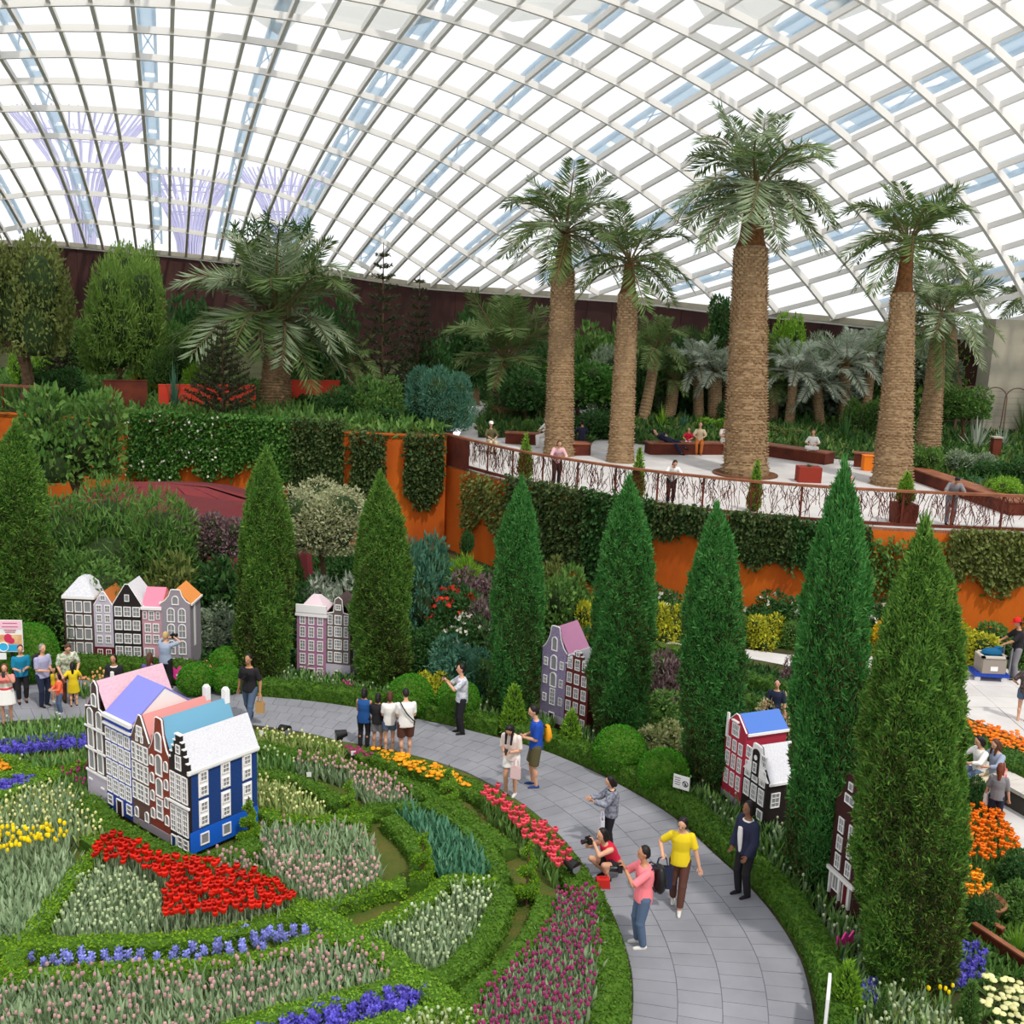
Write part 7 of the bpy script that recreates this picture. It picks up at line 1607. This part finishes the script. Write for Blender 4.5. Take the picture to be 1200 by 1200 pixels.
# ================================================================== bench, trolley, pots and signs at the right
A, B = at(1128, 918, 0), at(1216, 968, 0); L = np.linalg.norm(B - A); rz = math.atan2(B[1] - A[1], B[0] - A[0]); m_bench = mat('pale_stone_seat', srgb(206, 200, 192), .8, srgb(190, 184, 178), scale=3)
t = tag(empty('stone_bench', A, rz), 'long pale stone bench where two women in white sit', 'bench'); MB().box((L / 2, .3, .2), (L, .5, .4)).build('base', mat('dark_stone_base', srgb(74, 70, 66), .9), t)
for q in range(4): MB().box(((q + .5) * L / 4, .3, .44), (L / 4 - .012, .62, .08)).build('seat_slab', m_bench, t)
flat('floor_walk', [at(x, y)[:2] for x, y in ((1140, 925), (1165, 940), (1190, 985), (1215, 1020), (1260, 1030), (1260, 950), (1200, 945))], .016, m_plaza)
def bench_pt(px, py): return at(px, py, .48)
sw = dict(SIT(.0), pel=(0, .02, .12), ank=((.1, -.40, -.36), (-.1, -.38, -.36)), wri=((.1, -.38, .36), (-.1, -.38, .36)), head=(20, 0))
pa = person(1142, 0, 0, -75, 'woman in a white blouse and jeans sitting at the left on the stone bench', sw, C['white'], .8, C['jeans'], 1, 0, sneak, 'black', .1, 0, h=1.6, loc=bench_pt(1145, 908))
pb = person(1163, 0, 0, -70, 'woman with brown hair in a pale top sitting at the right on the stone bench', sw, C['greyblue'], .8, C['beige'], 1, 0, sneak, 'brown', .2, 0, h=1.6, loc=bench_pt(1164, 912))
phone(pa['W']((0, -.44, .4)), pa['yaw'], 'phone of the woman in the white blouse on the bench')
tote(bench_pt(1172, 914) + np.array([0, 0, .42]), .3, cloth('red_white_bag', (226, 196, 190), (206, 60, 54), scale=9), 'white and red shopping bag on the stone bench', .24, .25, .1)
pc = person(1163, 972, 918, 150, 'woman with auburn hair standing among the orange tulips with her back turned', None, C['grey'], .5, C['darkblue'], 1, 0, sneak, 'auburn', .2, 0, h=1.35, face=False)
tote(pc['wri'][0] + np.array([.08, 0, .25]), .5, C['white'], 'white bag of the woman among the orange tulips', .22, .24, .08)
# trolley
P = at(1157, 796, 0); t = tag(empty('platform_trolley', P, -.05), 'blue platform trolley with a tall handle on the pale plaza', 'trolley'); m_tb = mat('trolley_blue', srgb(30, 64, 160), .5); mp = mpp(P); w = 40 * mp
MB().box((0, 0, .2), (w, .62, .07)).box((0, 0, .245), (w * .96, .58, .02)).build('deck', m_tb, t)
for sx in (-1, 1):
    for sy in (-1, 1): MB().tube([(sx * w * .38, sy * .22 - .02, .08), (sx * w * .38, sy * .22 + .02, .08)], .08, 12).build('wheel', m_white, t)
MB().tube([(w * .47, -.26, .22), (w * .49, -.26, 1.0), (w * .49, .26, 1.0), (w * .47, .26, .22)], .02, 6).build('handle', mat('steel_tube', srgb(150, 156, 164), .3, metallic=.8), t)
t2 = tag(empty('crate', P + [0.02, 0, .256]), 'grey plastic crate with blue gear riding on the trolley', 'crate'); cw, cd, ch = 27 * mp, .5, .46; m_cr = mat('grey_crate_plastic', srgb(150, 140, 130), .6)
mb = MB(); mb.box((0, 0, .02), (cw, cd, .04))
for s_ in (-1, 1): mb.box((s_ * cw / 2, 0, ch / 2), (.04, cd, ch)).box((0, s_ * cd / 2, ch / 2), (cw, .04, ch))
mb.build('tub', m_cr, t2); mb = MB()
for s_ in (-1, 1): mb.box((s_ * cw / 2, 0, ch), (.09, cd + .09, .05)).box((0, s_ * cd / 2, ch), (cw + .09, .09, .05))
mb.build('rim', mat('pale_crate_rim', srgb(196, 188, 176), .6), t2); MB().box((0, -cd / 2 - .025, .14), (.2, .012, .12)).build('label_plate', m_white, t2)
tag(MB().ball((0, 0, .12), (.3, .16, .14), 10, 6).ball((.2, .05, .2), (.14, .12, .1), 8, 6).build('blue_cloth', mat('teal_blue_cloth', srgb(20, 90, 130), .9), loc=P + [0.02, 0, .256 + ch - .06]), 'dark teal bundle lying in the grey crate', 'bundle')
# clay pot and corten edging
P = at(1152, 1078, 0); t = tag(empty('clay_pot', P), 'wide brown clay pot below the golden orange tulips', 'pot'); MB().lathe([(.14, 0), (.24, .12), (.3, .3), (.34, .33), (.34, .37), (.3, .37), (.28, .3), (.02, .28)], 20).build('bowl', mat('brown_clay', srgb(140, 96, 64), .7), t, smooth=True); MB().lathe([(.28, .3), (.02, .32)], 16).build('soil', m_soil, t)
def board(p0, p1, h, label):
    A, B = at(*p0), at(*p1); L = np.linalg.norm(B - A); t = tag(empty('garden_edging', A, math.atan2(B[1] - A[1], B[0] - A[0])), label, 'edging', 'corten edgings at bottom right'); MB().box((L / 2, 0, h / 2), (L, .05, h)).build('plate', m_corten, t); MB().box((L / 2, 0, h), (L, .1, .03)).build('lip', m_rail, t)
board((1138, 1104), (1205, 1150), .34, 'rusty steel edging left of the reeds, lower one'); board((1142, 1088), (1174, 1106), .26, 'short rusty steel edging, upper one above the violet hyacinths')
# signs
m_mag = mat('hot_pink_sign', srgb(240, 60, 160), .5)
def tulip_sign(px, py, ytop, label, yaw=0.0, m=m_mag):
    P = at(px, py); h = height_to(P, ytop); t = tag(empty('tulip_sign', P, yaw), label, 'sign', 'pink tulip shaped signs'); s = .34
    o = [(-.3, 0), (.3, 0), (.5, .35), (.5, 1), (.22, .72), (0, 1.05), (-.22, .72), (-.5, 1), (-.5, .35)]
    MB().prism([(a * s, h - s * 1.05 + b * s) for a, b in o], 'y', -.012, .012).build('tulip_board', m, t); MB().tube([(0, .02, -.05), (0, .02, h - s)], .012, 6).build('stake', m_blk, t); MB().box((0, -.014, h - s * .72), (s * .5, .004, s * .14)).build('lettering_strip', m_white, t)
tulip_sign(988, 1122, 1092, 'hot pink tulip shaped sign below the dark chocolate model house', .5)
tulip_sign(408, 812, 797, 'hot pink tulip shaped sign at the corner of the grey brown model house', -.6)
tulip_sign(211, 806, 780, 'pink tulip shaped sign beside the grey stone model house', .2)
P = at(965, 1216); t = tag(empty('path_sign', P, 1.25), 'long white sign board seen nearly edge on at the path edge, bottom right', 'sign'); MB().box((0, 0, .45), (.62, .04, .7)).build('board', m_white, t); MB().box((0, -.024, .45), (.56, .006, .64)).build('printed_face', mat('grey_print', srgb(170, 172, 176), .5), t)
for x in (-.22, .22): MB().box((x, .03, .1), (.04, .03, .2)).build('stake', m_blk, t)
P = at(796, 952); t = tag(empty('notice_sign', P, math.radians(-32)), 'small white notice with a crossed out circle before the ball bushes', 'sign'); hz = height_to(P, 908); MB().box((0, 0, hz - .16), (.34, .02, .28)).build('board', m_white, t); MB().tube([(0, .02, 0), (0, .02, hz - .25)], .012, 6).build('stake', m_blk, t)
mb = MB(); a = np.linspace(0, 2 * PI, 17); mb.tube(np.stack([.085 + .055 * np.cos(a), np.full(17, -.012), hz - .17 + .055 * np.sin(a)], -1), .008, 4, caps=False); mb.tube([(.046, -.012, hz - .131), (.124, -.012, hz - .209)], .008, 4).tube([(.085, -.012, hz - .205), (.085, -.012, hz - .15)], .014, 5); mb.build('prohibition_ring', m_blk, t)
mb = MB()
for q in range(4): mb.box((-.08, -.011, hz - .08 - q * .045), (.13 - .02 * (q % 2), .003, .012))
mb.build('text_lines', m_blk, t)
# poster at left
P = at(16, 812); hz = height_to(P, 727); t = tag(empty('poster_sign', P, .1), 'white and pink flower poster on a post at the left edge', 'sign'); w = 27 * mpp(P); h2 = hz - height_to(P, 764)
MB().box((0, .02, hz - h2 / 2), (w, .03, h2)).build('board', m_white, t); MB().box((0, .05, hz / 2), (.06, .04, hz - .1)).build('post', m_blk, t)
MB().box((0, 0, hz - h2 * .14), (w * .94, .006, h2 * .26)).build('pink_heading_field', mat('pale_pink_print', srgb(240, 196, 210), .5), t); MB().box((0, -.002, hz - h2 * .6), (w * .94, .006, h2 * .3)).build('picture_field', mat('flower_picture', srgb(214, 150, 110), .5, srgb(226, 196, 140), scale=6), t); MB().box((0, -.002, hz - h2 * .87), (w * .94, .006, h2 * .2)).build('cyan_footer', mat('cyan_print', srgb(40, 166, 216), .5), t)
MB().ball((-w * .1, -.006, hz - h2 * .56), (w * .17, .006, h2 * .14), 10, 6).ball((w * .02, -.006, hz - h2 * .64), (w * .15, .006, h2 * .1), 10, 6).build('printed_rose_bloom', mat('rose_print', srgb(206, 50, 90), .5), t)
MB().tube([(-w * .3, -.006, hz - h2 * .84), (-w * .3, -.012, hz - h2 * .84)], w * .2, 18).build('round_badge', mat('cyan_badge', srgb(60, 180, 226), .5), t); a = np.linspace(0, 2 * PI, 19); MB().tube(np.stack([-w * .3 + w * .2 * np.cos(a), np.full(19, -.013), hz - h2 * .84 + w * .2 * np.sin(a)], -1), .012, 4, caps=False).build('badge_ring', m_white, t)
mb = MB(); 
for q, (l, z) in enumerate(((.6, .09), (.66, .2), (.5, .31), (.4, .37))): mb.box((0, -.006, hz - h2 * z), (w * l, .004, .018))
mb.build('title_lines', mat('rose_lettering', srgb(190, 84, 120), .5), t); MB().box((-w * .5, -.02, hz - h2 - .1), (w * .6, .02, .16)).build('small_white_plate', m_white, t)
# spotlights and plant labels of the garden
def spot(px, py, ytop, yaw, label):
    P = at(px, py); h = height_to(P, ytop); t = tag(empty('spotlight', P, yaw), label, 'spotlight', 'black garden spotlights'); MB().tube([(0, 0, -.05), (0, 0, h * .7)], .018, 6).build('stake', m_blk, t); MB().box((0, 0, h * .72), (.2, .03, .04)).build('bracket', m_blk, t)
    MB().tube([(0, .12, h * .9), (0, -.02, h * .85), (0, -.12, h * .82)], [.07, .1, .12], 14).build('lamp_head', m_blk, t); MB().tube([(0, -.121, h * .82), (0, -.124, h * .82)], .1, 14).build('lens', mat('lamp_glass', srgb(120, 124, 130), .2), t)
spot(400, 880, 857, -1.2, 'black spotlight on a stake at the far end of the orange border'); spot(668, 1042, 1008, .8, 'black spotlight between the coral and the magenta tulips'); spot(333, 868, 852, 1.0, 'black spotlight in the strip by the far path')
for x, y, yt, l in ((306, 876, 856, 'behind the navy house roof'), (414, 894, 880, 'beside the dark red polyanthus'), (362, 922, 905, 'before the pink arc of tulips'), (359, 1058, 1040, 'at the corner of the round bed'), (432, 1040, 1022, 'in the pink tulips right of the navy house'), (564, 1000, 988, 'in the blue green crescent'), (636, 980, 962, 'beside the coral tulips'), (705, 1120, 1104, 'at the edge of the magenta tulips'), (108, 842, 826, 'on the path side of the leafy strip at left')):
    P = at(x, y); h = height_to(P, yt); t = tag(empty('plant_label', P, .1), 'small white plant label ' + l, 'plant label', 'white plant labels'); MB().box((0, 0, h - .05), (.1, .008, .1)).build('card', m_white, t); MB().tube([(0, .01, -.02), (0, .01, h - .06)], .006, 5).build('stake', m_blk, t)
tag(MB().ball((0, 0, .08), (.2, .16, .16), 10, 7).build('boulder', mat('pale_rock', srgb(212, 208, 196), .9, srgb(180, 176, 164), scale=6), loc=at(958, 1042)), 'pale rock left of the dark chocolate model house', 'rock')
t = tag(empty('information_board', at(1110, 760)), 'grey rounded board standing behind the nearest cypress top', 'sign'); P = at(1110, 760); hz = height_to(P, 707); MB().prism([(-.16, .4), (.16, .4), (.16, hz - .12), (.1, hz), (-.1, hz), (-.16, hz - .12)], 'y', -.03, .03).build('board', mat('weathered_grey_board', srgb(120, 128, 120), .7), t); MB().box((0, .02, .22), (.06, .04, .5)).build('post', m_blk, t)

# ================================================================== pale steel tree towers outside the glass
m_tower = mat('haze_paled_steel', srgb(214, 212, 236), .6, transl=.3)  # haze and overexposure are put into the pale lavender colour
for q, (px_, y0, y1, w_, lab) in enumerate(((100, 300, 140, 150, 'pale steel tree tower outside the glass at the far left'), (222, 305, 205, 110, 'pale steel tree tower outside the glass left of the open tree'), (335, 318, 205, 110, 'pale steel tree tower outside the glass behind the open tree'))):
    P = at_depth(px_, y0, 150 + 8 * q); P0 = np.array([P[0], P[1], 0.0]); k_ = mpp(P0); zt = at_depth(px_, y1, 150 + 8 * q)[2]; R_ = w_ * k_ / 2
    t = tag(empty('steel_tree', P0), lab, 'tower', 'steel tree towers outside the roof'); MB().lathe([(2.2, 0), (1.4, zt * .4), (1.2, zt * .62)], 12).build('trunk', m_tower, t)
    mb = MB()
    for a in np.arange(26) * 2 * PI / 26:
        u = np.linspace(0, 1, 6); r = 1.3 + (R_ - 1.3) * u ** 1.7; z = zt * (.45 + .55 * u ** .75)
        mb.tube(np.stack([np.cos(a) * r, np.sin(a) * r, z], -1), .16, 4, caps=False)
        mb.tube([(math.cos(a) * R_ * .6, math.sin(a) * R_ * .6, zt * .87), (math.cos(a + .12) * R_, math.sin(a + .12) * R_, zt)], .12, 4, caps=False)
    for u in (.5, .8): a = np.linspace(0, 2 * PI, 27); r = 1.3 + (R_ - 1.3) * u ** 1.7; mb.tube(np.stack([np.cos(a) * r, np.sin(a) * r, np.full(27, zt * (.45 + .55 * u ** .75))], -1), .12, 4, caps=False)
    mb.build('branch_rods', m_tower, t)
# ================================================================== turn the softened bodies and clothes into plain meshes
for o, vox, it, extra in QUEUE:
    r = o.modifiers.new('union', 'REMESH'); r.mode = 'VOXEL'; r.voxel_size = vox; r.use_smooth_shade = True
    s = o.modifiers.new('soften', 'SMOOTH'); s.iterations = it; s.factor = 0.5
dg = bpy.context.evaluated_depsgraph_get()
for o, vox, it, extra in QUEUE:
    me = bpy.data.meshes.new_from_object(o.evaluated_get(dg))
    if extra is not None:
        nv, npoly = len(me.vertices), len(me.polygons)
        V = np.zeros(nv * 3, np.float32); me.vertices.foreach_get('co', V)
        L = np.zeros(len(me.loops), np.int32); me.loops.foreach_get('vertex_index', L)
        mb = MB(); mb.add(V.reshape(-1, 3), L.reshape(-1, 4).astype(int) if len(L) == 4 * npoly else [tuple(p.vertices) for p in me.polygons])
        o0 = mb.n
        for v in extra.v: mb.v.append(v)
        mb.n += extra.n
        for f, m_ in zip(extra.f, extra.m): mb.f.append(f + o0); mb.m.append(m_)
        mats = list(me.materials); bpy.data.meshes.remove(me); me = mb.mesh(o.name, mats, smooth=True)
    o.modifiers.clear(); old = o.data; o.data = me; bpy.data.meshes.remove(old)
